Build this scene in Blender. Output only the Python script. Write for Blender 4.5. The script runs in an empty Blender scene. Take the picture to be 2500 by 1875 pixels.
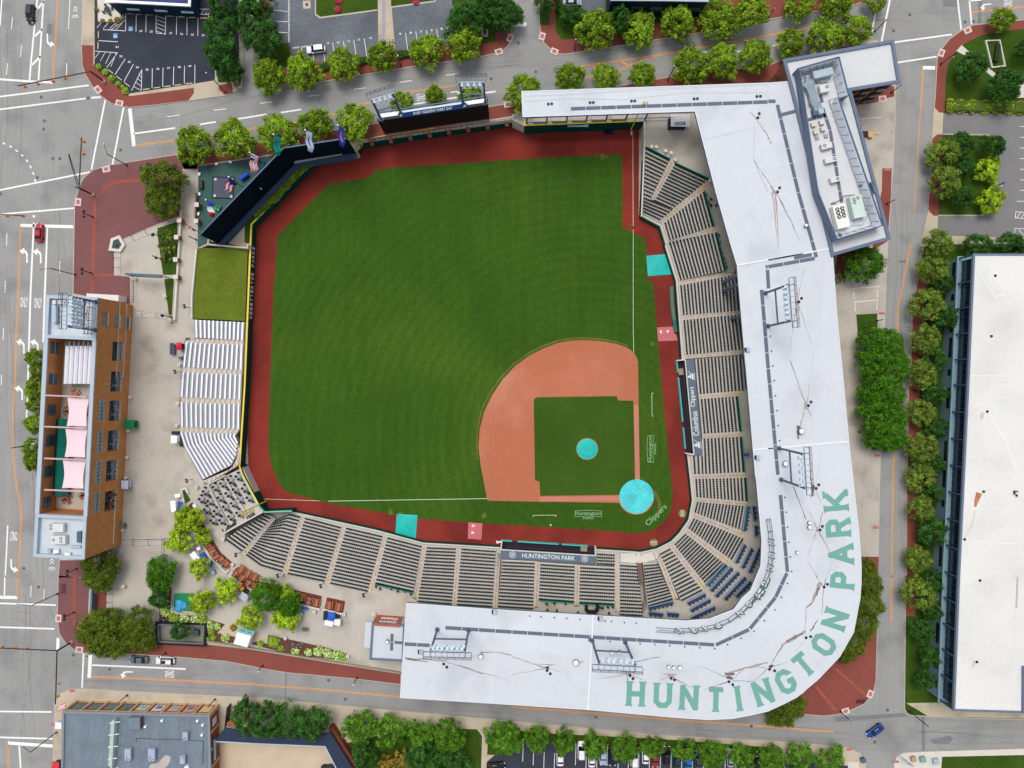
import bpy,bmesh,math,random
from mathutils import Vector,Matrix
from mathutils.geometry import tessellate_polygon
random.seed(7)
R=math.radians
scene=bpy.context.scene
COL=scene.collection
# ---------------------------------------------------------------- camera (a drone looking straight down), sky, sun, exposure
CAM_H=179.5            # metres above street level
FPX=1733.0             # focal length in pixels of a 2500 px wide frame
cam=bpy.data.cameras.new('camera')
cam.sensor_width=36; cam.lens=36*FPX/2500
cam.clip_start=1; cam.clip_end=5000
cam_o=bpy.data.objects.new('camera', cam); COL.objects.link(cam_o)
cam_o.location=(0,0,CAM_H); scene.camera=cam_o
SUN_EL,SUN_AZ=66,338
world=bpy.data.worlds.new("World"); scene.world=world; world.use_nodes=True
nt=world.node_tree
sky=nt.nodes.new('ShaderNodeTexSky'); sky.sky_type = 'NISHITA'; sky.sun_disc=False
sky.sun_elevation=R(SUN_EL); sky.sun_rotation=R(SUN_AZ); sky.dust_density=3.0; sky.ozone_density=1.0
bgn=nt.nodes['Background']; hs=nt.nodes.new('ShaderNodeHueSaturation'); hs.inputs['Saturation'].default_value=.38; nt.links.new(sky.outputs[0],hs.inputs['Color']); nt.links.new(hs.outputs[0],bgn.inputs[0]); bgn.inputs[1].default_value=0.15
sl=bpy.data.lights.new('sun', 'SUN'); sl.energy=1.3; sl.angle=R(30); sl.color=(1,.95,.88)
so=bpy.data.objects.new('sun', sl); COL.objects.link(so)
d=Vector((math.sin(R(SUN_AZ))*math.cos(R(SUN_EL)),math.cos(R(SUN_AZ))*math.cos(R(SUN_EL)),math.sin(R(SUN_EL))))
so.rotation_euler=d.to_track_quat('Z', 'Y').to_euler(); so.location=d*400
vs=scene.view_settings; vs.view_transform = 'Standard'; vs.look = 'None'; vs.exposure=0.17; vs.gamma=1; vs.use_curve_mapping=False

# ---------------------------------------------------------------- coordinates
def P(q,z=0.0):
    s=(CAM_H-z)/FPX
    return ((q[0]-1250)*s,(937.5-q[1])*s)
def PL(qs,z=0.0): return [P(q,z) for q in qs]
class Pt(tuple):
    """a picture point that joins into lists of points"""
    def __add__(s,o): return [s]+([o] if isinstance(o,Pt) else list(o))
    def __radd__(s,o): return list(o)+[s]
def tile(ox,oy,k):
    def f(*a):
        r=[Pt((ox+a[i]/k,oy+a[i+1]/k)) for i in range(0,len(a),2)]
        return r if len(r)>1 else r[0]
    return f
K=3.53; K5=5.53
A0,A1,A2,A3=tile(0,0,K),tile(625,0,K),tile(1250,0,K),tile(1875,0,K)
B0,B3=tile(0,470,K),tile(1875,470,K)
C0,C3=tile(0,940,K),tile(1875,940,K)
D0,D1,D2,D3=tile(0,1405,K),tile(625,1405,K),tile(1250,1405,K),tile(1875,1405,K)
W=tile(450,280,4.424)
Q=tile(400,1350,K5)
S1=tile(520,1220,K5); S2=tile(900,1230,K5); S3=tile(1250,1250,K5)
E1=tile(1550,1160,K5); E2=tile(1600,860,K5); E3=tile(1560,600,K5); E4=tile(1540,300,K5)
TT=tile(400,1160,8.508)      # table terrace
PV=tile(100,700,9.217)       # pavilion roof
HV=tile(1900,130,7.9)        # roof plant
SB=tile(880,170,6.506)       # scoreboard
F=-5.0; ZB=-4.2; ZT=0.15; SL=0.15; ROOF=12.0; WING=12.6; BRK=15.5

# ---------------------------------------------------------------- materials
def lin(c):
    c=c/255.0
    return c/12.92 if c<=.04045 else ((c+.055)/1.055)**2.4
def rgb(c,k=1.0): return (lin(c[0])*k,lin(c[1])*k,lin(c[2])*k,1)
MATS = {}
def M(name,c=None,rough=.8,var=.12,sc=.35,fine=.10,fsc=6.,metal=0.,spec=.3,alpha=1.,streak=None,joints=None,bump=0.,rings=None,blotch=None):
    if name in MATS: return MATS[name]
    m=bpy.data.materials.new(name); m.use_nodes=True; n=m.node_tree.nodes; l=m.node_tree.links
    b=n['Principled BSDF']; b.inputs['Roughness'].default_value=rough; b.inputs['Metallic'].default_value=metal
    b.inputs['Specular IOR Level'].default_value=spec
    geo=n.new('ShaderNodeNewGeometry')
    def noise(scale,detail,vec=None):
        t=n.new('ShaderNodeTexNoise'); t.inputs['Scale'].default_value=scale; t.inputs['Detail'].default_value=detail
        l.new(vec or geo.outputs['Position'],t.inputs['Vector']); return t.outputs['Fac']
    def mapr(sock,lo,hi,a=.25,bb=.75):
        r=n.new('ShaderNodeMapRange'); r.inputs['From Min'].default_value=a; r.inputs['From Max'].default_value=bb
        r.inputs['To Min'].default_value=lo; r.inputs['To Max'].default_value=hi; l.new(sock,r.inputs['Value']); return r.outputs[0]
    def mul(a,bb):
        x=n.new('ShaderNodeMath'); x.operation = 'MULTIPLY'; l.new(a,x.inputs[0]); l.new(bb,x.inputs[1]); return x.outputs[0]
    f=mapr(noise(sc,5),1-var,1+var)
    if fine: f=mul(f,mapr(noise(fsc,3),1-fine,1+fine))
    if streak:                       # (scale x, scale y, amount): worn wheel tracks and mowing streaks
        mp=n.new('ShaderNodeMapping'); mp.inputs['Scale'].default_value=(streak[0],streak[1],1)
        mp.inputs['Rotation'].default_value=(0,0,streak[3] if len(streak)>3 else 0)
        l.new(geo.outputs['Position'],mp.inputs['Vector']); f=mul(f,mapr(noise(1.0,4,mp.outputs[0]),1-streak[2],1+streak[2]))
    if rings:                        # (cx, cy, period, amount): mowing arcs round home plate
        sb=n.new('ShaderNodeVectorMath'); sb.operation = 'SUBTRACT'; l.new(geo.outputs['Position'],sb.inputs[0]); sb.inputs[1].default_value=(rings[0],rings[1],F)
        ln=n.new('ShaderNodeVectorMath'); ln.operation = 'LENGTH'; l.new(sb.outputs[0],ln.inputs[0])
        ml=n.new('ShaderNodeMath'); ml.operation = 'MULTIPLY'; l.new(ln.outputs['Value'],ml.inputs[0]); ml.inputs[1].default_value=6.2832/rings[2]
        sn=n.new('ShaderNodeMath'); sn.operation = 'SINE'; l.new(ml.outputs[0],sn.inputs[0])
        amp=mapr(noise(.03,2),0.2,1.0); am=mul(sn.outputs[0],amp)
        f=mul(f,mapr(am,1-rings[3],1+rings[3],-1,1))
    if joints:                       # (size, rotation, darkness): expansion joints
        br=n.new('ShaderNodeTexBrick'); br.offset=0.0; br.inputs['Scale'].default_value=1.0
        br.inputs['Brick Width'].default_value=joints[0]; br.inputs['Row Height'].default_value=joints[0]
        br.inputs['Mortar Size'].default_value=.05; br.inputs['Mortar Smooth'].default_value=.3
        mp=n.new('ShaderNodeMapping'); mp.inputs['Rotation'].default_value=(0,0,joints[1]); l.new(geo.outputs['Position'],mp.inputs['Vector'])
        l.new(mp.outputs[0],br.inputs['Vector'])
        br.inputs['Color1'].default_value=(1,1,1,1); br.inputs['Color2'].default_value=(.96,.96,.96,1)
        br.inputs['Mortar'].default_value=(joints[2],)*3+(1,)
        rg=n.new('ShaderNodeSeparateColor'); l.new(br.outputs['Color'],rg.inputs[0]); f=mul(f,rg.outputs[0])
    mx=n.new('ShaderNodeVectorMath'); mx.operation = 'SCALE'; mx.inputs[0].default_value=rgb(c)[:3]; l.new(f,mx.inputs['Scale'])
    out=mx.outputs[0]
    if blotch:                       # (colour, scale, low, high): patches of a second colour
        bx=n.new('ShaderNodeVectorMath'); bx.operation = 'SCALE'; bx.inputs[0].default_value=rgb(blotch[0])[:3]; l.new(f,bx.inputs['Scale'])
        mm=n.new('ShaderNodeMix'); mm.data_type = 'VECTOR'; l.new(mapr(noise(blotch[1],6),0,1,blotch[2],blotch[3]),mm.inputs['Factor']); l.new(out,mm.inputs[4]); l.new(bx.outputs[0],mm.inputs[5]); out=mm.outputs[1]
    l.new(out,b.inputs['Base Color'])
    if bump:
        bp=n.new('ShaderNodeBump'); bp.inputs['Strength'].default_value=bump; bp.inputs['Distance'].default_value=.1
        l.new(noise(fsc,4),bp.inputs['Height']); l.new(bp.outputs[0],b.inputs['Normal'])
    if alpha<1: b.inputs['Alpha'].default_value=alpha
    MATS[name]=m; return m
mx0,my0=P((1440,1080),F)
asphalt=M('asphalt', (149,149,147),.9,.09,.05,.12,3.,blotch=((131,131,130),.13,.5,.7),streak=(.9,.02,.06),spec=.06)
asphalt_h=M('asphalt_cross', (145,145,143),.9,.09,.05,.12,3.,blotch=((129,129,128),.13,.5,.7),streak=(.02,.9,.05),spec=.06)
asphalt_p=M('asphalt_patch', (120,120,124),.9,.1,.4,spec=.06)
lot_dark=M('sealed_asphalt', (58,62,72),.85,.16,.12,.12,2.,spec=.06)
lot_mid=M('worn_asphalt', (102,107,114),.85,.3,.10,.14,1.5,spec=.06)
lot_grey=M('grey_asphalt', (124,123,123),.9,.08,.2,spec=.06)
concrete=M('concrete', (184,177,165),.85,.09,.12,.07,4.,blotch=((162,154,143),.16,.52,.7),spec=.1,joints=(6.,.05,.88))
conc_tan=M('tan_concrete', (188,176,154),.85,.10,.15,.07,4.,blotch=((168,156,136),.2,.52,.7),spec=.1,joints=(3.,-.07,.9))
conc_light=M('pale_concrete', (205,200,190),.85,.06,.3,.05)
conc_step=M('stand_concrete', (190,184,174),.85,.08,.3,.08,5.,spec=.06)
aisle_conc=M('aisle_concrete', (198,186,174),.85,.08,.4,.08,5.)
brick=M('brick_paving', (132,74,65),.85,.12,.15,.14,5.,spec=.06)
brick_p=M('plum_brick_paving', (122,82,82),.85,.09,.12,.14,5.,spec=.06)
brick_o=M('orange_brick_band', (154,84,68),.85,.1,.2,.1,spec=.06)
wbrick=M('tan_brick', (184,126,78),.85,.16,.6,.18,7.,spec=.06)
rbrick=M('red_brick', (150,86,62),.85,.14,.6,.16,7.,spec=.06)
kerbm=M('kerb_stone', (182,172,158),.85,.08,.4)
white_p=M('white_paint', (232,232,230),.7,.06,1.5,.08)
yellow_p=M('yellow_paint', (234,152,34),.7,.08,1.5,.08)
chalk=M('chalk', (196,215,180),.9,.08,2.)
track=M('red_clay_track', (132,52,43),.95,.14,.05,.16,3.,blotch=((112,44,38),.09,.45,.62),spec=.06)
dirt=M('infield_dirt', (177,107,80),.95,.08,.08,.09,3.,blotch=((184,121,98),.06,.5,.66),rings=(mx0,my0,1.3,.03),spec=.06)
dirt2=M('path_dirt', (186,122,102),.95,.06,.2,.08,spec=.06)
turf=M('field_grass', (54,86,24),.9,.16,.05,.22,2.5,streak=(.6,.03,.10),rings=(mx0,my0,2.7,.075),blotch=((66,92,26),.035,.5,.7),spec=.06)
turf2=M('infield_grass', (58,86,26),.9,.18,.09,.2,2.5,spec=.06)
worn=M('worn_grass', (96,100,44),.95,.2,.3,.2,spec=.06)
lawn=M('lawn', (96,110,36),.95,.16,.25,.22,2.5,spec=.06)
lawn_d=M('park_grass', (56,80,24),.95,.22,.15,.25,2.,spec=.06)
mulch=M('mulch', (98,66,56),.95,.18,.8,.25,6.,spec=.06)
padm=M('pale_red_mat', (188,106,108),.9,.06,.5,.05)
tarp=M('teal_tarpaulin', (10,178,168),.5,.07,.5,.06,3.,spec=.3,bump=.5,blotch=((40,160,156),.6,.5,.7))
tarp_w=M('dusty_tarpaulin', (74,196,200),.6,.22,.35,.15,1.6)
roofm=M('white_roof', (200,205,211),.7,.04,.06,.03,1.6,blotch=((186,190,196),.12,.52,.75),joints=(9.,.06,.97))
roof2=M('wing_roof', (200,202,203),.7,.05,.12,.04,2.)
roof_e=M('ivory_roof', (216,215,210),.7,.05,.07,.05,1.4,blotch=((206,204,198),.1,.5,.75),joints=(14.,.05,.96))
roof_g=M('grey_membrane', (112,124,134),.85,.12,.2,.12,2.,streak=(1.6,.12,.1),spec=.06)
padw=M('roof_walkway', (98,104,120),.85,.08,.5)
steel=M('blue_grey_steel', (78,96,120),.5,.08,1.,.05,metal=.1)
steel_l=M('galvanised_steel', (166,182,196),.45,.1,1.,.08,metal=.2)
trimb=M('blue_grey_trim', (98,112,132),.6,.06,.5)
trimw=M('pale_trim', (168,182,196),.6,.06,.5)
lampm=M('lamp_casing', (186,202,214),.4,.05,2.)
darkm=M('dark_metal', (34,36,44),.5,.1,2.)
black=M('black_panel', (9,13,24),.55,.2,.3,.1)
eye=M('batters_eye_panel', (14,24,38),.8,.12,.2,.1,streak=(.1,.1,.1),spec=.06)
green_w=M('padded_green_wall', (6,62,54),.6,.1,.3,.06,spec=.06)
green_r=M('green_rail', (28,128,104),.5,.08,1.)
seatm=M('dark_green_seat', (14,44,56),.5,.14,1.5,.1,6.,spec=.06)
seatb=M('navy_counter', (40,60,90),.5,.1,1.)
alu=M('aluminium_bench', (226,230,236),.4,.05,1.,metal=.15)
alu_d=M('bench_footboard', (134,148,172),.5,.1,1.)
yel=M('yellow_cap', (232,200,60),.6,.06,1.)
wood=M('deck_wood', (108,58,48),.8,.14,.6,.2,6.,spec=.06)
wood_l=M('bench_wood', (166,102,74),.75,.14,1.,.15,6.)
canvas=M('pink_shade_cloth', (228,204,210),.8,.03,.5,.03)
sailpole=M('pink_post', (196,158,168),.6,.05,1.)
white_m=M('white_plastic', (236,236,238),.45,.04,1.)
glass=M('dark_glass', (20,32,46),.12,.12,.6,.0,spec=.6)
glass2=M('window_glass', (70,94,104),.15,.14,.6,.0,spec=.6)
tealw=M('pale_teal_cladding', (122,152,164),.6,.07,.3,.04,joints=(2.4,0,.9))
blue_c=M('blue_cloth', (36,92,190),.7,.1,2.)
navy_c=M('navy_cloth', (26,40,66),.7,.1,2.)
red_c=M('red_cloth', (214,32,60),.7,.1,2.)
rust=M('rust_stain', (160,148,140),.9,.16,.8,.2,3.)
rust_d=M('dark_rust_stain', (116,102,96),.9,.2,1.,.2,3.)
roof_letter=M('sage_green_roof_paint', (106,160,146),.7,.03,.3,.03)
leafy = {}
def leafm(k,c):
    leafy[k]=[M('leaf_%s_%s' % (k,t),tuple(min(255,x*f) for x in c),.55,.22,.8,.15,4.,spec=.05) for t,f in (('mid', 1),('light', 1.2),('deep', .78))]
leafm('street', (112,142,34)); leafm('kerb', (82,124,34)); leafm('dark', (56,96,38)); leafm('lime', (146,174,36)); leafm('olive', (102,124,46))
leafm('round', (68,114,24)); leafm('broad', (88,106,32)); leafm('shrub', (104,118,50)); leafm('hedge', (128,148,36)); leafm('bed', (130,160,50)); leafm('autumn', (132,114,44))
bark=M('bark', (84,70,58),.9,.15,2.)

# ---------------------------------------------------------------- mesh builder
class MB:
    def __init__(s): s.v=[]; s.f=[]; s.m=[]; s.cur=0; s.mats=[]
    def mat(s,m):
        if m not in s.mats: s.mats.append(m)
        s.cur=s.mats.index(m); return s
    def add(s,vs,fs):
        o=len(s.v); s.v+=[tuple(v) for v in vs]
        for f in fs: s.f.append(tuple(i+o for i in f)); s.m.append(s.cur)
        return s
    def box(s,cx,cy,z0,z1,sx,sy,rot=0.0):
        c,n=math.cos(rot),math.sin(rot); hx_,hy_=sx/2,sy/2
        pts=[(cx+x*c-y*n,cy+x*n+y*c) for x,y in ((-hx_,-hy_),(hx_,-hy_),(hx_,hy_),(-hx_,hy_))]
        return s.prism(pts,z0,z1)
    def prism(s,pts,z0,z1):
        n=len(pts)
        if area(pts)<0: pts=pts[::-1]
        vs=[(x,y,z0) for x,y in pts]+[(x,y,z1) for x,y in pts]
        fs=[tuple(range(n,2*n)),tuple(range(n-1,-1,-1))]+[(i,(i+1) % n,n+(i+1) % n,n+i) for i in range(n)]
        return s.add(vs,fs)
    def poly(s,pts,z):
        if area(pts)<0: pts=pts[::-1]
        return s.add([(x,y,z) for x,y in pts],[tuple(range(len(pts)))])
    def holed(s,outer,holes,z):
        loops=[outer]+holes
        tr=tessellate_polygon([[Vector((x,y,0)) for x,y in lp] for lp in loops])
        vs=[(x,y,z) for lp in loops for x,y in lp]
        return s.add(vs,[tuple(t) for t in tr])
    def side(s,pts,z0,z1,closed=True):
        n=len(pts); vs=[(x,y,z0) for x,y in pts]+[(x,y,z1) for x,y in pts]
        return s.add(vs,[(i,(i+1) % n,n+(i+1) % n,n+i) for i in range(n if closed else n-1)])
    def offs(s,pts,d,closed=False):
        out=[]; n=len(pts)
        for i in range(n):
            a=pts[i-1] if (i>0 or closed) else None; b=pts[i]; c=pts[(i+1) % n] if (i<n-1 or closed) else None
            ns=[]
            for p,q in ((a,b),(b,c)):
                if p is None or q is None: continue
                dx,dy=q[0]-p[0],q[1]-p[1]; L=math.hypot(dx,dy) or 1e-9; ns.append((-dy/L,dx/L))
            if len(ns)==2:
                mx,my=ns[0][0]+ns[1][0],ns[0][1]+ns[1][1]; L=math.hypot(mx,my) or 1e-9; mx /= L; my /= L
                k=1/max(.35,mx*ns[0][0]+my*ns[0][1]); out.append((b[0]+mx*d*k,b[1]+my*d*k))
            else: out.append((b[0]+ns[0][0]*d,b[1]+ns[0][1]*d))
        return out
    def ribbon(s,pts,w,z,closed=False):
        a=s.offs(pts,w/2,closed); b=s.offs(pts,-w/2,closed); n=len(pts)
        vs=[(x,y,z) for x,y in a]+[(x,y,z) for x,y in b]
        return s.add(vs,[(n+i,n+(i+1) % n,(i+1) % n,i) for i in range(n if closed else n-1)])
    def wall(s,pts,w,z0,z1,closed=False,zs=None):
        a=s.offs(pts,w/2,closed); b=s.offs(pts,-w/2,closed); n=len(pts)
        z1s=zs or [z1]*n
        vs=[(x,y,z0) for x,y in a]+[(x,y,z0) for x,y in b]+[(p[0],p[1],z1s[i]) for i,p in enumerate(a)]+[(p[0],p[1],z1s[i]) for i,p in enumerate(b)]
        fs=[]
        for i in range(n if closed else n-1):
            j=(i+1) % n
            fs+=[(2*n+i,2*n+j,3*n+j,3*n+i),(i,j,2*n+j,2*n+i),(n+i,n+j,3*n+j,3*n+i)]
        if not closed: fs+=[(0,n,3*n,2*n),(n-1,2*n-1,4*n-1,3*n-1)]
        return s.add(vs,fs)
    def beam(s,p0,p1,w,h=None,n=4):
        h=h or w; p0=Vector(p0); p1=Vector(p1); d=(p1-p0)
        if d.length<1e-6: return s
        q=d.to_track_quat('Z', 'Y'); ring=[]
        for i in range(n):
            a=2*math.pi*(i+.5)/n; k=1/math.cos(math.pi/4) if n==4 else 1
            ring.append(q @ Vector((math.cos(a)*w/2*k,math.sin(a)*h/2*k,0)))
        vs=[p0+r for r in ring]+[p1+r for r in ring]
        fs=[(i,(i+1) % n,n+(i+1) % n,n+i) for i in range(n)]+[tuple(range(n-1,-1,-1)),tuple(range(n,2*n))]
        return s.add(vs,fs)
    def cone(s,cx,cy,z0,z1,r0,r1,n=12):
        vs=[(cx+r0*math.cos(2*math.pi*i/n),cy+r0*math.sin(2*math.pi*i/n),z0) for i in range(n)] + \
             [(cx+r1*math.cos(2*math.pi*i/n),cy+r1*math.sin(2*math.pi*i/n),z1) for i in range(n)]
        return s.add(vs,[(i,(i+1) % n,n+(i+1) % n,n+i) for i in range(n)]+[tuple(range(n,2*n)),tuple(range(n-1,-1,-1))])
    def cyl(s,cx,cy,z0,z1,r,n=12): return s.cone(cx,cy,z0,z1,r,r,n)
    def ball(s,c,r,seg=8,rings=5):
        vs=[]; fs=[]
        for i in range(rings+1):
            t=math.pi*i/rings
            for j in range(seg):
                a=2*math.pi*j/seg; vs.append((c[0]+r*math.sin(t)*math.cos(a),c[1]+r*math.sin(t)*math.sin(a),c[2]+r*math.cos(t)))
        for i in range(rings):
            for j in range(seg): fs.append((i*seg+j,(i+1)*seg+j,(i+1)*seg+(j+1) % seg,i*seg+(j+1) % seg))
        return s.add(vs,fs)
    def tmesh(s,t,mtx):
        return s.add([mtx @ Vector(v) for v in t[0]],t[1])
def area(p): return sum(p[i][0]*p[(i+1) % len(p)][1]-p[(i+1) % len(p)][0]*p[i][1] for i in range(len(p)))/2
def ease(pts,r=2):
    """round the corners of an outline by cutting them"""
    for _ in range(r):
        out=[]
        for i in range(len(pts)):
            a,b=pts[i],pts[(i+1) % len(pts)]
            out+=[(a[0]*.75+b[0]*.25,a[1]*.75+b[1]*.25),(a[0]*.25+b[0]*.75,a[1]*.25+b[1]*.75)]
        pts=out
    return pts
def rootloc(o):
    v=Vector((0,0,0))
    while o is not None: v+=o.location; o=o.parent
    return v
def obj(name,mb,mat=None,parent=None,label=None,cat=None,group=None,kind=None):
    me=bpy.data.meshes.new(name); off=rootloc(parent) if parent else Vector((0,0,0))
    me.from_pydata([(v[0]-off.x,v[1]-off.y,v[2]-off.z) for v in mb.v],[],mb.f)
    ms=mb.mats or [mat]
    for m in ms: me.materials.append(m)
    if len(ms)>1: me.polygons.foreach_set('material_index', mb.m)
    me.update()
    o=bpy.data.objects.new(name,me); COL.objects.link(o)
    if parent: o.parent=parent
    return tag(o,label,cat,group,kind)
def tag(o,label=None,cat=None,group=None,kind=None):
    for k,v in (('label', label),('category', cat),('group', group),('kind', kind)):
        if v: o[k]=v
    return o
def thing(name,label,cat,loc=(0,0,0),rz=0,group=None):
    o=bpy.data.objects.new(name,None); COL.objects.link(o); o.location=loc; o.rotation_euler=(0,0,rz); o.empty_display_size=.5
    return tag(o,label,cat,group)
def dup(root,loc,rz=0,sc=None,label=None,group=None):
    def cp(o,par):
        c=o.copy(); COL.objects.link(c); c.parent=par
        for ch in list(o.children): cp(ch,c)
        return c
    r=cp(root,None); r.location=loc; r.rotation_euler=(0,0,rz)
    if sc: r.scale=sc if isinstance(sc,tuple) else (sc,sc,sc)
    if label: r['label']=label
    if group: r['group']=group
    return r
ORD = 'first second third fourth fifth sixth seventh eighth ninth tenth eleventh twelfth thirteenth fourteenth fifteenth sixteenth seventeenth eighteenth nineteenth twentieth'.split()
_tc = {}
def tmesh(txt,w,h,ext=.02):
    """lettering as real geometry, centred, w by h metres"""
    key=(txt,round(w,2),round(h,2),ext)
    if key in _tc: return _tc[key]
    cu=bpy.data.curves.new('lettering', 'FONT'); cu.body=txt; cu.resolution_u=2; cu.extrude=ext; cu.offset=.012
    o=bpy.data.objects.new('lettering', cu); COL.objects.link(o); dg=bpy.context.evaluated_depsgraph_get()
    me=bpy.data.meshes.new_from_object(o.evaluated_get(dg)); bpy.data.objects.remove(o)
    xs=[v.co.x for v in me.vertices]; ys=[v.co.y for v in me.vertices]
    cx,cy=(min(xs)+max(xs))/2,(min(ys)+max(ys))/2; kx,ky=w/(max(xs)-min(xs)),h/(max(ys)-min(ys))
    r=([((v.co.x-cx)*kx,(v.co.y-cy)*ky,v.co.z) for v in me.vertices],[tuple(p.vertices) for p in me.polygons])
    bpy.data.meshes.remove(me); _tc[key]=r; return r
def flat(x,y,z,rot): return Matrix.Translation((x,y,z)) @ Matrix.Rotation(rot,4,'Z')
# a letter as strokes on a 1 x 1.4 grid (octagonal block lettering)
LET = {
 'H': [[(0,0),(0,1.4)],[(1,0),(1,1.4)],[(.13,.7),(.87,.7)]],
 'U': [[(0,1.4),(0,.28),(.28,0),(.72,0),(1,.28),(1,1.4)]],
 'N': [[(0,0),(0,1.4)],[(1,0),(1,1.4)],[(0.06,1.36),(.94,.04)]],
 'T': [[(.5,0),(.5,1.27)],[(-.05,1.4),(1.05,1.4)]],
 'I': [[(.5,0),(.5,1.4)]],
 'G': [[(1,1.05),(1,1.12),(.72,1.4),(.28,1.4),(0,1.12),(0,.28),(.28,0),(.72,0),(1,.28),(1,.62),(.6,.62)]],
 'O': [[(.28,0),(.72,0),(1,.28),(1,1.12),(.72,1.4),(.28,1.4),(0,1.12),(0,.28)]],
 'P': [[(0,0),(0,1.4)],[(.13,1.4),(.74,1.4),(1,1.2),(1,.84),(.74,.64),(.13,.64)]],
 'A': [[(-.05,0),(.5,1.4)],[(.5,1.4),(1.05,0)],[(.25,.45),(.75,.45)]],
 'R': [[(0,0),(0,1.4)],[(.13,1.4),(.74,1.4),(1,1.2),(1,.88),(.74,.7),(.13,.7)],[(.6,.68),(1.02,0)]],
 'K': [[(0,0),(0,1.4)],[(.1,.55),(1,1.4)],[(.35,.75),(1.02,0)]],
 'Y': [[(.5,0),(.5,.62)],[(.5,.62),(-.05,1.4)],[(.5,.62),(1.05,1.4)]],
 'L': [[(0,1.4),(0,0),(1,0)]],
}
SERIF = {'H': [(0,0),(0,1.4),(1,0),(1,1.4)],'U': [(0,1.4),(1,1.4)],'N': [(0,0),(1,1.4)],'T': [(.5,0)],'I': [(.5,0),(.5,1.4)],'P': [(0,0)],'A': [(-.05,0),(1.05,0)],'R': [(0,0),(1.02,0)],'K': [(0,0),(0,1.4),(1,1.4),(1.02,0)]}
def letter(mb,ch,w,h,sw,mtx,z=0.0,serif=True,thick=0):
    k=0
    def put(pts,closed=False):
        nonlocal k
        q=[(p[0]*(w-sw)-(w-sw)/2,p[1]/1.4*(h-sw)-(h-sw)/2) for p in pts]
        if not closed:       # let ends run to the outer edge
            for a,b,i in ((q[0],q[1],0),(q[-1],q[-2],-1)):
                if pts[i][1] in (0,1.4) and abs(a[0]-b[0])<w*.6:
                    L=math.hypot(a[0]-b[0],a[1]-b[1]); q[i]=(a[0]+(a[0]-b[0])/L*sw/2,a[1]+(a[1]-b[1])/L*sw/2)
        o=len(mb.v)
        if thick: mb.wall(q,sw,z+k*.003,z+thick+k*.003,closed)
        else: mb.ribbon(q,sw,z+k*.003,closed)
        for i in range(o,len(mb.v)): mb.v[i]=tuple(mtx @ Vector(mb.v[i]))
        k+=1
    for st in LET[ch]: put(st,ch == 'O')
    if serif:
        for (sx,sy) in SERIF.get(ch,[]):
            x=sx*(w-sw)-(w-sw)/2; y0=-h/2 if sy<.7 else h/2; s=1 if sy<.7 else -1
            o=len(mb.v)
            mb.poly([(x-sw*.78,y0),(x+sw*.78,y0),(x+sw*.5,y0+s*sw*.55),(x-sw*.5,y0+s*sw*.55)],z+k*.003)
            for i in range(o,len(mb.v)): mb.v[i]=tuple(mtx @ Vector(mb.v[i]))
            k+=1

# ================================================================ SETTING
def sheet(name,pts,z,m,kind='structure', label=None,cat=None,parent=None):
    b=MB().poly(PL(pts,z),z); return obj(name,b,m,parent,label,cat,None,kind)
# --- bowl outline at street level (src px) : follows the backs of the seating blocks
HOLE=[W(1850,395),W(1180,520),W(310,1375),W(262,1345),W(255,1405),W(180,1440),B0(1700,480),B0(1655,1085),B0(1672,1090),B0(1680,1262),B0(1590,1280),
        C0(1545,530),C0(1590,540),C0(1740,815),TT(930,190),TT(1330,1010),TT(1260,1200)] + \
       S1(165,530,400,700,450,740,650,890,940,970,1010,1000,1510,1105,1580,1130,2090,1240) + \
       [S2(90,1195),S2(90,1075),S2(605,1190),S2(660,1320),S2(1125,1360),S2(1670,1395),S2(1740,1400)] + \
       [S3(285,1310),S3(360,1180),S3(835,1215),S3(905,1225),S3(1380,1250),S3(1450,1390),S3(1760,1400),S3(1840,1265),S3(2170,1175)] + \
       [E1(625,1700),E1(910,1555),E1(960,1480),E1(1240,1215),E1(1300,1140),E1(1465,850),E1(1450,745),E1(1510,415),E1(1510,350),E1(1490,30)] + \
       [E2(1195,1612),E2(1155,1140),E2(1150,1065),E2(1100,595),E2(1235,510),E2(1195,35)] + \
       [E3(1410,1400),E3(1350,925),E3(1350,880),E3(1315,390),E3(1165,335)] + \
       [E4(1150,1480),E4(1115,1400),E4(985,925),E4(1045,765),E4(590,550),E4(525,500),E4(195,330),(1573,352),(1573,294.6),(1279.7,307),(1249.6,292),(900,336),(873,343)]
hole=PL(HOLE,SL)
# --- ground sheet with the bowl cut out
b=MB(); b.holed([(-900,-900),(900,-900),(900,900),(-900,900)],[hole],0.0)
obj('ground', b,asphalt,kind='structure')
# --- road patches laid on it
b=MB().mat(asphalt_h)
b.poly(PL(A0(1000,930,2300,690)+A1(1450,560,2110,455)+A2(240,400,460,480,2206,180)+A3(900,20,2300,-60,2300,160,1650,300,1000,420,0,560)+[A2(0,920),A1(1000,1080)]+A0(1530,1325,960,1415)),.004)
b.poly(PL(D0(500,660,2206,790)+[D1(1235,940),D2(2206,1190)]+D3(600,1210,1230,1215,2300,1245,2300,1480,1100,1530,700,1490)+[D2(2206,1420),D1(2206,1250)]+D0(2206,1050,600,975)),.004)
obj('cross_street', b,kind='structure')
b=MB().mat(asphalt)
b.poly(PL(A3(1100,400,1500,420,1440,600,1400,1659)+B3(1300,700,1220,1659)+C3(1190,1659)+D3(1180,1200,920,1100,950,400,960,0)+C3(965,900)+B3(1010,1100,1040,400)+A3(1075,1500,1095,900)),.008)
obj('side_street', b,kind='structure')
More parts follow.
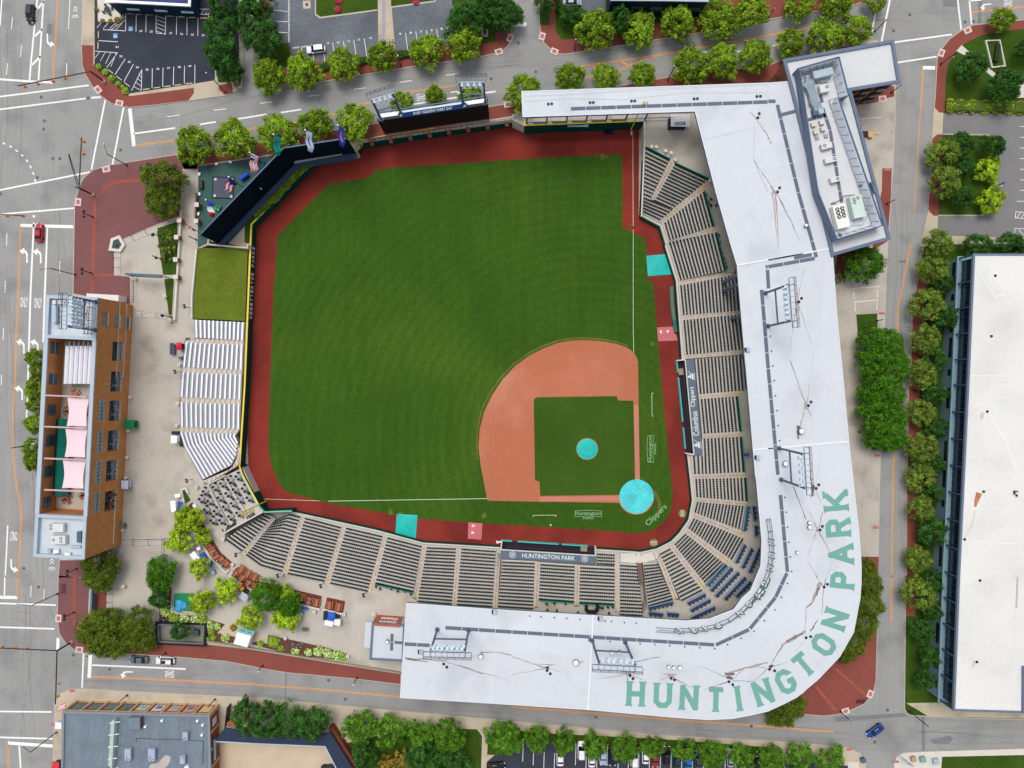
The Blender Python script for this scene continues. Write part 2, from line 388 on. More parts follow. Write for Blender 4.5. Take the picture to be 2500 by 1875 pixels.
# patches, cracks and covers
b=MB().mat(asphalt_p)
for t in (D3(570,1220,1180,1185,1200,1215,575,1262),D3(1325,1215,1348,1215,1352,1510,1328,1510),D3(1400,1415,1560,1380,1600,1405,1560,1450,1420,1450),A3(1815,0,1845,0,1838,200,1805,200),
          A3(1510,0,1650,0,1640,60,1510,55),B3(1125,585,1190,585,1185,605,1125,605),B0(0,200,2,200,45,500,42,500),A0(410,205,450,205,445,300,400,300),D1(255,840,268,840,255,1062,245,1062)):
    b.poly(PL(t),.011)
obj('road_patch', b,kind='structure')
b=MB().mat(M('manhole_iron', (96,94,100),.7,.15,3.))
for q in (A0(355,838),A0(760,845),A0(383,1042),A0(377,1112),A0(455,1367),A0(515,1367),A0(322,1530),A0(1040,1293),A2(55,370),A2(205,618),A3(1222,127),A3(1082,265),A3(1698,190),A3(1770,185),D1(625,903),D1(770,1067),D2(722,1222),D2(2062,1300),D3(1030,1160),D3(920,1435),D0(945,808),D0(333,100),D0(632,685),C0(205,1580),B0(3,12),A1(2025,680)):
    x,y=P(q); b.cyl(x,y,0,.016,.42,14)
obj('manhole_cover', b,kind='structure')

b=MB().mat(M('tar_seam', (112,112,112),.9,.1,1.,spec=.1)); rnd=random.Random(11)
def crack(q,a,L_,j=.35,w=.07):
    x,y=P(q); pts=[(x,y)]
    for _ in range(int(L_/1.2)): a+=rnd.uniform(-j,j); x+=1.2*math.cos(a); y+=1.2*math.sin(a); pts.append((x,y))
    b.ribbon(pts,w,.0125)
for x0,y0,a,L_,n in ((20,60,-1.55,40,3),(150,500,-1.55,38,3),(40,700,-1.55,40,2),(110,900,-1.55,30,2),(60,1450,-1.55,40,3),(110,1150,-1.55,40,2),(30,1500,0,10,2),(330,290,.12,40,1),(700,225,.12,60,2),(1180,165,.12,50,2),(1500,130,.15,30,1),(2130,60,0,14,1),(2200,500,-1.5,40,3),(2170,1200,-1.57,45,2),(2190,800,-1.6,30,2),(200,1655,0,40,2),(600,1690,-.08,50,2),(1100,1740,-.07,60,2),(1700,1780,-.08,50,2),(2240,1790,0,24,3),(2290,1820,0,20,2)):
    for k in range(n): crack((x0+rnd.uniform(-30,30)*abs(math.sin(a))+rnd.uniform(-4,4),y0+rnd.uniform(-12,12)),a,L_,.05 if L_>14 else .45,rnd.uniform(.05,.09))
obj('road_crack', b,kind='structure')
def block(name,pts,m,z=SL,holes=None,kerb=True):
    pp=PL(pts,z); bb=MB().mat(m)
    if holes: bb.holed(pp,holes,z)
    else: bb.poly(pp,z)
    bb.mat(kerbm).side(pp,0,z)
    o=obj(name,bb,kind='structure')
    if kerb: obj('kerb', MB().ribbon(MB().offs(pp,-.12 if area(pp)<0 else .12,True),.24,z+.004,True),kerbm,o)
    return o
Z1,Z2,Z3=SL+.006,SL+.012,SL+.018
def overlay(name,polys,m,z=Z1,parent=None):
    bb=MB()
    for i,t in enumerate(polys): bb.poly(PL(t,z),z)
    return obj(name,bb,m,parent,kind='structure' if not parent else None)
# --- north-west block
NW=A0(712,-200,700,400,705,560,732,640,790,737,870,827,960,893,1060,920,1120,928,1300,910,1620,870,1950,822,2050,780,2083,720,2090,580,2100,-200)
nwb=block('north_west_pavement', NW,conc_tan)
overlay('brick_pavement', [A0(695,390,805,390,805,580,1115,828,1670,757,1672,800,1625,866,1300,905,1120,922,1060,915,960,888,870,822,794,734,738,640,711,560,705,400),A0(1885,770,1935,818,2008,800,1998,715,1885,735)],brick)
overlay('parking_lot', [A0(815,-200,815,580,1120,805,1670,722,1850,692,1860,560,2060,560,2060,-200)],lot_dark)
overlay('patio', [A0(830,-200,845,185,980,190,1040,150,1045,-200)],conc_light,Z2)
overlay('park_lawn', [A0(1860,560,2075,580,2080,700,1880,712)],lawn_d,Z2)
# --- north block
NB=A1(28,470,20,735,530,715,1450,560,1870,505,2105,457,2175,400,2204,330)+A2(0,250,5,170,2,-200)+A1(25,-200)
block('north_pavement', NB,brick)
overlay('north_parking_lot', [A1(125,-200,120,160,170,365,280,368,302,465,560,545,600,520,870,500,1056,470,1056,-200),A1(1150,-200,1200,436,1330,430,1640,390,1720,200,1660,-200)],lot_mid)
overlay('path', [A1(1048,-200,1148,-200,1200,440,1150,470,1056,470)],conc_tan,Z2)
overlay('path_stripe', [A1(1088,-200,1120,-200,1112,450,1085,450)],M('lavender_paving', (160,148,166),.9,.06),Z3)
overlay('park_lawn', [A1(515,-200,515,110,560,152,1045,85,1045,-200),A1(1160,-200,1165,62,1540,10,1560,-200),A1(1720,240,1660,-200,2070,-200,2065,360,1900,385,1700,400),A1(28,470,170,368,280,370,302,465,290,560,20,700)],lawn_d,Z2)
overlay('kerb_line', [A1(505,-200,515,-200,518,120,555,145,1045,80,1045,92,550,160,508,130),A1(1165,55,1540,4,1552,-20,1560,-20,1545,16,1165,68)],kerbm,Z3)
# --- north-east strip
NE=A2(232,-200,235,220,243,300,272,372,335,432,400,468,460,472,900,402,1250,345,1645,282,2206,178)+A3(0,172,750,45,872,0,900,-200)
block('north_east_pavement', NE,brick)
overlay('park_lawn', [A2(238,50,325,50,320,215,240,215),A2(375,-200,375,270,430,345,560,330,900,260,1640,120,1690,-200)],lawn_d)
overlay('service_yard', [A2(555,-200,560,40,655,104,803,112,808,-200)],lot_mid,Z2)
# --- east block
EB=A3(2300,158,2206,165,1900,198,1760,214,1660,262,1565,330,1490,420,1455,505,1440,800,1430,920,1410,1200,1395,1659)+B3(1390,0,1380,150,1365,330,1312,600,1290,780,1247,1000,1222,1659)+C3(1210,0,1195,900,1190,1659)+D3(1180,300,1172,1150,1190,1190,1230,1210,1330,1216,1700,1232,2300,1248)
block('east_pavement', EB,lawn_d)
overlay('brick_pavement', [A3(2300,165,2206,172,1900,204,1765,220,1665,268,1570,336,1497,425,1462,505,1447,800,1437,920,1480,968,1525,968,1530,700,1548,560,1610,460,1700,370,1850,300,2000,272,2206,250,2300,245),A3(1415,1200,1460,1158,1503,1158,1500,1659,1402,1659),B3(1392,0,1382,146,1430,197,1468,197,1480,0)] +
        [B3(1305,700,1400,720,1340,900,1340,1659,1229,1659,1250,1000),C3(1216,0,1310,0,1310,500,1280,1160,1285,1400,1275,1659,1196,1659,1200,900),D3(1186,0,1270,0,1265,350,1187,350)],brick)
overlay('driveway_apron', [A3(1430,922,1478,970,1513,972,1505,1157,1458,1158,1412,1200),B3(1380,150,1427,200,1465,200,1463,370,1590,372,2300,395,2300,440,1600,445,1310,470)]+[D3(1190,1100,1500,1095,1620,1170,2300,1185,2300,1236,1380,1212)],conc_tan)
overlay('east_parking_lot', [A3(1514,974,2300,995,2300,1300)+B3(2300,396,1590,370,1466,368,1466,202,1850,203,1885,150)+A3(1900,1659,2000,1400,1975,1230,1900,1163,1508,1156)],lot_grey,Z2)
overlay('path', [A3(1670,388,1770,480,1740,500,1622,440),A3(1880,570,1990,655,1968,692,1860,600),A3(2150,720,2300,720,2300,842,2150,842)],conc_light,Z2)
overlay('kerb_line', [A3(1505,1152,1900,1158,1990,1230,1980,1235,1895,1167,1505,1160),B3(1465,192,1850,192,1890,140,1897,145,1855,202,1465,202),A3(1530,968,2300,990,2300,999,1530,977)],kerbm,Z3)
# --- south block
SBK=D0(450,1850,468,1100,510,1022,600,977,690,974,1500,1017,2206,1052)+D1(900,1136,2206,1252)+D2(1250,1372,2206,1422)+D3(400,1452,700,1485,790,1530,840,1600,865,1850)
block('south_pavement', SBK,conc_tan)
SE=D3(1085,1850,1085,1610,1110,1560,1170,1527,1350,1517,2300,1488,2300,1850)
block('south_east_pavement', SE,lawn_d)
overlay('paved_apron', [D3(1090,1850,1090,1612,1115,1563,1172,1530,1350,1520,2300,1492,2300,1545,1500,1562,1480,1850),D3(685,1850,685,1610,785,1610,785,1850)],conc_light)
overlay('south_parking_lot', [[D1(1990,1605)]+D2(0,1420,560,1440,1300,1500,2206,1560)+D3(300,1600,690,1640)+[D3(690,1850),D1(1990,1850)]],lot_dark)
overlay('park_lawn', [D1(1300,1320,1905,1325,1948,1385,1935,1850,700,1850,760,1450),D1(2000,1385,2206,1400,2206,1550,1992,1545),D2(0,1330,300,1360,1300,1410,2206,1480,2206,1560,1300,1500,560,1440,0,1420)],lawn_d,Z2)
# --- ballpark block
WB=[A0(690,1590),A0(720,1530),A0(800,1462),A0(960,1417),A0(1150,1387),A0(1530,1327)]+A1(300,1175,1000,1065,2010,915,2206,885)+A2(300,850,900,742,1260,677,1380,655,2206,560) + \
     A3(200,485,500,430,930,345,1080,420,1100,700,1100,1000,1082,1440,1064,1659)+B3(1055,200,1040,400,1025,700,1012,1050,1005,1250,985,1600)+C3(975,560,965,900,955,1480) + \
     D3(950,100,942,480,932,900,912,1020,830,1112,700,1172,600,1200,480,1213,300,1197,0,1180)+D2(2206,1180,1400,1140,0,1025)+D1(2206,1020,1245,942,870,895,270,840,0,797) + \
     D0(2206,792,1950,742,1500,702,1040,674,720,670,640,642,560,582,507,500,490,380,495,200,500,0)+C0(510,1510)+B0(625,900,640,100)+[A0(664,1659)]
block('ballpark_pavement', WB,concrete,SL,[hole])
plaza=[A0(694,1590),A0(724,1533),A0(803,1467),A0(962,1422),A0(1153,1392),A0(1530,1333),A0(1690,1400),A0(1700,1452),A0(1570,1455)]+B0(1545,200,1350,275,1060,400,985,500,980,715,1115,725,1115,960,840,910,632,870,646,100)+[A0(672,1659)]
overlay('plaza_brick_pavement', [plaza,D0(505,0,770,30,760,330,700,380,670,450,700,600,840,664,720,666,644,638,565,580,513,500,497,380),C0(516,1510,760,1510,770,1659,506,1659)],brick_p)
overlay('brick_pavement', [D0(840,664,700,600,670,450,760,330,1000,400,1380,560,1750,590,2206,645)+D1(1245,852,1245,936,870,890,270,835,0,791)+D0(2206,787,1950,737,1500,697,1040,669),D0(820,100,920,110,915,300,800,320)] +
        [[A0(1530,1333)]+A1(300,1181,1000,1071,2010,921,2206,891)+A2(300,856,900,748,1260,683,1380,661,2206,566)+A3(200,491,500,436,760,380,760,640,100,720)+A2(2206,740,80,900,80,960,0,985)+A1(2206,1000,870,1215,250,1270)+[W(1000,420),W(150,545),W(140,590),W(0,590)],
         A3(985,1450,1066,1450,1060,1659,980,1659),B3(975,0,1062,0,1042,250,1030,420,900,500,840,470,600,540,570,700,700,700,900,480),A3(1085,740,1090,830,1030,845,920,885,760,905,740,760),
         C3(800,1480,955,1480,950,1659,800,1659),D3(300,1020,640,640,800,600,948,380,938,480,928,900,905,1017,825,1106,697,1166,600,1195,480,1208,300,1192,100,1180)],brick)
overlay('brick_border', [A0(870,1659,900,1600,980,1560,1220,1535,1220,1560,1000,1585,920,1620,890,1659),B0(870,0,890,0,830,60,805,870,780,870,805,60),B0(805,700,980,700,980,722,805,722),D0(630,0,652,0,650,420,690,520,675,525,628,420),D3(560,800,600,800,870,1040,850,1055),D3(400,960,430,950,600,1165,570,1170)],brick_o,Z2)
overlay('park_lawn', [B0(1350,310,1530,250,1530,710,1405,710),B0(1415,745,1500,740,1482,1055,1455,1055),B3(760,1052,940,1042,945,1200,775,1240),TT(390,340,440,320,560,520,450,600)],lawn_d,Z2)
b=MB().mat(M('playground_rubber', (60,92,86),.9,.1,.3))
b.poly(PL(W(150,555,950,440,1060,380,1175,500,310,1365,262,1345,255,1385,145,1440),Z1),Z1); obj('playground_surface', b,kind='structure')
# garden beds
overlay('garden_bed', [Q(0,850,80,600,100,790,480,870,820,960,880,1000,980,1060,960,1220,560,1180,545,960,0,950),Q(1410,1105,2212,1280)+[D1(780,690),D1(770,735)]+Q(1700,1370,1180,1230,1240,1190),D0(1360,270,1380,110,1475,100,1480,310,1380,410)],mulch,Z2)
overlay('garden_bed', [TT(440,700,590,560,950,1240,700,1340)],mulch,Z3)
overlay('paved_pad', [Q(830,960,1410,1100,1390,1225,720,1080)],conc_tan,Z3)
overlay('hedge_bed', [A0(810,550,1115,810,1100,825,805,580)],mulch,Z3)

# ---------------------------------------------------------------- road markings
mw=MB(); my=MB()
def ln(qs,w=.16,y=False,z=.016): (my if y else mw).ribbon(PL(qs,z),w,z)
def dbl(qs,z=.016):
    for d_ in (-.15,.15): my.ribbon(MB().offs(PL(qs,z),d_),.13,z)
for qs,w in ((A0(330,0,325,-60),.2),(A0(325,-50,265,560,255,690),.4),(A0(378,-50,350,400,332,690),.4),(A0(18,-30,0,220),.3),
              (A0(0,683,240,700,465,712),.5),(A0(0,833,765,735),.4),(A0(0,943,740,848),.4),(A0(785,843,870,837),.5),(A0(907,860,788,1460),.4),(A0(1065,925,970,1415),.4),(A0(1118,935,1155,1260),.9),
              (A0(1150,1152,1510,1103),.4),(A0(1725,1072,1860,1050),.4),(A0(2050,1025,2206,1000),.4),(A0(0,1638,775,1483),.4),(A1(0,1000,90,985),.4),(A1(215,970,390,943),.4),(A1(1320,905,1470,880),.4),(A1(1610,858,1740,838),.4),(A1(1975,800,2065,788),.4),
              (B0(0,187,637,135),.4),(B0(175,283,632,295),.8),(B0(291,260,262,900,240,1659),.45),(B0(408,300,385,900,372,1290),.45),(B0(292,195,291,215),.6),(C0(245,0,228,280),.35),(C0(67,1210,45,1659),.35),
              (D0(42,0,38,180),.35),(D0(0,187,150,190),.8),(D0(0,240,480,255),.4),(D0(0,445,470,460),.4),(D0(0,1172,445,1176),.4),(D0(0,1395,455,1407),.4),(D0(65,1443,455,1470),.8),(D0(165,1460,178,1659),.4),(D0(500,540,497,640),.8),
              (D0(720,670,707,970),.4),(D0(780,680,768,882),.9),(D0(785,772,1600,806),.4),(A2(15,208,125,210),1.0),(A2(1690,488,1760,475),.3),(A2(1940,445,1990,438),.3),(A3(40,395,90,385),.3),(A3(260,355,385,333),.3),
              (A3(940,45,890,300),.4),(A3(1050,0,978,362),.45),(A3(1635,0,1665,255),.4),(A3(1735,0,1755,210),.4),(A3(1080,366,1585,297),.4),(A3(1108,540,1455,487),.4),(A3(1335,583,1440,585),.9),(A3(1735,8,1840,0),.3)):
    ln(qs,w)
for x0,y0,x1,y1 in ((325,75,378,10),(300,312,365,250),(275,560,350,485)): ln(A0(x0,y0,x1,y1),.5)
for t,(x0,y0,x1,y1) in [(A0,q) for q in ((108,145,98,248),(185,388,177,492),(65,545,56,645),(603,0,590,250),(576,545,574,650),(1440,1007,1548,992),(1842,950,1948,938))]+[(A1,q) for q in ((35,890,143,877),(447,830,545,818),(842,770,948,757),(1238,710,1340,694),(1637,648,1740,634))] + \
        [(B0,q) for q in ((60,350,56,458),(46,760,42,865),(30,1165,26,1270),(12,1570,10,1659),(515,590,512,695))]+[(D0,q) for q in ((268,85,264,188),(380,115,378,218))]:
    ln(t(x0,y0,x1,y1),.18)
for p_ in ((35,1235),(92,1262),(143,1298),(191,1338),(232,1385),(263,1438),(287,1495),(303,1555)):
    a=math.atan2(p_[1]-1560,300) ; ln(A0(p_[0]-10,p_[1]-6,p_[0]+10,p_[1]+8) if p_[0]<240 else A0(p_[0]-5,p_[1]-12,p_[0]+5,p_[1]+12),.35)
for qs in (A0(500,-50,462,600,458,715),A0(1160,1255,1510,1208),[A0(1780,1170),A0(1850,1158)],[A0(2120,1117),A0(2206,1103)],[A1(0,1107),A1(60,1097)],A1(280,1062,370,1050),A1(615,1000,705,975),A1(900,900,985,880),A1(1215,805,1450,775,1725,735),A1(1985,695,2015,690),
           A2(450,597,760,545,1180,490,1500,430,2206,305),A2(640,662,720,652),A2(860,625,1220,487),A3(0,303,350,240),A3(540,208,620,190),A3(850,155,890,150),A3(1755,105,2300,45),A3(1335,600,1318,940),
           B0(177,283,160,800,130,1500,126,1659),C0(122,0,108,350,112,600,140,850,170,1000,183,1100,170,1450,152,1659),D0(155,0,145,190),D0(62,1440,75,1659),D0(780,872,1250,890,2206,940),D1(0,943,560,982,1240,1048),D2(0,1133,750,1190,1600,1260,2206,1300),D3(0,1302,400,1338,570,1345),
           B3(1230,440,1200,600,1150,850,1120,1000,1115,1230),C3(1085,550,1075,1000,1065,1659),D3(1065,0,1062,400)): dbl(qs)
ln(A3(1315,940,1290,1300,1272,1659),.15,True); ln(B3(1272,0,1262,160),.15,True)
ln(A2(935,525,995,560),.4,True); ln(A2(700,570,740,592),.4,True)
ARW=[(-.12,-1.6),(.18,-1.6),(.18,.2),(-.15,.75),(-.55,.95),(-.45,1.35),(-1.45,.75),(-.75,-.05),(-.68,.45),(-.35,.3),(-.12,-.1)]
def arrow(q,rot,s=1.3,mir=1):
    x,y=P(q); c,n=math.cos(rot),math.sin(rot)
    mw.poly([(x+s*(mir*a*c-bb*n),y+s*(mir*a*n+bb*c)) for a,bb in ARW],.02)
for q in (B0(232,535),B0(350,540),B0(205,1318),B0(325,1320),C0(190,60)): arrow(q,0)
arrow(A0(410,355),math.pi,1.2); arrow(C0(98,1565),math.pi,1.2); arrow(D0(1085,832),math.pi/2,1.1); arrow(A3(1870,40),math.pi/2+.1,1.0); arrow(A2(1660,445),-1.4,.9,-1); arrow(A1(1725,790),-1.4,.9,-1)
def roadtext(s,q,w,h,rot,z=.02):
    x,y=P(q); mw.tmesh(tmesh(s,w,h,0),flat(x,y,z,rot))
for q in (B0(208,945),B0(328,952)): roadtext('ONLY', q,1.95,2.6,0)
roadtext('ONLY', C0(118,1303),1.9,2.4,math.pi/2*2); roadtext('ONLY', D0(1462,852),1.9,2.4,-math.pi/2); roadtext('ONLY', A3(2068,25),1.7,2.2,math.pi/2); roadtext('ONLY', A1(1420,838),1.9,2.3,math.pi/2+.1)
for q in (A0(650,120),C0(448,1560)):
    x,y=P(q)
    for k in (0,.7): mw.ribbon([(x-.5,y+.6+k),(x,y+1.1+k),(x+.5,y+.6+k)],.18,.02)
    for k in (-.45,.45): mw.ribbon([(x+k+.35*math.cos(a),y-.7+.35*math.sin(a)) for a in [i*math.pi/5 for i in range(10)]],.1,.02,True)
    mw.ribbon([(x-.45,y-.7),(x-.1,y-.2),(x+.3,y-.2),(x+.45,y-.7)],.1,.023)
obj('road_marking', mw,white_p,kind='structure'); obj('centre_line', my,yellow_p,kind='structure')
# parking bay lines on the lots
pw=MB()
def pl(qs,w=.13,z=Z3): pw.ribbon(PL(qs,z),w,z)
for x0,y0,x1,y1 in ((1175,90,1172,272),(1260,95,1257,278),(1345,100,1345,285),(1428,120,1426,290),(1522,112,1520,298),(1612,145,1611,302),(1706,130,1705,310),(1800,80,1797,312),(1345,285,1426,290),(1345,118,1428,122),(850,350,1015,360),(820,440,1012,455),(888,255,1082,266),(1083,85,1083,266),
                       (1012,455,920,583),(1080,505,990,645),(1150,552,1067,705),(1223,600,1133,780),(1223,600,1218,775),(1313,590,1310,757),(1405,583,1402,748),(1497,575,1493,735),(1590,567,1588,722),(1680,558,1678,720),(1855,560,1855,655)): pl(A0(x0,y0,x1,y1))
for k in range(5): pl(A0(1345,135+k*33,1428,165+k*33),.1)
for k in range(4): pl(A0(820+k*45,500+k*25,858+k*48,448+k*3),.1); pl(A0(835+k*55,240+k*5,868+k*62,198),.1)
for k in range(5): pl(A0(960+k*32,255-38*k,1083,120+35*(2-k)-20),.1) if k<3 else None
for k in range(4): pl(A0(1150+k*15,745-k*38,1218,780-0-k*38),.1)
for k in range(3): pl(A0(1700+k*35,120,1722+k*35,82),.1)
pl(A0(1698,78,1800,80)); pl(A0(1698,122,1800,124))
for x0,y0,x1,y1 in ((135,85,290,100),(165,182,290,188),(140,272,288,284),(283,-50,283,365),(390,400,402,475),(490,460,500,520),(583,445,593,530),(660,368,682,500),(753,355,770,470),(842,342,865,500),(932,330,955,485),(1288,282,1308,432),(1377,270,1398,415),(1468,258,1480,330),(1556,248,1575,355),(1648,238,1662,340)): pl(A1(x0,y0,x1,y1))
for k,(x,y) in enumerate(((98,1418),(188,1450),(278,1520),(368,1530),(552,1450),(640,1560),(732,1590),(825,1455),(915,1620),(1003,1620),(1097,1475),(1188,1500),(1280,1560),(1375,1495),(1465,1560),(1556,1600),(1650,1600),(1838,1600),(1930,1620),(2118,1555),(2212,1600))): pl(D2(x,y,x-6,y+185))
for y in (1090,1183,1275,1366,1458,1550,1640): pl(A3(2175,y,2300,y+3))
for qs in (B3(2135,165,2300,180),B3(2135,165,2130,218,2300,232),B3(2130,308,2122,385),B3(2130,308,2300,318),B3(2160,320,2230,395),B3(2145,215,2180,170),B3(2180,222,2215,175),B3(2145,75,2300,78)): pl(qs)
for qs in (B3(730,828,962,808),B3(740,945,955,925),A3(795,1025,975,1010)): pl(qs,.16)
def ptext(s,q,w,h,rot=0):
    x,y=P(q,Z3); pw.tmesh(tmesh(s,w,h,0),flat(x,y,Z3,rot))
for s,q in (('29', (1213,268)),('28', (1303,272)),('27', (1472,285)),('26', (1565,292)),('25', (1657,298)),('24', (1750,304)),('31', (1008,405)),('32', (1042,485)),('33', (1113,533)),('34', (1182,580)),('35', (1267,600)),('36', (1361,593)),('37', (1453,586)),('38', (1545,578)),('39', (1636,570))): ptext(s,A0(*q),.75,.5)
for s,q in (('15', (620,372)),('14', (707,365)),('13', (800,353)),('12', (888,340)),('10', (988,327)),('9', (1243,292)),('8', (1333,282)),('7', (1423,272)),('6', (1514,260)),('5', (1600,248))): ptext(s,A1(*q),.6,.5,.1)
for y in (60,150,240,330): ptext('RESERVED', A1(284,y),2.0,.4,math.pi/2)
ptext('RESERVED', A1(345,410),1.9,.4,.1); ptext('RESERVED', A1(430,400),1.9,.4,.1)
for q in ((740,885),(752,985),(943,870),(940,975)): ptext('RESERVED', B3(*q),2.0,.35,math.pi/2)
obj('parking_bay_line', pw,white_p,kind='structure')
b=MB().mat(M('blue_bay_paint', (70,140,190),.7,.05))
for q in (A0(1127,247),A0(995,308)): x,y=P(q,Z3); b.box(x,y,Z3-.01,Z3+.006,1.15,1.2)
b.mat(white_p)
for q in (A0(1127,247),A0(995,308)):
    x,y=P(q,Z3); z=Z3+.012; b.ribbon([(x-.1,y+.4),(x-.1,y-.05),(x+.2,y-.05),(x+.35,y-.4)],.1,z); b.ribbon([(x-.1+.33*math.cos(a),y-.15+.33*math.sin(a)) for a in [2.2+i*.55 for i in range(8)]],.08,z+.003)
obj('bay_symbol', b,kind='structure')
# pink kerb ramps with tactile pads
b=MB()
for t,q,r in ((A0,(843,772),-.9),(A0,(1028,888),-.25),(A0,(915,1457),.2),(A1,(2190,328),1.2),(A1,(2093,445),.3),(A2,(260,312),1.3),(A2,(365,442),-.4),(A3,(1722,260),.4),(A3,(1495,455),1.2),(A3,(988,850),.1),(B0,(672,82),1.5),(D0,(683,640),-.1),(D3,(883,1022),1.2),(D3,(670,1170),.3),(D0,(503,370),1.5),(A1,(2170,900),.1),(A0,(2062,725),1.4)):
    x,y=P(t(*q),Z3); b.mat(conc_light).box(x,y,Z1,Z3,1.9,1.5,r); b.mat(padm).box(x,y,Z1,Z3+.006,1.1,.9,r)
for t,q in ((B3,(980,1042)),(C3,(940,607)),(C3,(928,1228)),(D0,(620,993)),(D3,(702,1500)),(D3,(1103,1605)),(A3,(1030,1460)),(D0,(467,1285))):
    x,y=P(t(*q),Z3); b.mat(padm).box(x,y,Z1,Z3+.003,1.5,.65)
obj('kerb_ramp', b,kind='structure')

# ================================================================ THE FIELD
o=obj('field_floor', MB().poly([(x*1.0,y) for x,y in PL([(500,330),(880,330),(1240,280),(1600,270),(1780,480),(1860,700),(1880,1150),(1850,1480),(1300,1520),(880,1480),(500,1350),(430,1100),(430,700)],F-.3)],F-.3),conc_step,kind='structure')
TRK=[(624,556),(600,940)]+[C0(2140,700),C0(2215,880)]+[S1(770,175),S1(1100,145),S1(1750,350)]+[(920,1300),(1032,1330),(1225,1345),(1460,1350),(1565,1352),(1608,1342),(1645,1325),(1690,1270),(1696,1220),(1690,1165),(1670,860),(1652,686),(1625,590),(1608,545),(1559,528),(1560,315),(1279,322),(1249,306),(882,358),(880,372),(770,402)]
obj('warning_track', MB().poly(PL(TRK,F),F),track,kind='structure')
GR=[(1519,376.5),(1520,555),E4(185,1560),E3(105,30),(1580,680),E3(200,520),E3(245,1150),E3(290,1659)]+[E2(60,200),E2(130,900),E2(200,1600)]+[E1(487,0),E1(508,220),E1(500,380),E1(470,520),E1(400,620),E1(300,705),E1(190,765),E1(60,782)] + \
     [S3(1740,285),S3(1600,282),S3(1100,240),S3(0,175),S2(1530,262),S2(660,200),S2(380,155),S2(0,85),S1(2200,160),(800,1228),(705,1203),(688,1192),(663,1140),(655,1100),(656,1040),(668,700),(676,620),(677,578),W(1015,1300),W(1560,750),W(1990,680),W(2060,605),W(2212,575),(1250,390),(1420,380)]
obj('outfield_grass', MB().poly(PL(GR,F+.03),F+.03),turf,kind='structure')
IK=tile(1150,800,4.022)
DIR=IK(1595,240,1625,290,1640,340,1643,600,1658,1490,1658,1700)+[(1562,1228)]+IK(1440,1720,210,1700)+[(1190,1222)]+IK(130,1540,95,1350,75,1180,85,1000,130,820,210,660,310,510,430,380,570,275,720,200,850,150,980,126,1130,122,1290,135,1430,160,1530,195)
DIR=[q for q in DIR]
obj('infield_dirt', MB().poly(PL(DIR,F+.06),F+.06),dirt,kind='structure')
b=MB().mat(worn); b.ribbon(PL(IK(60,1300,60,1000,105,800,190,640,290,490,415,360,560,255,715,178,850,130,980,108,1130,104,1300,118,1440,145,1540,182),F+.045),.5,F+.045)
b.ribbon(PL([(1580,1190),(1600,1205),(1611,1228),(1610,1250)],F+.045),.9,F+.045); 
for q,r_ in ((A2(775,1350),.9),(A2(740,1347),.4),(A2(820,1355),.5),(E4(0,1380),.5),(IK(1780,160),.6),(IK(1640,640),.5),(IK(1090,690),.3),(S2(300,110),.9),(S2(430,130),.7),(S2(1560,160),.8)):
    x,y=P(q,F); b.poly(ease([(x+r_*rnd.uniform(.5,1.3)*math.cos(a),y+r_*rnd.uniform(.5,1.3)*math.sin(a)) for a in [i*1.05 for i in range(6)]]),F+.04)
obj('worn_edge', b,kind='structure')
b=MB().mat(turf2); b.poly(PL(IK(640,683,1430,672,1445,715,1595,718,1613,1640,680,1652,672,1515,628,1495,615,710),F+.09),F+.09)
obj('infield_grass', b,kind='structure')
b=MB().mat(dirt2); b.poly(PL(IK(1597,760,1643,760,1658,1500,1612,1500),F+.1),F+.1); b.poly(PL([(1316,1213),(1514,1211),(1514,1223),(1316,1225)],F+.1),F+.1)
x,y=P((1553,1213),F); b.cyl(x,y,F,F+.08,4.6,40); obj('base_path', b,kind='structure')
b=MB().mat(chalk)
for qs,w in ((IK(1592,-1000,1592,0,1598,240),.12),([(1545,318),(1545.8,560)],.12),([(802,1223.5),(1200,1217)],.14),(IK(1795,643,1775,643,1778,868,1795,868),.11),(S3(285,70,285,45,592,42,592,68),.11)):
    b.ribbon(PL(qs,F+.045),w,F+.045)
b.ribbon(PL([(805,1223.6),(640,1218)],F+.01),.1,F+.012)
x,y=P(S3(522,175),F); b.cyl(x,y,F,F+.06,.25,8); b.mat(white_p)
x,y=P(E4(10,60),F); b.ribbon(PL([(1541.3,320),(1541.6,330)],F+.012),.35,F+.012)
obj('foul_line', b,kind='structure')
# lettering painted on the grass
b=MB(); lm=M('grass_paint', (128,172,124),.9,.1,2.)
x,y=P(S3(1030,22),F); b.tmesh(tmesh('Huntington', 6.6,1.15,0),flat(x,y,F+.05,0)); b.tmesh(tmesh('PARK', 2.9,.55,0),flat(x+.1,y-1.15,F+.05,.02))
b.ribbon([(x-3.5,y-.75),(x-3.4,y+.72),(x,y+.9),(x+3.4,y+.72),(x+3.5,y-.75),(x,y-.62)],.12,F+.056,True)
x,y=P(IK(1762,1190),F); b.tmesh(tmesh('Huntington', 6.6,1.15,0),flat(x,y,F+.05,math.pi/2)); b.tmesh(tmesh('PARK', 2.9,.55,0),flat(x+1.2,y+.1,F+.05,math.pi/2))
b.ribbon([(x+.75,y-3.5),(x-.72,y-3.4),(x-.9,y),(x-.72,y+3.4),(x+.75,y+3.5),(x+.62,y)],.12,F+.056,True)
x,y=P(E1(290,545),F); b.tmesh(tmesh('Clippers', 7.0,1.9,0),flat(x,y,F+.05,R(45)))
obj('grass_lettering', b,lm,kind='structure')

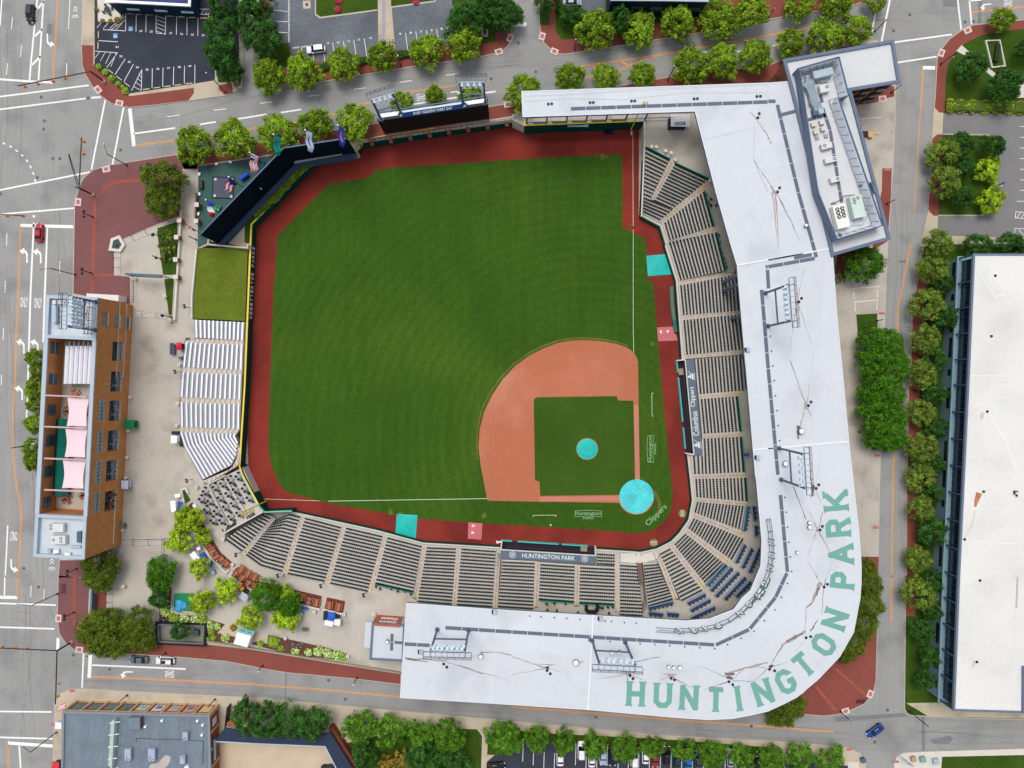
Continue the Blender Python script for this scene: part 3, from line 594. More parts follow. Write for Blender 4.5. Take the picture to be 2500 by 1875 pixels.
# ================================================================ SEATING
def along(line,t,z0,z1):
    """world point a fraction t up a picture line whose foot lies at z0 and head at z1"""
    n=len(line)-1
    ds=[math.hypot(line[i+1][0]-line[i][0],line[i+1][1]-line[i][1]) for i in range(n)]; L=sum(ds); a=0
    pts=[]
    for i,q in enumerate(line):
        f=a/L; pts.append((f,P(q,z0+(z1-z0)*f))); a+=ds[i] if i<n else 0
    for i in range(n):
        if t<=pts[i+1][0]+1e-9 or i==n-1:
            k=(t-pts[i][0])/(pts[i+1][0]-pts[i][0]); p,q=pts[i][1],pts[i+1][1]
            return (p[0]+(q[0]-p[0])*k,p[1]+(q[1]-p[1])*k)
def terrace(mb,lines,N,z0,z1,zf=None):
    rz=(z1-z0)/N
    for k in range(N):
        z=z0+rz*(k+1) if N>1 else z1; zl=z-rz if k else (zf if zf is not None else z-rz)
        a=[along(l,k/N,z0,z1) for l in lines]; b2=[along(l,(k+1)/N,z0,z1) for l in lines]
        for i in range(len(lines)-1):
            mb.add([(*a[i],z),(*a[i+1],z),(*b2[i+1],z),(*b2[i],z)],[(0,1,2,3)])
            mb.add([(*a[i],zl),(*a[i+1],zl),(*a[i+1],z),(*a[i],z)],[(0,1,2,3)])
        for i in (0,-1):      # closing cheeks at both ends
            mb.add([(*a[i],F),(*b2[i],F),(*b2[i],z),(*a[i],z)],[(0,1,2,3)])
def seatrow(mb,pts,z,up):
    """a line of tip-up chairs; up points away from the field"""
    for i in range(len(pts)-1):
        p,q=pts[i],pts[i+1]; dx,dy=q[0]-p[0],q[1]-p[1]; L=math.hypot(dx,dy)
        if L<.6: continue
        n=max(1,int((L-.1)/.54)); ux,uy=dx/L,dy/L; rot=math.atan2(dy,dx)
        nx,ny=(-uy,ux) if (-uy*up[0]+ux*up[1])>0 else (uy,-ux)
        for k in range(n):
            s_=L*(k+.5)/n; x,y=p[0]+ux*s_,p[1]+uy*s_
            mb.box(x,y,z+.36,z+.80,.46,.075,rot)
            mb.box(x-nx*.16,y-ny*.16,z+.34,z+.42,.40,.2,rot)
        mb.box((p[0]+q[0])/2,(p[1]+q[1])/2,z+.16,z+.37,L-.2,.07,rot)
def section(lines,N,label,z0=ZB,z1=ZT,aisle=None,rail=False,group='dark green seating blocks of the grandstand', row='seat_row', nb=0,skip=0):
    c=along(lines[0],.5,z0,z1); t=thing('seating_section', label,'seating block', (c[0],c[1],z0),group=group)
    b=MB(); terrace(b,lines,N,z0,z1,F); obj('concrete_terrace', b,conc_step,t)
    rz=(z1-z0)/N
    for k in range(skip,N):
        z=z0+rz*(k+1); u=(k+.74)/N
        pts=[along(l,u,z0,z1) for l in lines]; up=along(lines[0],min(1,u+.2),z0,z1); dn=along(lines[0],max(0,u-.2),z0,z1)
        # keep clear of the aisles
        pts=[pts[0]]+pts[1:]
        b=MB(); seatrow(b,pts,z,(up[0]-dn[0],up[1]-dn[1])); 
        if b.v: obj(row,b,seatm,t)
    if aisle:
        al,ar=aisle; b=MB().mat(aisle_conc); terrace(b,[al,ar],2*N,z0,z1,F)
        b.mat(yel)
        for k in range(2*N-4,2*N,1):
            z=z0+(z1-z0)*(k+1)/(2*N); p=along(al,k/2/N,z0,z1); q=along(ar,k/2/N,z0,z1)
            b.ribbon([p,q],.09,z+.006)
        b.mat(darkm)
        for k in range(0,2*N):
            z=z0+(z1-z0)*(k+1)/(2*N); p=along(al,k/2/N+.01,z0,z1); q=along(ar,k/2/N+.01,z0,z1)
            b.ribbon([p,q],.035,z+.006)
        obj('aisle_stairs', b,None,t)
        b=MB(); n=max(2,N // 4); segs=[(k/n+.03,(k+1)/n-.05) for k in range(n)]
        for a0,a1 in segs:
            pq=[]
            for a in (a0,a1):
                p=along(al,a,z0,z1); q=along(ar,a,z0,z1); pq.append((((p[0]+q[0])/2),((p[1]+q[1])/2),z0+(z1-z0)*a))
            for p in pq: b.beam(p,(p[0],p[1],p[2]+1.2),.05)
            b.beam((pq[0][0],pq[0][1],pq[0][2]+1.2),(pq[1][0],pq[1][1],pq[1][2]+1.2),.06)
        obj('handrail', b,darkm,t)
    if rail:
        pts=[along(l,1.0,z0,z1) for l in lines]; obj('back_rail', MB().wall(pts,.16,z1,z1+1.05),green_r,t)
    return t
def L1(t,*a): return [t(a[i],a[i+1]) for i in range(0,len(a),2)]
LOW = 'seat block from the left in the lower stand'
l=L1
aA=(l(S1,810,225,400,700),l(S1,850,262,450,740))
aB=(l(S1,1195,200,940,970),l(S1,1255,215,1010,1000))
aC=(l(S1,1745,345,1510,1105),l(S1,1810,350,1580,1130))
aD=(l(S2,200,410,-11,1185),l(S2,262,425,88,1195))
aE=(l(S2,725,545,590,1270),l(S2,790,560,660,1320))
aF=(l(S2,1185,575,1125,1360),l(S2,1250,575,1190,1365))
aG=(l(S2,1720,610,1670,1395),l(S2,1780,750,1740,1400))
section([l(S1,700,185,165,530),aA[0]],12,'first ' + LOW + ', beside the terrace of round tables', aisle=aA)
section([aA[1],l(S1,1060,165,650,890),aB[0]],16,'second ' + LOW + ', its rows bent in the middle', aisle=aB)
section([aB[1],aC[0]],17,'third ' + LOW + ', above the brown picnic decks', aisle=aC)
section([aC[1],aD[0]],17,'fourth ' + LOW,aisle=aD)
section([l(S2,262,425,90,1075),l(S2,725,545,605,1190)],14,'fifth ' + LOW + ', backed by a green rail', aisle=aE,rail=True)
section([aE[1],aF[0]],17,'sixth ' + LOW,aisle=aF)
section([aF[1],aG[0]],17,'seventh ' + LOW + ', just left of the dugout', aisle=aG)
ZD=-3.3
aH=(l(S3,310,660,285,1310),l(S3,380,675,360,1290)); aI=(l(S3,845,705,835,1280),l(S3,915,715,905,1285)); aJ=(l(S3,1385,560,1380,1350),l(S3,1450,560,1450,1360))
section([l(S3,-130,640,-192,1280),aH[0]],14,'eighth ' + LOW + ', behind the dugout left end', z0=ZD,aisle=aH)
section([l(S3,380,675,360,1180),l(S3,845,705,835,1215)],11,'ninth ' + LOW + ', behind the dugout middle', z0=ZD,aisle=aI,rail=True)
section([l(S3,915,715,905,1225),l(S3,1385,740,1380,1250)],11,'tenth ' + LOW + ', before the curved bar', z0=ZD,aisle=None,rail=True)
section([l(S3,1140,535,1140,705),l(S3,1385,550,1385,715)],4,'short block of four seat rows against the right end of the lower dugout', z1=ZD,aisle=None)
aK=(l(S3,1745,930,1770,1400),l(S3,1800,930,1840,1400))
c_=P(S3(1415,900)); t=thing('stairway', 'long concrete stairway with yellow top steps right of the lower dugout seats', 'stairway', (c_[0],c_[1],-2))
b=MB().mat(aisle_conc); terrace(b,[aJ[0],aJ[1]],36,ZB,ZT,F)
b.mat(darkm)
for k in range(36):
    z=ZB+(ZT-ZB)*(k+1)/36; b.ribbon([along(aJ[0],k/36+.01,ZB,ZT),along(aJ[1],k/36+.01,ZB,ZT)],.035,z+.006)
b.mat(yel)
for k in range(31,35): b.ribbon([along(aJ[0],k/36,ZB,ZT),along(aJ[1],k/36,ZB,ZT)],.1,ZB+(ZT-ZB)*(k+1)/36+.009)
obj('steps', b,None,t)
section([l(S3,1450,685,1450,1390),l(S3,1690,700,1765,1405)],15,'block of seats left of the brown vomitory ramp', z0=ZD,aisle=None)
b=MB(); 
section([l(S3,1765,690,1835,1275),l(S3,1955,680,2170,1175)],13,'block of seats right of the brown vomitory ramp', z0=ZD,aisle=(l(S3,1960,640,2175,1180),l(S3,2020,600,2245,1160)))
G2 = 'dark green seating blocks round the curve behind home plate'
section([l(E1,315,1035,625,1700),l(E1,455,960,910,1555)],14,'first seating block of the curve, nearest the vomitory ramp', aisle=(l(E1,455,960,910,1555),l(E1,515,920,965,1480)),group=G2)
section([l(E1,515,920,960,1480),l(E1,665,770,1240,1215)],17,'second seating block of the curve, backed by a green rail and blue counters', aisle=(l(E1,665,770,1240,1215),l(E1,700,705,1300,1140)),group=G2,rail=True)
section([l(E1,700,705,1300,1140),l(E1,775,565,1465,850)],17,'third seating block of the curve, in the very corner behind home plate', aisle=(l(E1,775,565,1465,850),l(E1,780,490,1450,745)),group=G2)
section([l(E1,780,490,1450,745),l(E1,815,350,1510,415)],16,'fourth seating block of the curve, backed by one long blue counter', aisle=(l(E1,815,350,1510,415),l(E1,805,290,1510,350)),group=G2,rail=True)
RG = 'seat block from the bottom of the right-hand stand'
section([l(E1,805,290,1510,350),l(E1,790,45,1490,30)],15,'first ' + RG,aisle=(l(E1,790,45,1490,30),l(E2,500,1645,1200,1612)),rail=True)
section([l(E2,645,1640,1195,1612),l(E2,625,1165,1155,1140)],11,'second ' + RG + ', by the dugout lower end', z0=ZD,rail=True,aisle=(l(E2,630,1160,1155,1135),l(E2,628,1100,1150,1065)))
section([l(E2,495,1640,650,1640),l(E2,475,1395,640,1395)],3,'short block of three seat rows below the right-hand dugout', z1=ZD)
section([l(E2,628,1095,1150,1065),l(E2,585,630,1100,595)],11,'third ' + RG + ', behind the dugout middle', z0=ZD,rail=True,aisle=(l(E2,585,630,1105,590),l(E2,575,565,1235,510)))
section([l(E2,575,560,1235,510),l(E2,535,95,1195,35)],14,'fourth ' + RG + ', by the dugout upper end', z0=ZD)
section([l(E3,615,1475,1410,1400),l(E3,575,1005,1350,925)],17,'fifth ' + RG + ', just above the dugout', aisle=(l(E3,615,1475,1410,1400),l(E3,620,1530,1415,1465)))
section([l(E3,570,940,1350,880),l(E3,530,540,1315,390)],17,'sixth ' + RG,aisle=(l(E3,570,940,1350,880),l(E3,575,1005,1350,925)))
section([l(E3,535,475,1165,335),l(E4,490,1615,1150,1480)],14,'seventh ' + RG + ', beside the upper teal tarpaulin', rail=True,aisle=(l(E3,535,475,1315,320),l(E3,530,540,1315,390)))
section([l(E4,500,1605,1115,1400),l(E4,430,1370,985,925)],14,'eighth ' + RG,rail=True,aisle=(l(E4,500,1605,1115,1400),l(E4,490,1655,1150,1480)))
section([l(E4,325,1040,590,550),l(E4,575,1155,1045,765)],12,'slanting block of dark green seats between two stairways at the upper right', z0=-2.8,rail=True,aisle=(l(E4,575,1155,1045,765),l(E4,640,1200,985,925)))
section([l(E4,165,1000,195,335),l(E4,265,1040,525,500)],12,'narrow block of dark green seats against the upper right field wall', z0=-2.8,rail=True,aisle=(l(E4,265,1040,525,500),l(E4,325,1045,590,550)))
section([l(E4,155,1225,165,1005),l(E4,370,1335,570,1165)],5,'five lowest slanting seat rows in the corner of the upper right field wall', z1=-2.8,aisle=(l(E4,370,1335,575,1155),l(E4,430,1370,640,1200)))
# aluminium bleachers on the left
def bleacher(lines,N,label,zb=-1.6):
    c=along(lines[0],.5,zb,ZT); t=thing('bleacher_section', label,'bleacher', (c[0],c[1],zb),group='aluminium bleachers beyond the left wall')
    b=MB(); terrace(b,lines,N,zb,ZT,F); obj('concrete_terrace', b,conc_step,t)
    for k in range(N):
        z=zb+(ZT-zb)*(k+1)/N; b=MB()
        for u,w,m,zz in ((.30,.42,alu,.45),(.72,.34,alu_d,.10)):
            pts=[along(q,(k+u)/N,zb,ZT) for q in lines]; b.mat(m).wall(pts,w,z+zz-.06,z+zz)
        obj('bench', b,None,t)
def bb(t,x0,y0,x1,y1): return [t(x0,y0),t(x1,y1)]
bleacher([bb(B0,2110,1120,1672,1097),bb(B0,2102,1275,1678,1250)],12,'shortest block of white bleacher benches, next to the sloping lawn')
bleacher([bb(B0,2100,1315,1590,1290),bb(B0,2092,1528,1565,1503)],13,'second block of white bleacher benches, beside the red cart')
bleacher([bb(B0,2087,1570,1560,1548),bb(C0,2080,125,1545,102)],13,'third block of white bleacher benches below the lawn')
bleacher([bb(C0,2075,165,1545,148),bb(C0,2070,378,1550,357)],13,'fourth block of white bleacher benches, above the bent one')
bleacher([bb(C0,2040,420,1545,405),bb(C0,2030,436,1585,530),L1(C0,2052,490,2040,600,1995,690,1745,815)],14,'white bleacher block whose benches bend round the left field corner')
for i_,q in enumerate(((bb(B0,2105,1275,1600,1250),bb(B0,2100,1315,1595,1290)),(bb(B0,2092,1528,1565,1503),bb(B0,2087,1570,1560,1548)),(bb(C0,2080,125,1545,102),bb(C0,2075,165,1545,148)),(bb(C0,2070,378,1550,357),bb(C0,2040,420,1545,405)),(L1(C0,2052,505,2040,640,1995,720,1750,825),L1(C0,2075,560,2058,690,1760,870)))):
    c_=along(q[0],.5,-1.6,ZT); t=thing('stairway', 'concrete stairway below the %s white bleacher block from the top' % ORD[i_],'stairway', (*c_,-1.6),group='stairways between the bleachers'); b=MB().mat(aisle_conc)
    terrace(b,[q[0],q[1]],12,-1.6,ZT,F); b.mat(darkm)
    for k in range(12): b.ribbon([along(q[0],k/12+.01,-1.6,ZT),along(q[1],k/12+.01,-1.6,ZT)],.05,-1.6+1.75*(k+1)/12+.006)
    obj('steps', b,None,t)
# ================================================================ WALLS ROUND THE FIELD
zc=-1.6
t=thing('outfield_wall', 'dark green padded outfield wall with yellow top line and white lettering', 'wall', (*P((614,548),zc),F))
pts=PL([(585,1138),C0(2110,0),(613.9,547.9),W(1405,490),W(1845,415),W(1893,355),W(1860,290)],zc); o=obj('padding', MB().wall(pts,.35,F,zc),green_w,t)
obj('yellow_cap', MB().wall(pts,.42,zc+.003,zc+.16),yel,t)
pts2=PL([W(1862,290),(1060,316),(1249.6,292),(1279,300)],-1.6); 
pts2=PL([(884,352),(1060,325),(1249.6,298),(1279,301)],-1.9); obj('padding', MB().wall(pts2,.35,F,-1.9),green_w,t)
obj('ledge', MB().wall(MB().offs(PL([(886,345),(1060,319),(1249.6,292),(1279,295)],-1.9),.3),1.5,-2.3,-1.88),conc_step,t)
b=MB()
LT = 'DEBETTERTOR PARKS'
pa,pb=P((609,778),-3),P((617.5,598),-3); L=math.hypot(pb[0]-pa[0],pb[1]-pa[1]); dr=math.atan2(pb[1]-pa[1],pb[0]-pa[0])
wx,wy=P((612,690),zc)
for k,ch in enumerate(LT):
    if ch == ' ': continue
    f=(k+.5)/len(LT); v_=778-180*f; wx=P((597.7+(940-v_)/(940-547.9)*16.2,v_),zc)[0]+.2; wy=P((612,v_),zc)[1]
    m_=Matrix.Translation((wx,wy,-3.2)) @ Matrix.Rotation(math.pi/2,4,'Z') @ Matrix.Rotation(math.pi/2,4,'X')
    b.tmesh(tmesh(ch,.75,1.7,.02),m_)
obj('lettering', b,white_p,t)
t=thing('corner_wall', 'taller green wall at the left foul corner with yellow line and pale rail', 'wall', (*P((600,1180)),F))
pts=PL([(585,1138),C0(2065,700),TT(1640,0),TT(1960,600)],-.4); obj('padding', MB().wall(pts,.35,F,-.4),green_w,t); obj('yellow_cap', MB().wall(pts,.3,-.397,-.3),yel,t)
pts=PL([TT(1960,600),S1(685,168),S1(860,158),S1(1060,150)],-.9); obj('padding', MB().wall(pts,.35,F,-.9),green_w,t); obj('pale_rail', MB().wall(PL([TT(1600,-40),TT(1930,600),TT(2080,770),S1(860,160),S1(1060,152)],-.4),.3,-.9,-.36),M('pale_green_rail', (120,190,164),.6,.06),t)
t=thing('porch_wall', 'tall dark green wall with a yellow line and crossed bats under the upper roof', 'wall', (*P((1420,305)),F))
pts=PL([(1249.6,292),(1279.7,307),(1573,294.8)],.3); obj('padding', MB().wall(pts[1:],.4,F,.3),green_w,t)
obj('yellow_cap', MB().wall(PL([(1280.5,290),(1280.5,305.5),(1546,296)],.3),.35,.303,.42),yel,t); obj('pale_cap', MB().wall(PL([(1547,296),(1574,294.6)],.3),.35,.303,.42),conc_light,t)
obj('padding', MB().wall(PL([(1572.4,295),(1572.5,350),(1564.4,529),(1610,553),(1624,598)],-3.5),.4,F,-3.5,zs=[.1,-.3,-3.5,-3.7,-3.9]),green_w,t)
obj('pale_cap', MB().wall(PL([(1572.8,295),(1573,350),(1566,529)],0),.3,.1,.16,zs=[.2,.2,.2]),conc_light,t)
b=MB(); x,y=P((1411,304),-.4); y -= .25
for s_ in (-1,1): b.beam((x-2.6*s_,y,-.1),(x+2.6*s_,y,-1.1),.22,.3)
for dx in (-1.6,-.5,.5,1.6): b.ball((x+dx*.5,y-.03,-.5),.3,8,4)
obj('crossed_bats_sign', b,M('mint_sign', (186,222,216),.6,.05),t)
b=MB()
for u,s_ in ((1313,'HISTORY'),(1360,'PROPERTY'),(1409,'COLUMBUS'),(1456,'MORTGAGE'),(1504,'PARTNERS')):
    x,y=P((u,307.5-(u-1280)*.045),-2.2); m_=Matrix.Translation((x,y-.32,-2.4)) @ Matrix.Rotation(math.pi/2,4,'X'); b.tmesh(tmesh(s_,2.6,.55,.02),m_)
obj('faint_lettering', b,M('dull_sign_green', (74,112,108),.7,.05),t)
# low rail wall round the infield
FW=[[(711.7,1247),(737,1252.5),(920,1292.3),(1032,1322.9),(1224,1334.6)],[(1454,1338.6),(1564.6,1345.8),(1602.6,1337.7),(1637,1320.5),(1657,1300),(1679,1268.5),(1688,1221.5),(1683,1170.8),(1676,1111)],[(1663,879),(1648.6,686.8),(1621.5,600)]]
for i,q in enumerate(FW):
    nm=('low green wall in front of the lower stand left of the dugout', 'low curved green wall behind home plate', 'low green wall in front of the right-hand stand above the dugout')[i]
    t=thing('field_wall', nm,'wall', (*P(q[0],-3.9),F),group='low walls round the infield'); obj('padding', MB().wall(PL(q,-3.9),.3,F,-3.9),green_w,t); obj('concrete_cap', MB().wall(MB().offs(PL(q,-3.9),-.32),.28,F,-3.86),conc_light,t)
# walkway strip at the foot of the stands
b=MB()
b.poly(PL([(690,1250),(711.7,1247),(737,1252.5),(920,1292.3),(1032,1322.9),(1224,1334.6),(1226,1352),S2(1250,590),S2(790,570),S2(262,440),S1(1255,240),S1(1060,180)],-4.3),-4.3)
b.poly(PL([(1454,1338.6),(1564.6,1345.8),(1602.6,1337.7),(1637,1320.5),(1657,1300),(1679,1268.5),(1688,1221.5),(1683,1170.8),(1676,1111),E2(630,1390),E2(510,1650),E1(810,60),E1(835,300),E1(800,500),E1(790,580),E1(690,790),E1(530,930),E1(330,1050),S3(1960,700),S3(1450,720),S3(1130,720)],-4.3),-4.3)
b.poly(PL([(1663,879),(1648.6,686.8),(1621.5,600),(1609.6,553),(1564.4,529.7),(1575,500),E4(370,1330),E4(440,1370),E4(510,1610),E3(545,480),E3(590,1000),E3(620,1530),E2(400,100)],-4.3),-4.3)
obj('walkway', b,conc_step,kind='structure')
# home plate photographers' well and ramp
t=thing('ramp', 'brown vomitory ramp and concrete well cut into the seats behind home plate', 'ramp', (*P(S3(1735,700)),F))
b=MB().mat(M('brown_ramp', (124,92,80),.9,.12,.5)); a=PL(S3(1690,690,1760,690),-4.1); c=PL(S3(1710,930,1780,930),-2.6)
b.add([(*a[0],-4.1),(*a[1],-4.1),(*c[1],-2.0),(*c[0],-2.0)],[(0,1,2,3)]); b.mat(steel)
for p,q in (((1690,690),(1708,925)),((1762,690),(1790,925))): p=P(S3(*p),-2.6); q=P(S3(*q),-1.0); b.add([(*p,-4.1),(*q,-3),(*q,-.7),(*p,-2.9)],[(0,1,2,3)])
b.beam((*P(S3(1712,932),-1),-1),(*P(S3(1795,932),-1),-1),.25)
obj('floor', b,None,t)
b=MB().mat(conc_light).poly(PL(S3(1460,560,1640,555,1895,545,1940,650,1760,688,1690,688,1460,680),-4.2),-4.2); b.mat(darkm).ribbon(PL(S3(1460,560,1460,675,1630,688),-4.1),.06,-4.1).ribbon(PL(S3(1900,545,1945,648,1800,680),-4.1),.06,-4.1)
for x in (1675,1745): b.ribbon(PL(S3(x,555,x,600),-4.1),.08,-4.09)
obj('well_floor', b,None,t)
obj('retaining_wall', MB().side(hole,F-.3,SL-.01),conc_step,kind='structure')
# lawn berm
a=PL(B0(1700,480,2135,480,2112,1108,1655,1085),ZT); z_=(ZT,-1.4,-1.4,ZT); a=[P(q,z) for q,z in zip(B0(1700,480,2135,480,2112,1108,1655,1085),z_)]
t=tag(obj('lawn_bank', MB().add([(*a[i],z_[i]) for i in range(4)]+[(*a[i],F) for i in range(4)],[(0,1,2,3),(1,5,6,2),(2,6,7,3),(0,4,5,1)]),lawn,kind='structure'))
b=MB().mat(conc_step).poly(PL([(603,604),(610,604),(598,940),(585,1138),TT(1640,0),C0(2060,690),C0(2090,400),B0(2110,1100),B0(2135,480)],-2.2),-2.2); obj('service_strip', b,kind='structure')
b=MB().mat(conc_tan).poly(PL(W(310,1360,680,1440,720,1400,720,1180,860,1000,1400,480,1400,430,1100,500),-1.9),-1.9)
b.mat(lawn_d).poly(PL(W(655,1140,740,1095,800,1120,725,1190,718,1390,650,1385),-1.88),-1.88)
b.mat(mulch).poly(PL(W(730,1060,1190,500,1400,470,800,1120),-1.87),-1.87)
obj('planting_strip', b,kind='structure')
b=MB(); b.wall(PL(W(262,1345,255,1400,680,1440,690,1400),.1),.3,-2,.25); tag(obj('low_wall', b,conc_light),'low pale concrete wall between the sloping lawn and the dark screen', 'wall')
# batter's eye screen
be=PL([(488.4,572.7),(691.9,361.4),(845.6,337.6)],9.3)
t=thing('dark_screen', 'huge dark navy screen wall bent in the middle behind the centre field hedge', 'screen wall', (*be[1],0))
obj('panel', MB().wall(be,.5,-1.95,9.3),eye,t); obj('top_rail', MB().wall(be,.3,9.303,9.4),steel,t)
b=MB(); o_=MB().offs(be,-1.0); b.wall(o_,1.2,-1.9,-.4); obj('plinth', b,M('plinth_blue', (52,72,96),.8,.1),t)
b=MB()
b.beam((be[0][0]*.38+be[1][0]*.62+.3,be[0][1]*.38+be[1][1]*.62-.3,4.5),(be[0][0]*.38+be[1][0]*.62+.7,be[0][1]*.38+be[1][1]*.62-.7,4.5),.2); obj('lamp', b,white_m,t)

# ================================================================ DUGOUTS, ROOFS, TOWERS
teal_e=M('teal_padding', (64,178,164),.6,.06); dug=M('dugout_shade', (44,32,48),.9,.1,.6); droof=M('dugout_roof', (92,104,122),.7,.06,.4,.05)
def dugout(label,front,back,rf,rb,txt,rot,cx,marks):
    """front/back: picture lines of the pit, rf/rb: edges of the roof slab"""
    t=thing('dugout', label,'dugout', (*P(front[0],F),F))
    fr,bk=PL(front,-4.2),PL(back,-3.0); pit=PL([front[0],front[1]],F)+PL([back[1],back[0]],-4.6)
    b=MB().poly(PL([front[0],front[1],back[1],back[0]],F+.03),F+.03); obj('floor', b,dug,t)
    b=MB(); n=3
    for a0,a1 in marks:
        p=(fr[0][0]+(fr[1][0]-fr[0][0])*a0,fr[0][1]+(fr[1][1]-fr[0][1])*a0); q=(fr[0][0]+(fr[1][0]-fr[0][0])*a1,fr[0][1]+(fr[1][1]-fr[0][1])*a1)
        b.wall([p,q],.28,F,F+1.1)
    obj('padded_rail', b,teal_e,t)
    r=PL([rf[0],rf[1],rb[1],rb[0]],-2.9); obj('roof', MB().prism(r,-3.15,-2.9),droof,t)
    obj('roof_edge', MB().wall([r[0],r[1]],.25,-3.2,-2.86),conc_light,t)
    obj('side_wall', MB().wall([PL([front[0]],-3.5)[0],r[0]],.3,F,-3.2).wall([PL([front[1]],-3.5)[0],r[1]],.3,F,-3.2),conc_light,t)
    L=math.hypot(r[1][0]-r[0][0],r[1][1]-r[0][1]); w=math.hypot(r[3][0]-r[0][0],r[3][1]-r[0][1])
    b=MB(); c=((r[0][0]+r[2][0])/2,(r[0][1]+r[2][1])/2)
    if txt == 'HUNTINGTON PARK':
        rr=rot; b.tmesh(tmesh(txt,13.6,1.15,0),flat(c[0]-0,c[1],-2.89,rr)); 
        for s_ in (-1,1):
            x,y=c[0]+s_*9.3*math.cos(rr),c[1]+s_*9.3*math.sin(rr); hexa=[(x+.85*math.cos(R(30+60*i)),y+.85*math.sin(R(30+60*i))) for i in range(6)]
            b.ribbon(hexa,.12,-2.89,True)
            for dx in (-.35,-.12,.12,.35): b.ribbon([(x+dx,y-.6+abs(dx)*.6),(x+dx,y+.6-abs(dx)*.6)],.1,-2.885)
            b.ribbon([(x-.35,y-.15),(x+.35,y+.15)],.1,-2.88)
    else:
        rr=rot; u=(math.cos(rr),math.sin(rr)); nn=(-u[1],u[0])
        b.tmesh(tmesh('Columbus', 6.3,1.5,0),flat(c[0]-4.3*u[0],c[1]-4.3*u[1],-2.89,rr)); b.tmesh(tmesh('Clippers', 5.2,1.5,0),flat(c[0]+2.6*u[0],c[1]+2.6*u[1],-2.89,rr))
        for s_ in (-9.8,7.9):
            x,y=c[0]+s_*u[0],c[1]+s_*u[1]
            def q(a,bb): return (x+a*u[0]+bb*nn[0],y+a*u[1]+bb*nn[1])
            b.poly([q(-.9,-.6),q(.4,-.7),q(.9,-.2),q(-.7,-.1)],-2.89); b.poly([q(-.5,0),q(.6,0),q(-.1,1.0)],-2.885); b.ribbon([q(-1.1,-.9),q(.9,-.95)],.12,-2.88); b.ribbon([q(.6,-.1),q(1.4,.7)],.1,-2.88)
    obj('roof_lettering', b,M('pale_sign', (206,222,220),.7,.05),t)
    b=MB()
    for k in range(9):
        f=.06+k*.11; x=pit[0][0]*(1-f)+pit[1][0]*f; y=pit[0][1]*(1-f)+pit[1][1]*f
        x2=pit[3][0]*(1-f)+pit[2][0]*f; y2=pit[3][1]*(1-f)+pit[2][1]*f
        x3,y3=x*.35+x2*.65,y*.35+y2*.65
        if k: b.beam((px,py,F+.45),(x3,y3,F+.45),.4,.08)
        px,py=x3,y3
    obj('bench', b,darkm,t)
    p3=(fr[0][0]*.12+fr[1][0]*.88,fr[0][1]*.12+fr[1][1]*.88); pb=(pit[3][0]*.12+pit[2][0]*.88,pit[3][1]*.12+pit[2][1]*.88)
    x,y=p3[0]*.65+pb[0]*.35,p3[1]*.65+pb[1]*.35; obj('equipment_rack', MB().box(x,y,F,F+.9,1.7,1.2,rot),M('cardboard', (150,124,110),.8,.1),t)
    return t
dugout('lower dugout with a grey roof lettered HUNTINGTON PARK', [(1225,1319.5),S3(1125,465)],[(1226,1343),S3(1112,585)],[(1223,1342),S3(1132,590)],[(1222.5,1363),S3(1137,702)],'HUNTINGTON PARK', R(-3.2),None,((0,.11),(.17,.61),(.64,.92)))
dugout('right-hand dugout with a grey roof lettered Columbus Clippers', [E2(410,1365),E2(287,112)],[E2(525,1375),E2(408,112)],[E2(522,1385),E2(403,100)],[E2(638,1388),E2(516,92)],'Columbus Clippers', R(95.3),None,((.05,.28),(.34,.82),(.87,1)))
# main roof
RF=[A2(80,785),A2(90,1010),A2(1575,962),A2(1755,1659),E4(1350,1659),E3(1320,265),E3(1440,1659),E2(1210,100),E2(1345,1659),E1(1635,60),E1(1710,900),E1(1695,1220),E1(1560,1550),E1(1440,1659),D2(1910,290),D2(1700,370),D2(1500,388),D2(0,300),D1(1295,235),D1(1240,1055),D1(2205,1115),D2(655,1158),D2(1400,1225),D2(1700,1245),D2(1900,1235),D2(2060,1205),D2(2205,1172),D3(130,1112),D3(250,1050),D3(430,900),D3(620,700),D3(740,490),D3(795,200),D3(806,60),C3(806,1550),C3(790,1300),C3(700,500),C3(655,0),B3(600,1100),B3(560,545),B3(550,482),B3(430,0),A3(250,1000),A3(182,700),A2(2205,712)]
rf=PL(RF,ROOF); rt=thing('grandstand_roof', 'vast white flat roof wrapping the stands, painted HUNTINGTON PARK in green', 'roof', (120,-40,ROOF))
b=MB().mat(roofm); b.holed(rf,[],ROOF); b.mat(trimb).side(rf,ROOF-.7,ROOF); b.mat(conc_step).holed(rf,[],ROOF-.7); obj('membrane', b,None,rt)
b=MB().mat(M('roof_edge_white', (208,213,219),.7,.03)); b.ribbon(MB().offs(rf,.12,True) if area(rf)>0 else MB().offs(rf,-.12,True),.24,ROOF+.05,True); obj('edge_trim', b,None,rt)
b=MB().mat(M('expansion_joint', (222,226,232),.6,.03))
for q in (B3(0,583,545,482),C3(0,548,695,488),D2(700,340,655,1158),[E2(1320,1320),E2(1650,1285)],[E3(1320,265),E3(2212,110)]): b.wall(PL(q,ROOF),.32,ROOF+.002,ROOF+.14)
obj('expansion_joint', b,None,rt)
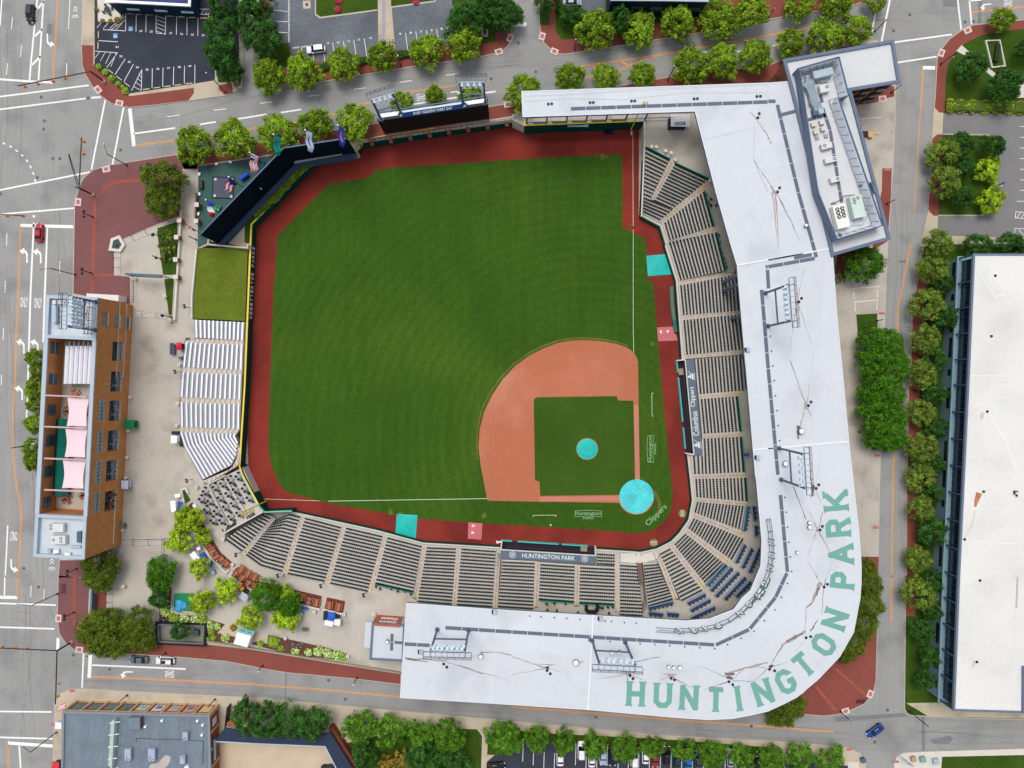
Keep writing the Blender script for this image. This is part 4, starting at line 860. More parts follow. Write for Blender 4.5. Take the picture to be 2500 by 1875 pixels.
# outer wall and columns that carry the roof
_n=RF.index(D1(1295,235)); outer=PL(RF[_n:RF.index(B3(560,545))+1],ROOF); ins_=MB().offs(outer,3.2); ins_=ins_ if math.hypot(*ins_[4])<math.hypot(*outer[4]) else MB().offs(outer,-3.2)
obj('outer_wall', MB().mat(rbrick).side(ins_[1:],SL,8.5,False).mat(glass2).side(ins_[1:],8.5,ROOF-.7,False),None,rt)
_in=PL(RF[2:_n+1],ROOF); _io=MB().offs(_in,7.0); _io=_io if math.hypot(*_io[7])>math.hypot(*_in[7]) else MB().offs(_in,-7.0)
for i in range(len(_io)-1):
    p,q=_io[i],_io[i+1]; L_=math.hypot(q[0]-p[0],q[1]-p[1])
    for k in range(max(1,round(L_/10))): f=k/max(1,round(L_/10)); obj('column', MB().beam((p[0]+(q[0]-p[0])*f,p[1]+(q[1]-p[1])*f,SL-4),(p[0]+(q[0]-p[0])*f,p[1]+(q[1]-p[1])*f,ROOF-.7),.6),steel,rt)
# walkway pads
def pads(mb,qs,z,w=.85,seg=3.6):
    pts=PL(qs,z)
    for i in range(len(pts)-1):
        p,q=pts[i],pts[i+1]; L=math.hypot(q[0]-p[0],q[1]-p[1]); n=max(1,round(L/seg)); g=.07/L
        for k in range(n):
            a,c=k/n+g,(k+1)/n-g
            mb.ribbon([(p[0]+(q[0]-p[0])*a,p[1]+(q[1]-p[1])*a),(p[0]+(q[0]-p[0])*c,p[1]+(q[1]-p[1])*c)],w,z)
b=MB(); z=ROOF+.02
for qs in ([A2(505,938),A2(2206,878)],[A3(0,874),A3(68,872)],[A3(80,900),A3(262,1659),B3(418,560)],[B3(405,568),B3(0,640),E3(1705,285)],E3(1735,320,1750,580),[E3(1655,590),E3(1745,1659),E2(1655,1659)],[E1(1965,265),E1(2060,1310)],[E1(2055,1320),E1(1900,1650),D2(2050,460)],[D2(2045,465),D2(1755,600)],[D2(1745,598),D2(0,487),D1(1630,450)],A3(115,990,290,945),D1(1275,590,1500,603),B3(222,565,380,535),D2(655,555,685,557)): pads(b,qs,z)
obj('walkway_pads', b,padw,rt)
# lettering
b=MB()
LL=[('H', D2(1066,1020),-2.7,45,61),('U', D2(1300,1034),-2.5,45,61),('N', D2(1526,1052),-3,46,61),('T', D2(1757,1068),-1.5,45,61),('I', D2(1951,1060),8,13,62),('N', (1862.5,1690),18.5,45,62),
      ('G', D3(153,915),29,44,61),('T', D3(308,768),40,45,61),('O', D3(480,595),56,45,61),('N', D3(578,378),72,45,61),('P', D3(643,42),84,40,61),('A', C3(630,1460),93,46,62),('R', C3(605,1232),94,43,62),('K', C3(583,1000),95,48,62)]
s_=(CAM_H-ROOF)/FPX
for ch,q,a,w,h in LL:
    x,y=P(q,ROOF); letter(b,ch,w*s_,h*s_,1.25,flat(x,y,ROOF+.02,R(a)))
obj('painted_lettering', b,roof_letter,rt)
# stains, seams and drains : each stain has its own run on the membrane
b=MB(); zs=ROOF+.008; st=0
def stain(qs,w,m,w2=None):
    global zs
    n=len(qs); pts=PL(qs,ROOF); o=len(b.v); L1_=MB().offs(pts,.5); L2_=MB().offs(pts,-.5); rnd=random.Random(int(qs[0][0]*7))
    b.mat(m); ws=[.55*(w+((w2 if w2 is not None else w)-w)*i/max(1,n-1))*rnd.uniform(.5,1.5) for i in range(n)]
    vv=[(p[0]+(a[0]-c[0])*ws[i]/2,p[1]+(a[1]-c[1])*ws[i]/2,zs) for i,(p,a,c) in enumerate(zip(pts,L1_,L2_))]+[(p[0]-(a[0]-c[0])*ws[i]/2,p[1]-(a[1]-c[1])*ws[i]/2,zs) for i,(p,a,c) in enumerate(zip(pts,L1_,L2_))]
    b.add(vv,[(i,i+1,n+i+1,n+i) for i in range(n-1)]); zs+=.0004
def wob(p,q,n=7,j=1.2):
    rnd=random.Random(int(p[0]+q[1])); return [(p[0]+(q[0]-p[0])*i/n+(rnd.uniform(-j,j) if 0<i<n else 0),p[1]+(q[1]-p[1])*i/n+(rnd.uniform(-j,j) if 0<i<n else 0)) for i in range(n+1)]
thin=M('membrane_seam_dirt', (176,172,172),.9,.12,1.)
for t_,x0,y0,x1,y1,w,w2,m in ((E4,1660,500,1890,850,.12,.25,rust_d),(E4,1890,850,1960,980,.7,1.0,rust),(E4,1950,980,2010,1659,.7,.12,rust),(E4,1980,960,2212,1440,.25,.12,rust_d),(E4,1730,0,1870,210,.1,.2,rust_d),(E4,1680,80,1655,460,.1,.1,thin),(E4,1680,90,1820,600,.08,.08,thin),(E4,1000,230,1700,60,.08,.08,thin),(E4,1850,650,2100,590,.08,.08,thin),
                                   (A3,0,1180,25,1240,.3,.5,rust),(A2,2050,965,2110,1030,.3,.8,rust),(A2,2110,1030,2206,1170,.2,.2,rust_d),(A2,2090,1050,2080,1370,.12,.1,thin),(A2,2080,1370,2206,1659,.12,.1,rust_d),(A2,1650,1205,2060,1110,.08,.08,thin),
                                   (B3,35,0,95,500,.6,.12,rust),(B3,85,20,280,425,.2,.1,rust_d),(B3,165,740,130,640,.12,.1,thin),(B3,255,915,320,620,.25,.08,rust),(B3,235,930,265,960,1.1,1.1,M('rust_patch', (196,160,140),.9,.1)),(B3,265,975,380,1320,.3,.08,rust),(B3,240,970,185,1400,.35,.1,rust),(B3,190,1440,265,1659,.25,.18,rust_d),(B3,395,1360,360,1659,.08,.08,thin),
                                   (C3,262,0,330,175,.2,.6,rust),(C3,358,0,335,160,.15,.3,rust),(C3,322,150,322,205,1.1,1.1,rust),(C3,340,205,375,275,.3,.1,rust_d),(C3,315,200,265,400,.3,.5,rust),(C3,262,350,262,465,1.2,.8,rust_d),(C3,215,870,325,1155,.22,.22,darkm),(C3,360,800,395,900,.25,.9,rust),(C3,395,860,372,970,.9,.3,rust_d),(C3,405,890,455,1015,.3,.1,rust),(C3,460,560,415,860,.1,.15,thin),(C3,350,1090,425,1240,.1,.4,rust),(C3,470,1095,440,1230,.25,.3,rust_d),(C3,430,1225,425,1265,.9,.9,rust),(C3,440,1270,540,1450,.3,.1,rust_d),(C3,410,1280,340,1480,.3,.1,rust),(C3,545,1540,505,1659,.1,.1,thin),(C3,340,1520,430,1659,.12,.25,rust),
                                   (D3,410,0,475,100,.25,.5,rust),(D3,500,20,480,110,.15,.4,rust_d),(D3,450,60,370,250,1.6,.7,rust),(D3,440,100,410,180,.8,.5,rust_d),(D3,370,240,330,280,.5,.2,rust_d),(D3,480,110,465,330,.25,.12,rust_d),(D3,330,280,318,510,.14,.14,rust_d),(D3,430,380,365,480,.25,.6,rust_d),(D3,320,480,120,600,1.6,.8,rust),(D3,300,500,150,575,.5,.5,rust_d),(D3,125,600,30,760,.3,.2,rust_d),(D3,330,540,230,670,.12,.1,thin),(D3,30,770,20,800,.9,.9,rust_d),(D3,30,790,170,745,.15,.1,rust_d),
                                   (D2,0,700,300,800,.25,.5,rust),(D2,240,765,380,770,.5,.3,rust),(D2,300,785,310,810,1.,1.,rust_d),(D2,0,855,290,800,.15,.35,rust),(D2,310,795,410,830,.3,.1,rust),(D2,570,750,620,740,.4,.2,rust),(D2,940,830,1060,835,.3,.5,rust),(D2,1000,840,1020,860,1.0,.6,rust),(D2,720,895,1000,850,.12,.3,rust),(D2,1030,860,1145,905,.3,.15,rust),(D2,995,860,998,905,.25,.3,rust_d),(D2,1060,745,1280,700,.25,.2,M('cable_grey', (96,96,104),.8,.1)),(D2,1310,850,1415,850,.3,.4,rust),(D2,1345,860,1400,880,.9,.6,rust),(D2,1280,900,1370,865,.15,.2,rust_d),(D2,1400,890,1560,970,.3,.1,rust_d),(D2,1640,785,1850,880,.14,.3,rust),(D2,1835,850,1920,850,1.3,.9,rust_d),(D2,1850,870,1900,890,1.3,1.0,M('dark_stain', (110,92,88),.9,.2,1.)),(D2,1860,840,2206,750,.5,.9,rust),(D2,1900,900,2010,790,.2,.15,rust_d),(D2,2010,790,2190,790,.15,.15,rust_d),(D2,2206,800,2090,905,.2,.15,rust_d),(D2,2080,912,1900,908,.15,.2,rust_d),(D2,1860,915,1650,990,.3,.1,rust_d),(D2,1180,800,1320,850,.1,.12,thin),(D2,1420,850,1640,785,.1,.1,thin),
                                   (D1,1285,712,1640,735,.7,.6,rust),(D1,1300,715,1480,745,.8,.3,rust_d),(D1,1640,745,2206,910,.3,.12,rust),(D1,1740,775,1960,845,.2,.2,rust_d),(D1,1830,695,1930,690,.1,.2,rust),(D1,1935,665,2070,660,.7,.2,rust),(D1,2070,660,2206,690,.2,.4,rust)):
    stain(wob(t_(x0,y0),t_(x1,y1)),w,m,w2)
for qs in (A2(100,830,450,820,900,790,1300,770,2200,730),A2(100,880,480,850,950,860,1500,800,2200,800)): stain(qs,.1,thin)
obj('stain', b,None,rt)
b=MB()
for t_,q in [(A2,q) for q in ((312,897),(342,895),(672,885),(700,884),(1030,872),(1058,870),(1568,853),(1597,851),(2110,832),(2140,830),(2130,980),(2118,1015))]+[(D2,q) for q in ((302,818),(330,846),(1016,862),(1042,888),(1371,886),(1400,898),(1870,914),(1902,940))]+[(D3,q) for q in ((12,808),(57,820),(328,535),(367,526),(483,100),(511,75))]+[(C3,q) for q in ((370,146),(347,177),(437,860),(414,890),(468,1217),(448,1248))]+[(B3,q) for q in ((265,943),(288,912))]+[(D1,q) for q in ((1618,762),(1645,789))]+[(E4,q) for q in ((2008,877),(1980,933))]:
    x,y=P(t_(*q),ROOF); b.cyl(x,y,ROOF,ROOF+.12,.34,10)
for t_,qs in ((D2,[(845,568),(1103,585),(1231,594),(1359,603),(1488,612),(1617,621),(1746,629),(1857,594),(1973,540),(2085,478),(2175,387)]),(D3,[(60,295),(113,186),(166,67)]),(C3,[(62,92),(75,220),(86,349),(97,478),(144,967),(156,1095),(167,1224),(178,1353),(190,1480),(202,1605)]),(B3,[(18,1237),(28,1366),(39,1494),(52,1621)]),(D2,[(153,348),(250,354),(365,361),(472,368),(585,376),(802,391),(857,395),(968,403),(1070,409)])):
    for q in qs: x,y=P(t_(*q),ROOF); b.cyl(x,y,ROOF,ROOF+.25,.16,6)
obj('roof_drain', b,darkm,rt)
for i,(t_,q,r_) in enumerate(((D2,(550,752),.75),(D1,(1937,700),.6),(C3,(290,398),.72),(D2,(1447,797),.55),(D2,(1350,790),.42),(D2,(1393,795),.42),(C3,(360,1225),.5),(C3,(358,1187),.45),(C3,(255,1445),.4),(B3,(328,283),.42),(C3,(152,678),.7),(D2,(862,665),.5),(D2,(925,662),.5))):
    x,y=P(t_(*q),ROOF+.8); b=MB(); b.mat(steel_l).cyl(x,y,ROOF,ROOF+.7,r_*.7,14).mat(darkm).cyl(x,y,ROOF+.7,ROOF+.85,r_,16).mat(white_m).cyl(x,y,ROOF+.85,ROOF+.95,r_*.82,16)
    tag(obj('roof_vent', b),['round white roof vent left of the expansion joint, tip of a rust streak', 'round roof vent right of the lower left light tower', 'large round vent on a rust patch above the lower right light tower', 'rightmost of three vents above the painted letter U', 'leftmost of three vents above the painted letter U', 'middle of three vents above the painted letter U', 'lower of two small vents left of the painted letter R', 'upper of two small vents left of the painted letter R', 'small vent left of the painted letter A', 'small round vent beside the walkway near the roof joint', 'round vent inside the lower right light tower', 'left vent inside the bottom middle light tower', 'right vent inside the bottom middle light tower'][i],'roof vent', 'vents on the grandstand roof')
# small cabinets on the front edge of the roof
for i,(t_,q) in enumerate(((D2,(765,368)),(D1,(2060,310)),(E3,(1465,1403)),(E2,(1378,1418)),(D1,(1425,655)))):
    x,y=P(t_(*q),ROOF); b=MB().mat(steel_l).box(x,y,ROOF,ROOF+.7,.8,1.0).mat(darkm).box(x-.6,y,ROOF,ROOF+.5,.3,.9)
    tag(obj('camera_box', b),['small camera box on the roof edge above the curved bar', 'small camera box on the roof edge above the lower stand', 'small box on the inner roof edge below the upper right light tower', 'small box on the inner roof edge beside the lower right light tower', 'white box left of the lower left light tower'][i],'camera box', 'boxes on the roof')
# light towers
def tower(q1,q2,z0,z1,label,face,nlamp=6,rows=2,over=1.5,brace=True,base=True):
    a,c=P(q1,z0),P(q2,z0); t=thing('light_tower', label,'light tower', ((a[0]+c[0])/2,(a[1]+c[1])/2,z0),group='floodlight towers round the field')
    dx,dy=c[0]-a[0],c[1]-a[1]; L=math.hypot(dx,dy); u=(dx/L,dy/L); n=(-u[1],u[0])
    if n[0]*face[0]+n[1]*face[1]<0: n=(-n[0],-n[1])
    for p in (a,c):
        b=MB().beam((*p,z0),(*p,z1),.42); b.cyl(p[0],p[1],z0,z0+.25,.55,10); obj('mast', b,steel,t)
    zm=z0+(z1-z0)*.45; b=MB().beam((*a,zm),(*c,zm),.3)
    obj('cross_beam', b,steel,t)
    def at(s,o,z): return (a[0]+u[0]*s+n[0]*o,a[1]+u[1]*s+n[1]*o,z)
    b=MB()
    for o in (-.2,-1.3): b.beam(at(-over,o,z1),at(L+over,o,z1),.14)
    for k in range(9): s_=-over+(L+2*over)*k/8; b.beam(at(s_,-.2,z1),at(s_,-1.3,z1),.08)
    obj('catwalk', b,steel,t)
    b=MB()
    for zz in (.55,1.1): b.beam(at(-over,-1.35,z1+zz),at(L+over,-1.35,z1+zz),.06)
    for k in range(7): s_=-over+(L+2*over)*k/6; b.beam(at(s_,-1.35,z1),at(s_,-1.35,z1+1.1),.06)
    for s_ in (-over,L+over): b.beam(at(s_,-1.35,z1+1.1),at(s_,-.2,z1+1.1),.06)
    obj('guard_rail', b,darkm,t)
    for r_ in range(rows):
        z=z1+.5-r_*1.25; b=MB().beam(at(-.3,.15,z-.1),at(L+.3,.15,z-.1),.12); obj('lamp_bar', b,steel_l,t)
        for k in range(nlamp):
            s_=L*(k+.5)/nlamp+(.2 if r_ else -.1); p=Vector(at(s_,.35,z)); tw=((k*37+r_*19) % 5-2)*.18
            dn=Vector((n[0],n[1],-.75)).normalized(); sd=Vector((u[0],u[1],0)); sd=(Matrix.Rotation(tw,3,'Z') @ sd); up=dn.cross(sd).normalized()
            b=MB(); w0,w1,dep=.2,.4,.65; vs_=[]
            for w_,o_ in ((w0,0),(w1,dep)):
                for i,j in ((-1,-1),(1,-1),(1,1),(-1,1)): vs_.append(p+dn*o_+sd*(i*w_)+up*(j*w_))
            b.add(vs_,[(0,1,2,3),(4,5,6,7),(0,1,5,4),(1,2,6,5),(2,3,7,6),(3,0,4,7)]); obj('floodlight', b,lampm,t)
    if brace:
        b=MB()
        for s_ in (0,L): b.beam(at(s_,0,z1-4),at(s_,-1.3,z1),.1)
        obj('bracket', b,steel,t)
    return t
tower(D2(690,560),D2(975,575),ROOF,26,'blue-grey floodlight tower at the bottom middle of the roof, above the painted H', (0,1))
tower(D1(1562,465),D1(1832,472),ROOF,25.5,'blue-grey floodlight tower at the left end of the lower roof', (0,1),7)
tower(E3(1705,640),E3(1740,1085),ROOF,26,'blue-grey floodlight tower on the right-hand roof, above the long rust streak', (-1,0),7)
tower(C3(95,545),C3(112,815),ROOF,26,'blue-grey floodlight tower on the right-hand roof, above the painted K', (-1,0),5)
tower(SB(335,795),SB(645,700),10,22,'floodlight tower on the left end of the scoreboard', (0.15,-1),4,2,.8,False)
tower(SB(1635,540),SB(1985,535),10,22,'floodlight tower on the right end of the scoreboard', (0.15,-1),4,2,.8,False)
tower((236,737),(234,806),BRK,26,'dense floodlight bank over the roof of the long tan brick building', (1,0),8,4,.6,False)
# scoreboard
s0,s1=P(SB(275,815),10),P(SB(2030,555),10); t=thing('scoreboard', 'wide black video scoreboard seen from above, sponsor strip reading Every Resident Every Day', 'scoreboard', (*s0,0))
dx,dy=s1[0]-s0[0],s1[1]-s0[1]; L=math.hypot(dx,dy); u=(dx/L,dy/L); n=(-u[1],u[0]); rr=math.atan2(dy,dx)
def at(s,o,z): return (s0[0]+u[0]*s+n[0]*o,s0[1]+u[1]*s+n[1]*o,z)
def slab(mb,s_a,s_b,o_a,o_b,z_a,z_b): return mb.prism([at(s_a,o_a,0)[:2],at(s_b,o_a,0)[:2],at(s_b,o_b,0)[:2],at(s_a,o_b,0)[:2]],z_a,z_b)
obj('screen', slab(MB(),0,L,0,.6,1.0,10),black,t)
b=slab(MB(),.4,L-.4,.602,1.6,9.2,9.9); obj('top_deck', b,steel_l,t)
b=MB().mat(white_m); slab(b,.8,5.0,.62,1.5,9.905,10.1); slab(b,L-6,L-.8,.62,1.5,9.905,10.1); obj('deck_cover', b,M('pale_cover', (200,204,196),.7,.05),t)
b=MB().beam(at(0,2.3,9.2),at(L,2.3,9.2),.25); 
for k in range(9): b.beam(at(L*k/8,1.6,9.2),at(L*k/8,2.3,9.2),.15); b.beam(at(L*k/8,2.3,9.2),at(L*k/8,2.3,0),.25)
obj('back_frame', b,steel,t)
# sponsor strip tilts back so that it reads from above
b=MB(); sa,sb_=L*.19,L*.815; p=[at(sa,-.05,10.02),at(sb_,-.05,10.02),at(sb_,.75,10.75),at(sa,.75,10.75)]; b.add(p,[(0,1,2,3)]); p2=[at(sa,.1,9.95),at(sb_,.1,9.95),at(sb_,.85,10.6),at(sa,.85,10.6)]; b.add(p2,[(0,1,2,3)])
strip=obj('sponsor_strip', b,M('strip_blue', (14,62,116),.5,.05),t)
m_=Matrix.Translation(at((sa+sb_)/2,.33,10.42)) @ Matrix.Rotation(rr,4,'Z') @ Matrix.Rotation(math.atan2(.73,.8),4,'X')
b=MB(); b.tmesh(tmesh('EVERY RESIDENT EVERY DAY', (sb_-sa)*.56,.62,.01),m_)
for f in (-.46,.46): b.tmesh(tmesh('#', .7,.6,.01),m_ @ Matrix.Translation(((sb_-sa)*f,0,0)))
obj('strip_lettering', b,white_m,strip)
# ribbon of brick pads along the ledge and the terrace rail under the scoreboard
t=thing('ledge_rail', 'long terrace rail with brown brick pads under the scoreboard', 'railing', (*P((1060,312)),0)); b=MB(); c=MB()
for k in range(8): x,y=P((905+k*47.5,346-k*6.8),0); c.box(x,y,-1.87,-1.2,.95,1.0,rr)
for k in range(27): x,y=P((900+k*13.3,341-k*1.9),0); b.beam((x,y,-1.8),(x,y,.6),.09)
b.beam((*P((896,341)),.6),(*P((1262,289)),.6),.09); b.beam((*P((896,341)),0),(*P((1262,289)),0),.07); obj('rail', b,darkm,t); obj('brick_pad', c,rbrick,t)
b=MB().wall(PL([(870.5,344),(905,337),(1060,313)],.4),.16,.15,.45); obj('yellow_rail', b,yel,t)
# curved neon-letter sign on the inner roof edge
SG=[E1(1775,600),E1(1800,760),E1(1815,930),E1(1815,1100),E1(1790,1260),E1(1745,1400),E1(1690,1530),E1(1620,1650),D2(2160,60),D2(2090,170),D2(1970,295),D2(1860,375),D2(1740,425),D2(1600,455),D2(1400,460),D2(1240,450)]
t=thing('roof_sign', 'curved rooftop sign frame with standing green-edged letters spelling HUNTINGTON PARK', 'sign', (*P(SG[8],ROOF),ROOF)); z0=ROOF
fr=PL(SG,ROOF+.2); b=MB()
for zz in (.2,1.9):
    for i in range(len(fr)-1): b.beam((*fr[i],z0+zz),(*fr[i+1],z0+zz),.1)
inn=MB().offs(fr,1.0)
for i in range(len(fr)-1): b.beam((*inn[i],z0+.15),(*inn[i+1],z0+.15),.1); b.beam((*fr[i],z0+.2),(*inn[i],z0+.15),.08); b.beam((*fr[i],z0),(*fr[i],z0+1.9),.08); b.beam((*inn[i],z0+.15),(*fr[i],z0+1.6),.07)
obj('frame', b,steel,t)
seg=[0]
for i in range(len(fr)-1): seg.append(seg[-1]+math.hypot(fr[i+1][0]-fr[i][0],fr[i+1][1]-fr[i][1]))
word = 'HUNTINGTON PARK'; tot=seg[-1]-7.5; b=MB(); c=MB()
ctr=P((1500,1250))
for k,ch in enumerate(word):
    if ch == ' ': continue
    s_=3.6+tot*(k+.5)/len(word); i=max(j for j in range(len(seg)) if seg[j]<=s_); i=min(i,len(fr)-2); f=(s_-seg[i])/(seg[i+1]-seg[i])
    x,y=fr[i][0]+(fr[i+1][0]-fr[i][0])*f,fr[i][1]+(fr[i+1][1]-fr[i][1])*f; dx_,dy_=fr[i+1][0]-fr[i][0],fr[i+1][1]-fr[i][1]; rot=math.atan2(dy_,dx_)
    m_=Matrix.Translation((x,y,z0+1.5)) @ Matrix.Rotation(rot,4,'Z') @ Matrix.Rotation(R(74),4,'X')
    if (m_ @ Vector((0,0,1))-m_.translation).dot(Vector((ctr[0]-x,ctr[1]-y,0)))<0: m_=Matrix.Translation((x,y,z0+1.5)) @ Matrix.Rotation(rot+math.pi,4,'Z') @ Matrix.Rotation(R(74),4,'X')
    o_=obj('letter', MB().tmesh(tmesh(ch,1.5,2.2,.1),m_ @ Matrix.Translation((0,0,-.12))),M('sign_green', (24,96,66),.5,.05),t); obj('letter_face', MB().tmesh(tmesh(ch,1.1,1.75,.06),m_ @ Matrix.Translation((0,0,.06))),M('sign_white', (224,230,230),.5,.04),o_)

# ================================================================ BRICK WING WITH ROOF PLANT
WG=[A3(145,520),A3(1075,355),A3(1130,700),A3(705,770),B3(1045,393),B3(560,532),B3(548,482),A3(212,772)]
wg=PL(WG,WING); t=thing('brick_wing', 'red brick building with white roof and blue-grey parapets at the upper right corner', 'building', (*wg[1],0)); wing=t
b=MB().mat(rbrick).side(MB().offs(wg,.25,True) if area(wg)>0 else MB().offs(wg,-.25,True),0,WING-.1); obj('brick_wall', b,None,t)
obj('roof', MB().holed(wg,[],WING-.45),roof2,t)
obj('parapet', MB().wall(wg,.75,WING-.5,WING,True),trimb,t)
# windows on the wall that faces the field side
for r_,zz in ((0,8.6),(1,5.2),(2,1.8)):
    for k in range(3):
        f=.12+k*.33; p0,p1=wg[3],wg[2]; x,y=p0[0]+(p1[0]-p0[0])*f,p0[1]+(p1[1]-p0[1])*f; an=math.atan2(p1[1]-p0[1],p1[0]-p0[0])
        b=MB().mat(darkm).box(x+.22*math.sin(an),y-.22*math.cos(an)+.02,zz,zz+1.9,2.6,.2,an); b.mat(glass2).box(x+.3*math.sin(an),y-.3*math.cos(an),zz+.15,zz+1.2,2.3,.2,an); obj('window', b,None,t)
x,y=P(A3(110,640),6); b=MB().mat(glass2).box(x,y,4,9,1.2,3.4,R(-18)).mat(darkm).box(x-.1,y,6.3,6.6,1.5,3.6,R(-18)); obj('window', b,None,t)
# penthouse screen
SCR=[HV(290,400),HV(372,305),HV(1170,72),HV(1365,815),HV(1155,865),B3(990,285),B3(595,405),B3(440,0),HV(480,1060)]
SCR=[HV(300,360),HV(1170,72),HV(1365,815),HV(1160,870),B3(990,285),B3(555,408),A3(240,990)]
sc_=PL([HV(372,300),HV(1172,72),HV(1362,812),HV(1165,872),B3(988,283),B3(595,402),B3(430,-10),A3(275,612)],WING+2.6)
t2=thing('roof_screen', 'blue-grey louvred screen wall round the rooftop plant of the brick wing', 'screen', (*sc_[0],WING))
obj('screen_panel', MB().wall(sc_,.12,WING-.4,WING+2.6,True),trimb,t2)
b=MB(); n=len(sc_)
for zz in (.2,2.5): 
    o_=MB().offs(sc_,.9 if area(sc_)>0 else -.9,True)
    for i in range(n): b.beam((*o_[i],WING+zz*.3),(*o_[(i+1) % n],WING+zz*.3),.1) if zz<1 else b.beam((*sc_[i],WING+2.55),(*sc_[(i+1) % n],WING+2.55),.28)
for i in range(n):
    p,q=sc_[i],sc_[(i+1) % n]; L_=math.hypot(q[0]-p[0],q[1]-p[1]); m=max(1,int(L_/1.9))
    for k in range(m):
        f=(k+.5)/m; b.beam((p[0]+(q[0]-p[0])*f,p[1]+(q[1]-p[1])*f,WING+2.4),(o_[i][0]+(o_[(i+1) % n][0]-o_[i][0])*f,o_[i][1]+(o_[(i+1) % n][1]-o_[i][1])*f,WING-.1),.09)
obj('brace', b,steel,t2)
obj('screen_lining', MB().wall(MB().offs(sc_,.15 if area(sc_)>0 else -.15,True),.1,WING-.4,WING+2.4,True),M('lining_pale_blue', (236,240,248),.7,.03),t2)
bw=MB()
for qs in ([HV(810,800),HV(850,960)],[HV(855,1050),HV(1000,1480),B3(635,90)],[HV(560,1290),HV(920,1190)],B3(600,360,640,375)): pads(bw,qs,WING-.43,.8,3)
obj('walkway_pads', bw,padw,wing)
fanm=M('fan_grille', (30,34,44),.6,.1)
def hvac(q,w,d_,h,rot,z,label,fans=((0,0),),m=None,fr=.36,grp='rooftop air units'):
    x,y=P(q,z+h); t=thing('air_unit', label,'air unit', (x,y,z),0,grp)
    b=MB(); b.box(x,y,z+.12,z+h,w,d_,rot);
    obj('casing', b,m or M('unit_casing', (206,206,204),.5,.05,1.),t)
    b=MB().box(x,y,z,z+.12,w+.06,d_+.06,rot); obj('base', b,steel,t)
    for fx,fy in fans:
        c,s_=math.cos(rot),math.sin(rot); X,Y=x+fx*w*c-fy*d_*s_,y+fx*w*s_+fy*d_*c
        b=MB().mat(fanm).cyl(X,Y,z+h,z+h+.08,fr,14).mat(white_m).cyl(X,Y,z+h+.08,z+h+.11,fr*.22,8)
        for k in range(3): b.ribbon([(X,Y),(X+fr*.85*math.cos(k*2.09),Y+fr*.85*math.sin(k*2.09))],.12,z+h+.095)
        obj('fan', b,None,t)
    return t
zw=WING-.45
hvac(HV(870,375),4.6,1.7,1.9,R(14),zw,'long ribbed silver air handler at the top of the screened roof', (),M('ribbed_silver', (170,186,196),.4,.1,1.,joints=(.8,R(14),.8)))
hvac(HV(895,670),2.2,1.8,1.3,R(14),zw,'white air unit with one fan below the long silver handler', ((.28,.1),),None,.38)
for i,q in enumerate(((690,1365),(850,1325),(735,1510),(875,1450))): hvac(HV(*q),1.0,.95,.9,R(14),zw,'%s of four small beige condensers in a square on the screened roof' % ('upper left', 'upper right', 'lower left', 'lower right')[i],(),M('beige_casing', (206,196,184),.5,.05))
for i,q in enumerate(((760,1610),(935,1575))): hvac(HV(*q),.75,.75,.7,R(14),zw,'%s round-fan condenser under the four beige ones' % ('left', 'right')[i],((0,0),),None,.3)
hvac(HV(570,460),.8,.8,.8,R(14),zw,'small condenser with a black fan beside the bent duct', ((0,0),),None,.33)
hvac(A3(508,1255),2.5,1.3,1.1,R(14),zw,'uppermost white unit in the column of three on the screened roof', ((-.2,.1),))
hvac(A3(545,1375),2.8,1.2,1.1,R(14),zw,'middle white unit in the column of three on the screened roof', ((.3,.05),))
hvac(A3(582,1545),2.2,1.2,1.1,R(14),zw,'lowest white unit in the column of three on the screened roof', ((.25,.05),))
hvac(B3(632,205),2.9,5.4,1.8,R(14),zw,'large white chiller with six black fans in two columns', [(a,c) for a in (-.18,.22) for c in (.33,.17,0)],M('white_casing', (232,230,222),.5,.04),.5)
hvac(B3(775,120),2.8,5.2,1.8,R(12),zw,'pale green chiller with three fans beside the white chiller', ((-.2,.35),(.15,.38),(-.2,.2)),M('pale_green_casing', (192,208,200),.5,.05),.36)
b=MB(); dct=[HV(520,560),HV(620,640),HV(680,800),HV(700,920),HV(760,1010),HV(790,1090)]
b.wall(PL(dct,zw+1.4),1.9,zw+.3,zw+1.4); b.wall(PL([HV(530,560),HV(700,560)],zw+1.3),1.6,zw+.3,zw+1.2); tag(obj('air_duct', b,M('duct_silver', (132,150,158),.45,.2,.9,.1)),'bent silver duct running down the left side of the screened roof', 'duct')
b=MB(); x,y=P(HV(790,1110),zw+1.5); b.mat(steel).box(x-.7,y-.1,zw,zw+1.3,1.2,1.5,R(14)).mat(steel_l).box(x+.5,y,zw,zw+1.5,1.2,1.2,R(14)); tag(obj('duct_box', b),'blue and silver box at the foot of the bent duct', 'duct box')
for qs,lb in ((B3(590,95,540,98,640,60,650,30,750,20),'thin dark pipe run above the white chiller'),(B3(690,310,720,280,790,280,820,270,850,210,890,150,840,140),'white pipe run around the foot of the pale green chiller'),(HV(480,500,560,330,640,250),'thin pale conduit crossing the top of the screened roof'),(HV(490,680,600,830,580,1020),'pale conduit beside the bent duct'),(HV(735,600,730,560,860,575,945,550,950,590),'dark pipe loop above the single-fan unit')):
    b=MB(); pp=PL(qs,zw+.3)
    for i in range(len(pp)-1): b.beam((*pp[i],zw+.3),(*pp[i+1],zw+.3),.14,n=6)
    tag(obj('pipe_run', b,steel_l if 'dark' not in lb else darkm),lb,'pipe', 'pipes on the screened roof')
